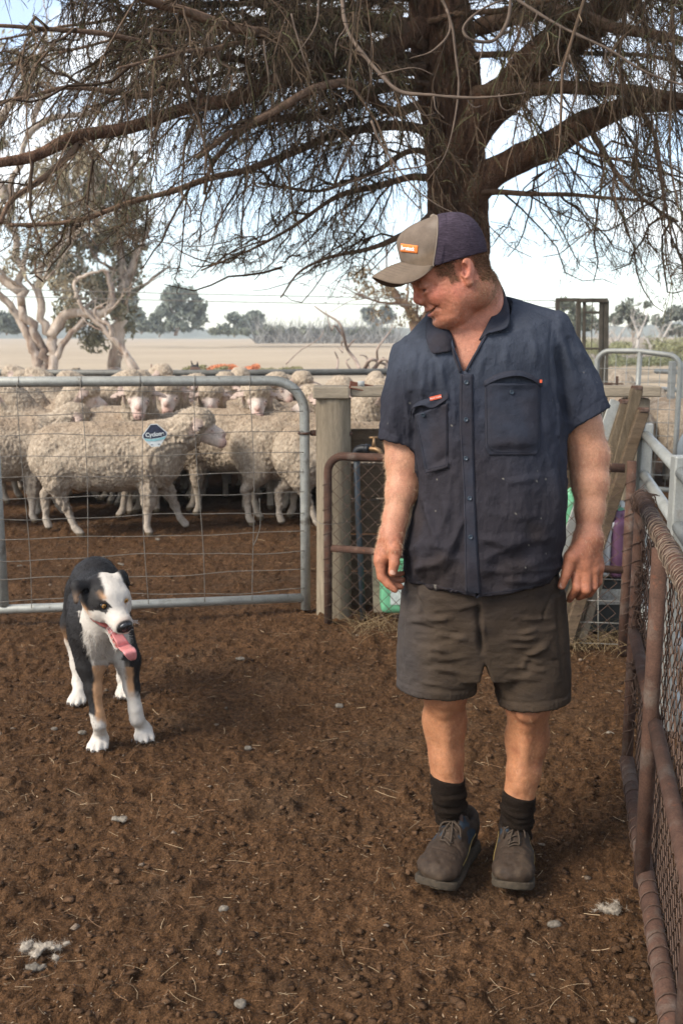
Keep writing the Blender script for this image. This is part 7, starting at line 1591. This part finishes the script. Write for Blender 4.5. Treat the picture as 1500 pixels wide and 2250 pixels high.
for row, Y_ in enumerate((9.9, 10.6, 11.3, 12.1, 12.9)):
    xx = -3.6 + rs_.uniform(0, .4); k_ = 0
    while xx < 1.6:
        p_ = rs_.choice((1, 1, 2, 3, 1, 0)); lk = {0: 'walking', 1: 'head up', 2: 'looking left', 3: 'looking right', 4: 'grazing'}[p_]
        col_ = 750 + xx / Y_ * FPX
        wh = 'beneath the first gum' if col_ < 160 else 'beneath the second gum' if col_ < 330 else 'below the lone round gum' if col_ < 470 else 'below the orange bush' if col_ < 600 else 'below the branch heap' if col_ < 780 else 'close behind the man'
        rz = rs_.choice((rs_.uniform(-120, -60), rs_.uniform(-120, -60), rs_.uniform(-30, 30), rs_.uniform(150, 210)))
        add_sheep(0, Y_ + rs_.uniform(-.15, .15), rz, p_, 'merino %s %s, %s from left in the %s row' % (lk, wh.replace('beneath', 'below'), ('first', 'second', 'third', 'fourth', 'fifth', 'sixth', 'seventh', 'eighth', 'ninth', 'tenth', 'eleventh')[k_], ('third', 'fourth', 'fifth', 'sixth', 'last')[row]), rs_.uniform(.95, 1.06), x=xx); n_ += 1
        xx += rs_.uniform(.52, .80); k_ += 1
# sheep in the right-hand pen
for (x_, Y_, rz, p_, lb) in ((2.95, 10.3, 80, 1, 'woolly sheep\'s back behind the bracket at the man\'s left shoulder'), (3.35, 10.0, 95, 4, 'sheep seen from behind through the right-hand pen gate'), (3.05, 11.2, 70, 1, 'sheep farther back in the right-hand pen'), (3.65, 10.7, 100, 0, 'sheep with its rump against the right-hand pen gate'), (2.5, 10.6, 95, 1, 'sheep in the right-hand pen hidden partly by the man\'s sleeve')): add_sheep(0, Y_, rz, p_, lb, 1.0, x=x_)
print('sheep', n_, time.time() - T0)
# ---- pen rails around the mob, right-hand gate, frame
pr_ = thing('pen_rail', 'long dark steel rail closing the sheep pen at the back', 'rail', (-1, 13.9, 0)); tubeobj('rail', pts((-7, 13.9, 1.0), (-2, 13.9, .99), (2.2, 13.9, 1.02)), .045, M_galvd if 'M_galvd' in globals() else globals().setdefault('M_galvd', mat('dark_steel', (.12, .115, .10), rough=.6, metal=.3, noise=[(10, .7, 1.2)])), pr_, 8)
tubeobj('rail', pts((-7, 13.9, .55), (2.2, 13.9, .56)), .035, M_galvd, pr_, 8)
for x_ in (-6, -3.2, -.6, 2.0): mb = MB(); mb.box((x_, 13.97, .5), (.09, .09, 1.06), bev=.01); child('post', mb.mesh('pen_post', M_galvd), pr_)
for i, (y_, z_, h_) in enumerate(((14.6, .95, .05), (15.6, .9, .05))): plank(('weathered board on the ground level race behind the pen, nearer', 'weathered board on the race behind the pen, farther')[i], (.6, y_, z_), (3.4, y_, z_), .12, .04, M_woodh, 'timber_board', 'board')
rg = thing('pen_gate', 'galvanised pipe gate with rounded corners at the right-hand pen', 'gate', tuple(W(1300, 985, 9.2) * (1, 1, 0)))
a_, b_ = W(1302, 985, 9.3), W(1483, 985, 8.9); a_[2] = b_[2] = 0; d_ = (b_ - a_) / np.linalg.norm(b_ - a_); zt2 = 1.36; rc = .12
fr = [a_ + UP * .12, a_ + UP * .8] + arc(a_ + d_ * rc + UP * (zt2 - rc), rc, math.pi, math.pi / 2, d_, UP, 7) + [(a_ + b_) / 2 + UP * zt2] + arc(b_ - d_ * rc + UP * (zt2 - .03 - rc), rc, math.pi / 2, 0, d_, UP, 7) + [b_ + UP * .6, b_ + UP * .1]
tubeobj('gate_frame', np.array(fr), .024, M_gl, rg, 10); tubeobj('gate_rail', pts(a_ + UP * .12, b_ + UP * .12), .022, M_gl, rg, 8); tubeobj('gate_brace', pts(a_ + d_ * (np.linalg.norm(b_ - a_) * .52) + UP * zt2, a_ + d_ * (np.linalg.norm(b_ - a_) * .5) + UP * .12), .024, M_gl, rg, 8)
for z in np.linspace(.25, 1.2, 9): tubeobj('mesh_wire', pts(a_ + UP * z, b_ + UP * z), .003, M_gl, rg, 4)
for t in np.linspace(.1, .9, 7): tubeobj('mesh_wire', pts(a_ + d_ * np.linalg.norm(b_ - a_) * t + UP * .12, a_ + d_ * np.linalg.norm(b_ - a_) * t + UP * zt2), .003, M_gl, rg, 4)
M_fr = mat('brown_frame', (.075, .062, .045), rough=.8, noise=[(10, .7, 1.3)], mottles=[(14, .55, .7, (.15, .13, .10), .6)])
df = thing('drafting_frame', 'tall brown steel frame of a drafting gate behind the man\'s shoulder', 'frame', tuple(W(1275, 960, 9.8) * (1, 1, 0)))
def fb(x0, y0, x1, y1, w_, nm='frame_bar', Y_=9.8):
    p0, p1 = W(x0, y0, Y_), W(x1, y1, Y_)
    if y1 > 900: p1[2] = 0
    mb = MB(); mb.beam(p0, p1, w_, w_, up=(0, 1, 0), bev=.004); child(nm, mb.mesh(nm, M_fr), df)
fb(1224, 660, 1224, 950, .035); fb(1270, 660, 1270, 950, .042); fb(1283, 662, 1283, 950, .03); fb(1320, 662, 1320, 950, .035); fb(1331, 660, 1331, 950, .045)
fb(1220, 659, 1272, 659, .035, 'top_bar'); fb(1272, 660, 1334, 660, .04, 'top_bar', 9.78); fb(1286, 686, 1318, 687, .025, 'cross_bar'); fb(1284, 766, 1330, 766, .02, 'cross_bar'); fb(1301, 655, 1298, 770, .008, 'hanging_wire', 9.75)
# rails and tank at the far right edge
er = thing('yard_fence', 'galvanised yard panel with white rails at the right edge of the picture', 'fence', tuple(W(1480, 1000, 11) * (1, 1, 0)))
for z in (1.1, .9, .7, .5, .3): p0, p1 = W(1440, 800, 11.5), W(1560, 800, 10.8); p0[2] = p1[2] = z; tubeobj('rail', pts(p0, p1), .028, M_gl, er, 8)
for x_, w_ in ((1470, .07), (1500, .08)): p0 = W(x_, 800, 11); mb = MB(); mb.box((p0[0], 10.9, .6), (w_, .07, 1.25), bev=.006); child('post', mb.mesh('post', M_gl), er)
mb = MB(); mb.tube([W(1542, 905, 8.2) * (1, 1, 0) + (0, 0, .55), W(1640, 905, 8.6) * (1, 1, 0) + (0, 0, .55)], .22, 24); tag(link('pale_tank', mb.mesh('pale_tank', mat('pale_blue_tank', (.30, .33, .34), rough=.4))), 'pale blue-grey drum lying at the right edge beyond the rails', 'drum')
# sheep's dark friend beyond: a brown calf-like head over the bushes
mb = MB(); c_ = W(430, 806, 16.5)
pr2 = [cone(c_ + (0, 0, -.3), c_ + (0, 0, -.05), .10, .08, .04), cone(c_ + (-.03, -.03, -.03), c_ + (.07, -.06, -.06), .06, .035, .03), cone(c_ + (-.05, 0, .02), c_ + (-.07, 0, .10), .02, .006, .01), cone(c_ + (.03, 0, .03), c_ + (.035, 0, .085), .02, .006, .01)]
v, f = sdf_mesh(pr2, c_ - .45, c_ + .2, .008); c2_ = np.tile((.10, .055, .035), (len(v), 1)); c2_[v[:, 2] > c_[2] + .0] = (.02, .017, .015); pr2o = link('goat', mesh_np('dark_head', v - c_ * (1, 1, 1), f, mat('dark_coat', attr=True, rough=.8), col=c2_)); pr2o.location = tuple(c_); tag(pr2o, 'dark-eared brown goat whose head shows over the pen rail by the olive bush', 'goat')

# ================================================================ the dog
DY = 0
HC = W(243, 1318, 3.33); HK = 1.17
df_ = np.array((.56, -.77, -.32)); df_ /= np.linalg.norm(df_); dr_ = np.array((.81, .57, .10)); dr_ -= df_ * (dr_ @ df_); dr_ /= np.linalg.norm(dr_); du_ = np.cross(dr_, df_); du_ = -du_ if du_[2] < 0 else du_
DM = np.stack([dr_, df_, du_], 1); HC = W(279, 1381, 3.205) - HK * (DM @ np.array((0, .145, -.016)))
def dp(x, y, z): return HC + HK * (DM @ np.array((x, y, z), float))
def de(c, r, k=.015, op='u', rot=None): return ell(dp(*c), np.asarray(r, float) * np.ones(3) * HK, DM if rot is None else DM @ rot, k, op)
def dc(a, b, ra, rb, k=.012, op='u'): return cone(dp(*a), dp(*b), ra * HK, rb * HK, k, op)
def dmouth(P):
    q = (P - HC) @ DM / HK; return np.maximum(np.maximum(q[:, 2] + .046, -.036 - .90 * q[:, 1] - q[:, 2]), .018 - q[:, 1])
D = [cone(W(209, 1290, 3.93), W(206, 1330, 3.62), .088, .092, .05), ell(W(209, 1272, 3.98), (.090, .12, .092), k=.05), ell(W(208, 1352, 3.58), (.090, .15, .112), k=.05), ell(W(210, 1400, 3.50), (.084, .10, .122), k=.05), ell(W(208, 1350, 3.80), (.074, .15, .095), k=.05),
     cone(W(212, 1360, 3.50), W(236, 1335, 3.37), .090, .072, .04), cone(W(215, 1395, 3.44), W(240, 1350, 3.36), .070, .055, .04)]
# head
D += [de((0, -.02, .0), (.070, .074, .062), .03), de((0, .030, .004), (.057, .045, .048), .03), dc((0, .035, -.014), (0, .112, -.024), .040, .0295, .02), de((0, .116, -.016), (.027, .020, .020), .01),
      de((.034, .02, -.025), (.028, .035, .028), .02), de((-.034, .02, -.025), (.028, .035, .028), .02)]
for s in (1, -1):
    D += [de((s * .034, .048, .018), (.016, .012, .012), .006), de((s * .033, .061, .016), (.011, .008, .0085), .004, 's'), de((s * .030, .035, .034), (.018, .018, .008), .01), de((s * .0085, .140, -.018), (.0045, .006, .0035), .002, 's')]
# muzzle mouth gap and lower jaw
D += [dc((0, .010, -.060), (0, .080, -.122), .023, .013, .012), fun(dmouth, dp(0, .06, -.07), .13, .002, 's')]
# ears
def ear(s, tip, mid):
    return [dc((s * .045, -.025, .035), mid, .022, .017, .012), dc(mid, tip, .017, .006, .006)]
D += ear(-1, (-.098, .012, .020), (-.082, -.022, .052)) + ear(1, (.082, -.030, .008), (.064, -.042, .036)) + [dc((-.058, -.01, .036), (-.086, .006, .030), .010, .006, .004, 's')]
# legs
def leg(pts_, k=.02): P = [W(*p[:3]) for p in pts_]; return chain(P, [p[3] for p in pts_], k)
fl, frr, rl, rr0 = G(217, 1645), G(314, 1625), G(171, 1545), G(272, 1530)
D += leg([(192, 1400, 3.50, .056), (199, 1462, 3.46, .044), (206, 1515, 3.44, .0285)], .03) + leg([(206, 1515, 3.44, .0285), (214, 1570, 3.42, .0225), (219, 1590, 3.42, .0225)], .02) + [cone(W(219, 1590, 3.42), fl + (0, .028, .04), .0225, .024, .02)]
D += leg([(258, 1390, 3.54, .060), (281, 1450, 3.52, .042), (290, 1510, 3.52, .0275)], .03) + leg([(290, 1510, 3.52, .0275), (298, 1560, 3.51, .0225), (301, 1580, 3.51, .0225)], .02) + [cone(W(301, 1580, 3.51), frr + (-.004, .028, .04), .0225, .024, .02)]
D += leg([(184, 1300, 3.98, .075), (166, 1370, 3.99, .055), (164, 1405, 4.02, .036)], .03) + leg([(164, 1405, 4.02, .036), (170, 1460, 4.00, .0245), (172, 1500, 3.98, .0215)], .02) + [cone(W(172, 1500, 3.98), rl + (0, .03, .04), .0215, .022, .02)]
D += leg([(238, 1300, 4.0, .085), (258, 1370, 4.02, .055), (262, 1410, 4.05, .036)], .03) + leg([(262, 1410, 4.05, .036), (268, 1460, 4.03, .0245), (270, 1490, 4.02, .0215)], .02) + [cone(W(270, 1490, 4.02), rr0 + (0, .03, .04), .0215, .022, .02)]
for (c, sx, an) in ((fl, 1, -.08), (frr, 1, .30), (rl, .95, -.08), (rr0, .9, .2)):
    c = c + np.array((0, 0, -.005)); ca, sa = math.cos(an), math.sin(an)
    for k_, (ox, oy, r_) in enumerate(((-.027, -.002, .0122), (-.0098, -.020, .013), (.0098, -.020, .013), (.027, -.002, .0122))):
        p0 = c + np.array(((ox * .55) * ca, .035, .032)) * (sx, 1, 1); p1 = c + np.array((ox * ca - (oy - .012) * sa * -1 * 0 + ox * 0 + an * .02, oy + .0, .020)) * (sx if 0 else 1, 1, 1); p2 = p1 + np.array((ox * .12 + an * .012, -.014, -.006))
        D += [cone(p0, p1, r_ * .95, r_, .010 if k_ == 0 else .004), cone(p1, p2, r_, r_ * .72, .004)]
    D.append(ell(c + np.array((0, .026, .032)), (.027, .037, .023), k=.02))
# tail (behind, low)
D += leg([(205, 1262, 4.07, .035), (200, 1300, 4.15, .03), (198, 1380, 4.18, .02)], .03)
V, F = sdf_mesh(D, (-1.4, 3.12, -.03), (-.45, 4.35, .85), .0050, smooth=1)
N = normals(V, F); px, py = proj(V); q = (V - HC) @ DM / HK
BLK, WHT, TAN = np.array((.012, .010, .0095)), np.array((.50, .45, .39)), np.array((.40, .22, .11))
col = np.tile(BLK, (len(V), 1)); nz = fbm(V, 28, 3, 5) * 16
def bd(c, m): global col; m = np.clip(m, 0, 1)[:, None]; col = col * (1 - m) + np.asarray(c) * m
yv = V[:, 1]; head = (q[:, 1] > -.085) & (np.hypot(q[:, 0], q[:, 2]) < .12) & (yv < 3.44)
front = (yv < 3.66)
# chest and neck: white bib between black shoulders
lw = np.interp(py, (1340, 1400, 1455, 1480), (178, 184, 200, 212)); rw = np.interp(py, (1340, 1460), (300, 262))
bd(WHT, sstep(-3, 3, px - lw + nz) * sstep(-3, 3, rw - px + nz) * (py > 1342) * (py < 1482) * (N[:, 1] < .35) * front)
bd(WHT, (~head) * front * sstep(-.045, -.03, q[:, 1] * 0 - .04 + .012) * 0)
bd(WHT, np.exp(-(((px - 222) / 20) ** 2 + ((py - 1286) / 5) ** 2)) * (yv < 3.6) * (~head) * 1.1)      # nape flash
bd((.20, .15, .11), sstep(1445, 1470, py) * sstep(1500, 1480, py) * (px > 205) * (px < 285) * front * .7)
# legs
fL = front & (px < 245) & (py > 1462); bd(TAN, fL * sstep(-2, 2, px - np.interp(py, (1470, 1590), (204, 211)) + nz * .4)); bd(WHT, fL * sstep(1574, 1590, py + nz - (px - 215) * .6)); 
fR = front & (px > 262) & (py > 1450); bd(TAN, fR * (py > 1466) * sstep(299, 293, px - (py - 1500) * .10 + nz * .4) * (py < 1540)); bd(WHT, fR * sstep(1520, 1545, py + nz + (300 - px) * .5))
fRi = front & (px > 255) & (px < 285) & (py > 1450) & (py < 1540); bd(WHT, fRi * sstep(277, 270, px - (py - 1460) * .12))
rear = yv > 3.80; bd(WHT, rear * sstep(1395, 1412, py + nz + np.where(px < 200, 0, -30))); bd(TAN, rear * np.exp(-(((py - 1398) / 14) ** 2)) * (px < 200) * .6)
# head markings in head space
H_ = head
xs = q[:, 0]; ysd = q[:, 1]; zs_ = q[:, 2]
blaze = sstep(-.006, .004, xs + .35 * np.clip(zs_ - .02, 0, 1) * 0 + .0 + nz * .0006 - np.interp(ysd, (-.09, -.03, .03, .06, .09), (.03, -.012, -.016, -.03, -.09)))
bd(WHT, H_ * blaze * (zs_ > -.2)); bd(WHT, H_ * sstep(.055, .068, ysd + nz * .0004) * (zs_ > -.12)); bd(WHT, H_ * sstep(-.022, -.038, zs_ + nz * .0006 + .25 * (xs + .03)) * (ysd > -.06))
bd(BLK, H_ * sstep(.046, .056, xs + nz * .0004) * sstep(.012, -.005, ysd) * (zs_ > -.03))
bd(BLK, H_ * (np.hypot((xs + .036) / .020, (zs_ - .018) / .017) < 1) * (ysd > .02) * (ysd < .075))
bd(TAN, H_ * np.exp(-(((xs + .030) / .008) ** 2 + ((zs_ - .042) / .006) ** 2)) * (ysd > .02)); bd(TAN, H_ * np.exp(-(((xs + .062) / .012) ** 2 + ((zs_ + .02) / .012) ** 2 + ((ysd - .0) / .03) ** 2)) * .9)
bd((.45, .28, .17), H_ * np.exp(-(((xs + .088) / .010) ** 2 + ((zs_ - .030) / .012) ** 2)) * .9); bd((.42, .26, .17), H_ * np.exp(-(((xs - .034) / .013) ** 2 + ((zs_ - .016) / .010) ** 2)) * (ysd > .04) * .7)
bd((.30, .20, .15), H_ * np.exp(-(((ysd - .128) / .012) ** 2 + ((zs_ + .0) / .012) ** 2)) * .6)
bd((.012, .010, .010), H_ * sstep(.126, .131, ysd) * (zs_ > -.034))
up_ = np.abs(zs_ + .046); lo_ = np.abs(zs_ + .036 + .90 * ysd); nu_ = N @ du_; inm = H_ * (ysd > .012) * (ysd < .125); mouth = inm * ((up_ < .005) * (nu_ < -.45) + (lo_ < .005) * (nu_ > .3) + (ysd < .022) * (zs_ < -.044) * (zs_ > -.06) * (N @ df_ > .4)) > 0; bd((.45, .14, .12), mouth)
lip = inm * (~mouth) * (np.exp(-((up_ - .001) / .0028) ** 2) * .7 + np.exp(-((lo_ - .002) / .0045) ** 2)) * (ysd > .014) * .95; bd((.03, .02, .02), lip)
dog = thing('dog', 'black, white and tan sheepdog walking toward the camera with its tongue out', 'dog', (-.86, 3.6, 0))
V2 = V + N * (fbm(V, 60, 2, 6) * .0016)[:, None]
child('body', mesh_np('dog_body', V2, F, mat('dog_skin', attr=True, rough=.7, spec=.3), col=np.clip(col, 0, 1)), dog)
# fur
bodyax = np.array((.10, .95, -.25)); comb = np.where((py > 1455)[:, None], np.array((0, .1, -1.)), np.where(head[:, None], -df_ + 0 * V, np.array((-.05, .8, -.45))))
chestm = (col[:, 0] > .4) & (~head) & (py < 1485) & front
Lf = np.where(head, .007, np.where(chestm, .026, np.where(py > 1455, .008, .013)))
wgt = np.ones(len(V)); wgt[H_ & (ysd > .124)] = 0; wgt[mouth > 0] = 0; wgt[np.hypot(np.abs(xs) - .034, zs_ - .017) < .009] = 0; wgt[head] *= 2.2; wgt[yv > 3.9] *= .7
Pp, Nn, ix = scatter(V2, F, 70000, wgt)
Q, Wd = hairs(Pp - Nn * .001, Nn, Lf[ix] * R.uniform(.6, 1.2, len(Pp)), comb[ix], .0005, 3, .22, .18)
fc_ = col[ix] * R.uniform(.75, 1.25, (len(ix), 1)); fc_[(fc_[:, 0] < .08) & (R.rand(len(ix)) > .8)] *= 1.7
tag(child('fur', ribbons(Q, Wd * 1.3, 'dog_fur', mat('dog_fur', attr=True, rough=.65, spec=.10), np.clip(fc_, 0, 1)), dog), 'short glossy coat, black with white bib and tan legs')
for s in (-1, 1):
    pr = [de((s * .0335, .0540, .0165), (.0105, .0085, .0098), .001)]; v, f = sdf_mesh(pr, dp(s * .0335, .0540, .0165) - .016, dp(s * .0335, .0540, .0165) + .016, .0012, smooth=0)
    qe = (v - HC) @ DM / HK; rr_ = np.hypot(qe[:, 0] - s * .0335 - .0008, qe[:, 2] - .0175); ce = np.where((rr_ < .0026)[:, None], np.array((.005, .004, .004)), np.where((rr_ < .0072)[:, None], np.array((.38, .19, .05)), np.array((.02, .015, .012))))
    child('eye', mesh_np('dog_eye', v, f, mat('amber_eye', attr=True, rough=.08, spec=.6), col=ce), dog)
v, f = sdf_mesh([de((0, .137, -.014), (.0185, .011, .0145), .002), de((.0065, .147, -.018), (.0035, .005, .0028), .002, 's'), de((-.0065, .147, -.018), (.0035, .005, .0028), .002, 's'), de((0, .147, -.024), (.001, .006, .008), .001, 's')], dp(0, .137, -.016) - .03, dp(0, .137, -.016) + .03, .0013, smooth=1)
child('nose', mesh_np('dog_nose', v, f, mat('wet_nose', (.012, .011, .012), rough=.25, spec=.6, bump=[(900, .5, .001)])), dog)
v, f = sdf_mesh([dc((0, .022, -.056), (0, .066, -.100), .017, .010, .01), dc((0, .03, -.044), (0, .10, -.044), .015, .010, .004)], HC - .17, HC + .17, .003); child('gums', mesh_np('dog_gums', v, f, mat('gums', (.36, .09, .08), rough=.3, spec=.5)), dog)
# tongue
M_tng = mat('tongue', (.56, .20, .19), rough=.3, spec=.5, noise=[(60, .9, 1.1)], bump=[(700, .4, .0008)])
cen = catmull([dp(.0, .030, -.062), dp(.003, .060, -.086), dp(.009, .086, -.102), dp(.015, .100, -.118), W(284, 1430, 3.19), W(293, 1450, 3.20)], 5); n = len(cen); rows = []
for i, c in enumerate(cen):
    t = i / (n - 1); w_ = np.interp(t, (0, .3, .6, .85, .95, 1), (.015, .018, .022, .021, .016, .007)); rows.append([c + dr_ * w_ * x + (df_ * .003 - du_ * .001) * (1 - x * x) * -1 * (1 if abs(x) > .15 else .4) + df_ * .002 for x in np.linspace(-1, 1, 9)])
sheet('tongue', np.array(rows), .006, M_tng, dog)
mb = MB()
for s in (-1, 1):
    for y_ in (.098, .086, .074, .06): mb.tube([dp(s * (.010 + (.1 - y_) * .2), y_ - .014, -.113 + (.1 - y_) * .9), dp(s * (.010 + (.1 - y_) * .2), y_ - .012, -.103 + (.1 - y_) * .9)], [.0024, .0006], 5)
child('teeth', mb.mesh('dog_teeth', M_tooth), dog)
mb = MB()
for c in (fl, frr, rl, rr0):
    for ox, oy in ((-.030, -.030), (-.011, -.047), (.011, -.047), (.030, -.030)): mb.tube([c + np.array((ox * 1.1, oy + .004, .012)), c + np.array((ox * 1.15, oy - .006, .005))], [.0028, .0008], 5)
child('claws', mb.mesh('dog_claws', mat('claw', (.10, .08, .07), rough=.4)), dog)
wk = []
for i in range(16):
    s = rnd.choice((-1, 1)); p = dp(s * .022, .112 + rnd.uniform(-.01, .01), -.024 + rnd.uniform(-.006, .006)); d_ = dr_ * s * .8 + df_ * .25 + du_ * rnd.uniform(-.5, .2); wk.append([p, p + d_ * .02, p + d_ * .038 - UP * .004])
child('whiskers', strips(np.array(wk), np.full((16, 3), .00028), 'whiskers', M_hair, np.tile((.6, .58, .55), (16, 1))), dog)
print('dog', time.time() - T0)

# ================================================================ the air
mb = MB(); mb.box((0, 230, 24), (1500, 860, 56)); hz_ = link('haze', mb.mesh('haze', M_haze if 'M_haze' in globals() else bpy.data.materials.new('haze_air')))
tag(hz_, 'pale thin air fading the far trees', 'haze', kind='stuff')
mh = hz_.data.materials[0]; mh.use_nodes = True; nt = mh.node_tree; nt.nodes.clear(); o_ = nt.nodes.new('ShaderNodeOutputMaterial'); v_ = nt.nodes.new('ShaderNodeVolumePrincipled')
v_.inputs['Color'].default_value = (.93, .96, 1, 1); v_.inputs['Density'].default_value = .0009; v_.inputs['Anisotropy'].default_value = .1; nt.links.new(v_.outputs[0], o_.inputs['Volume'])
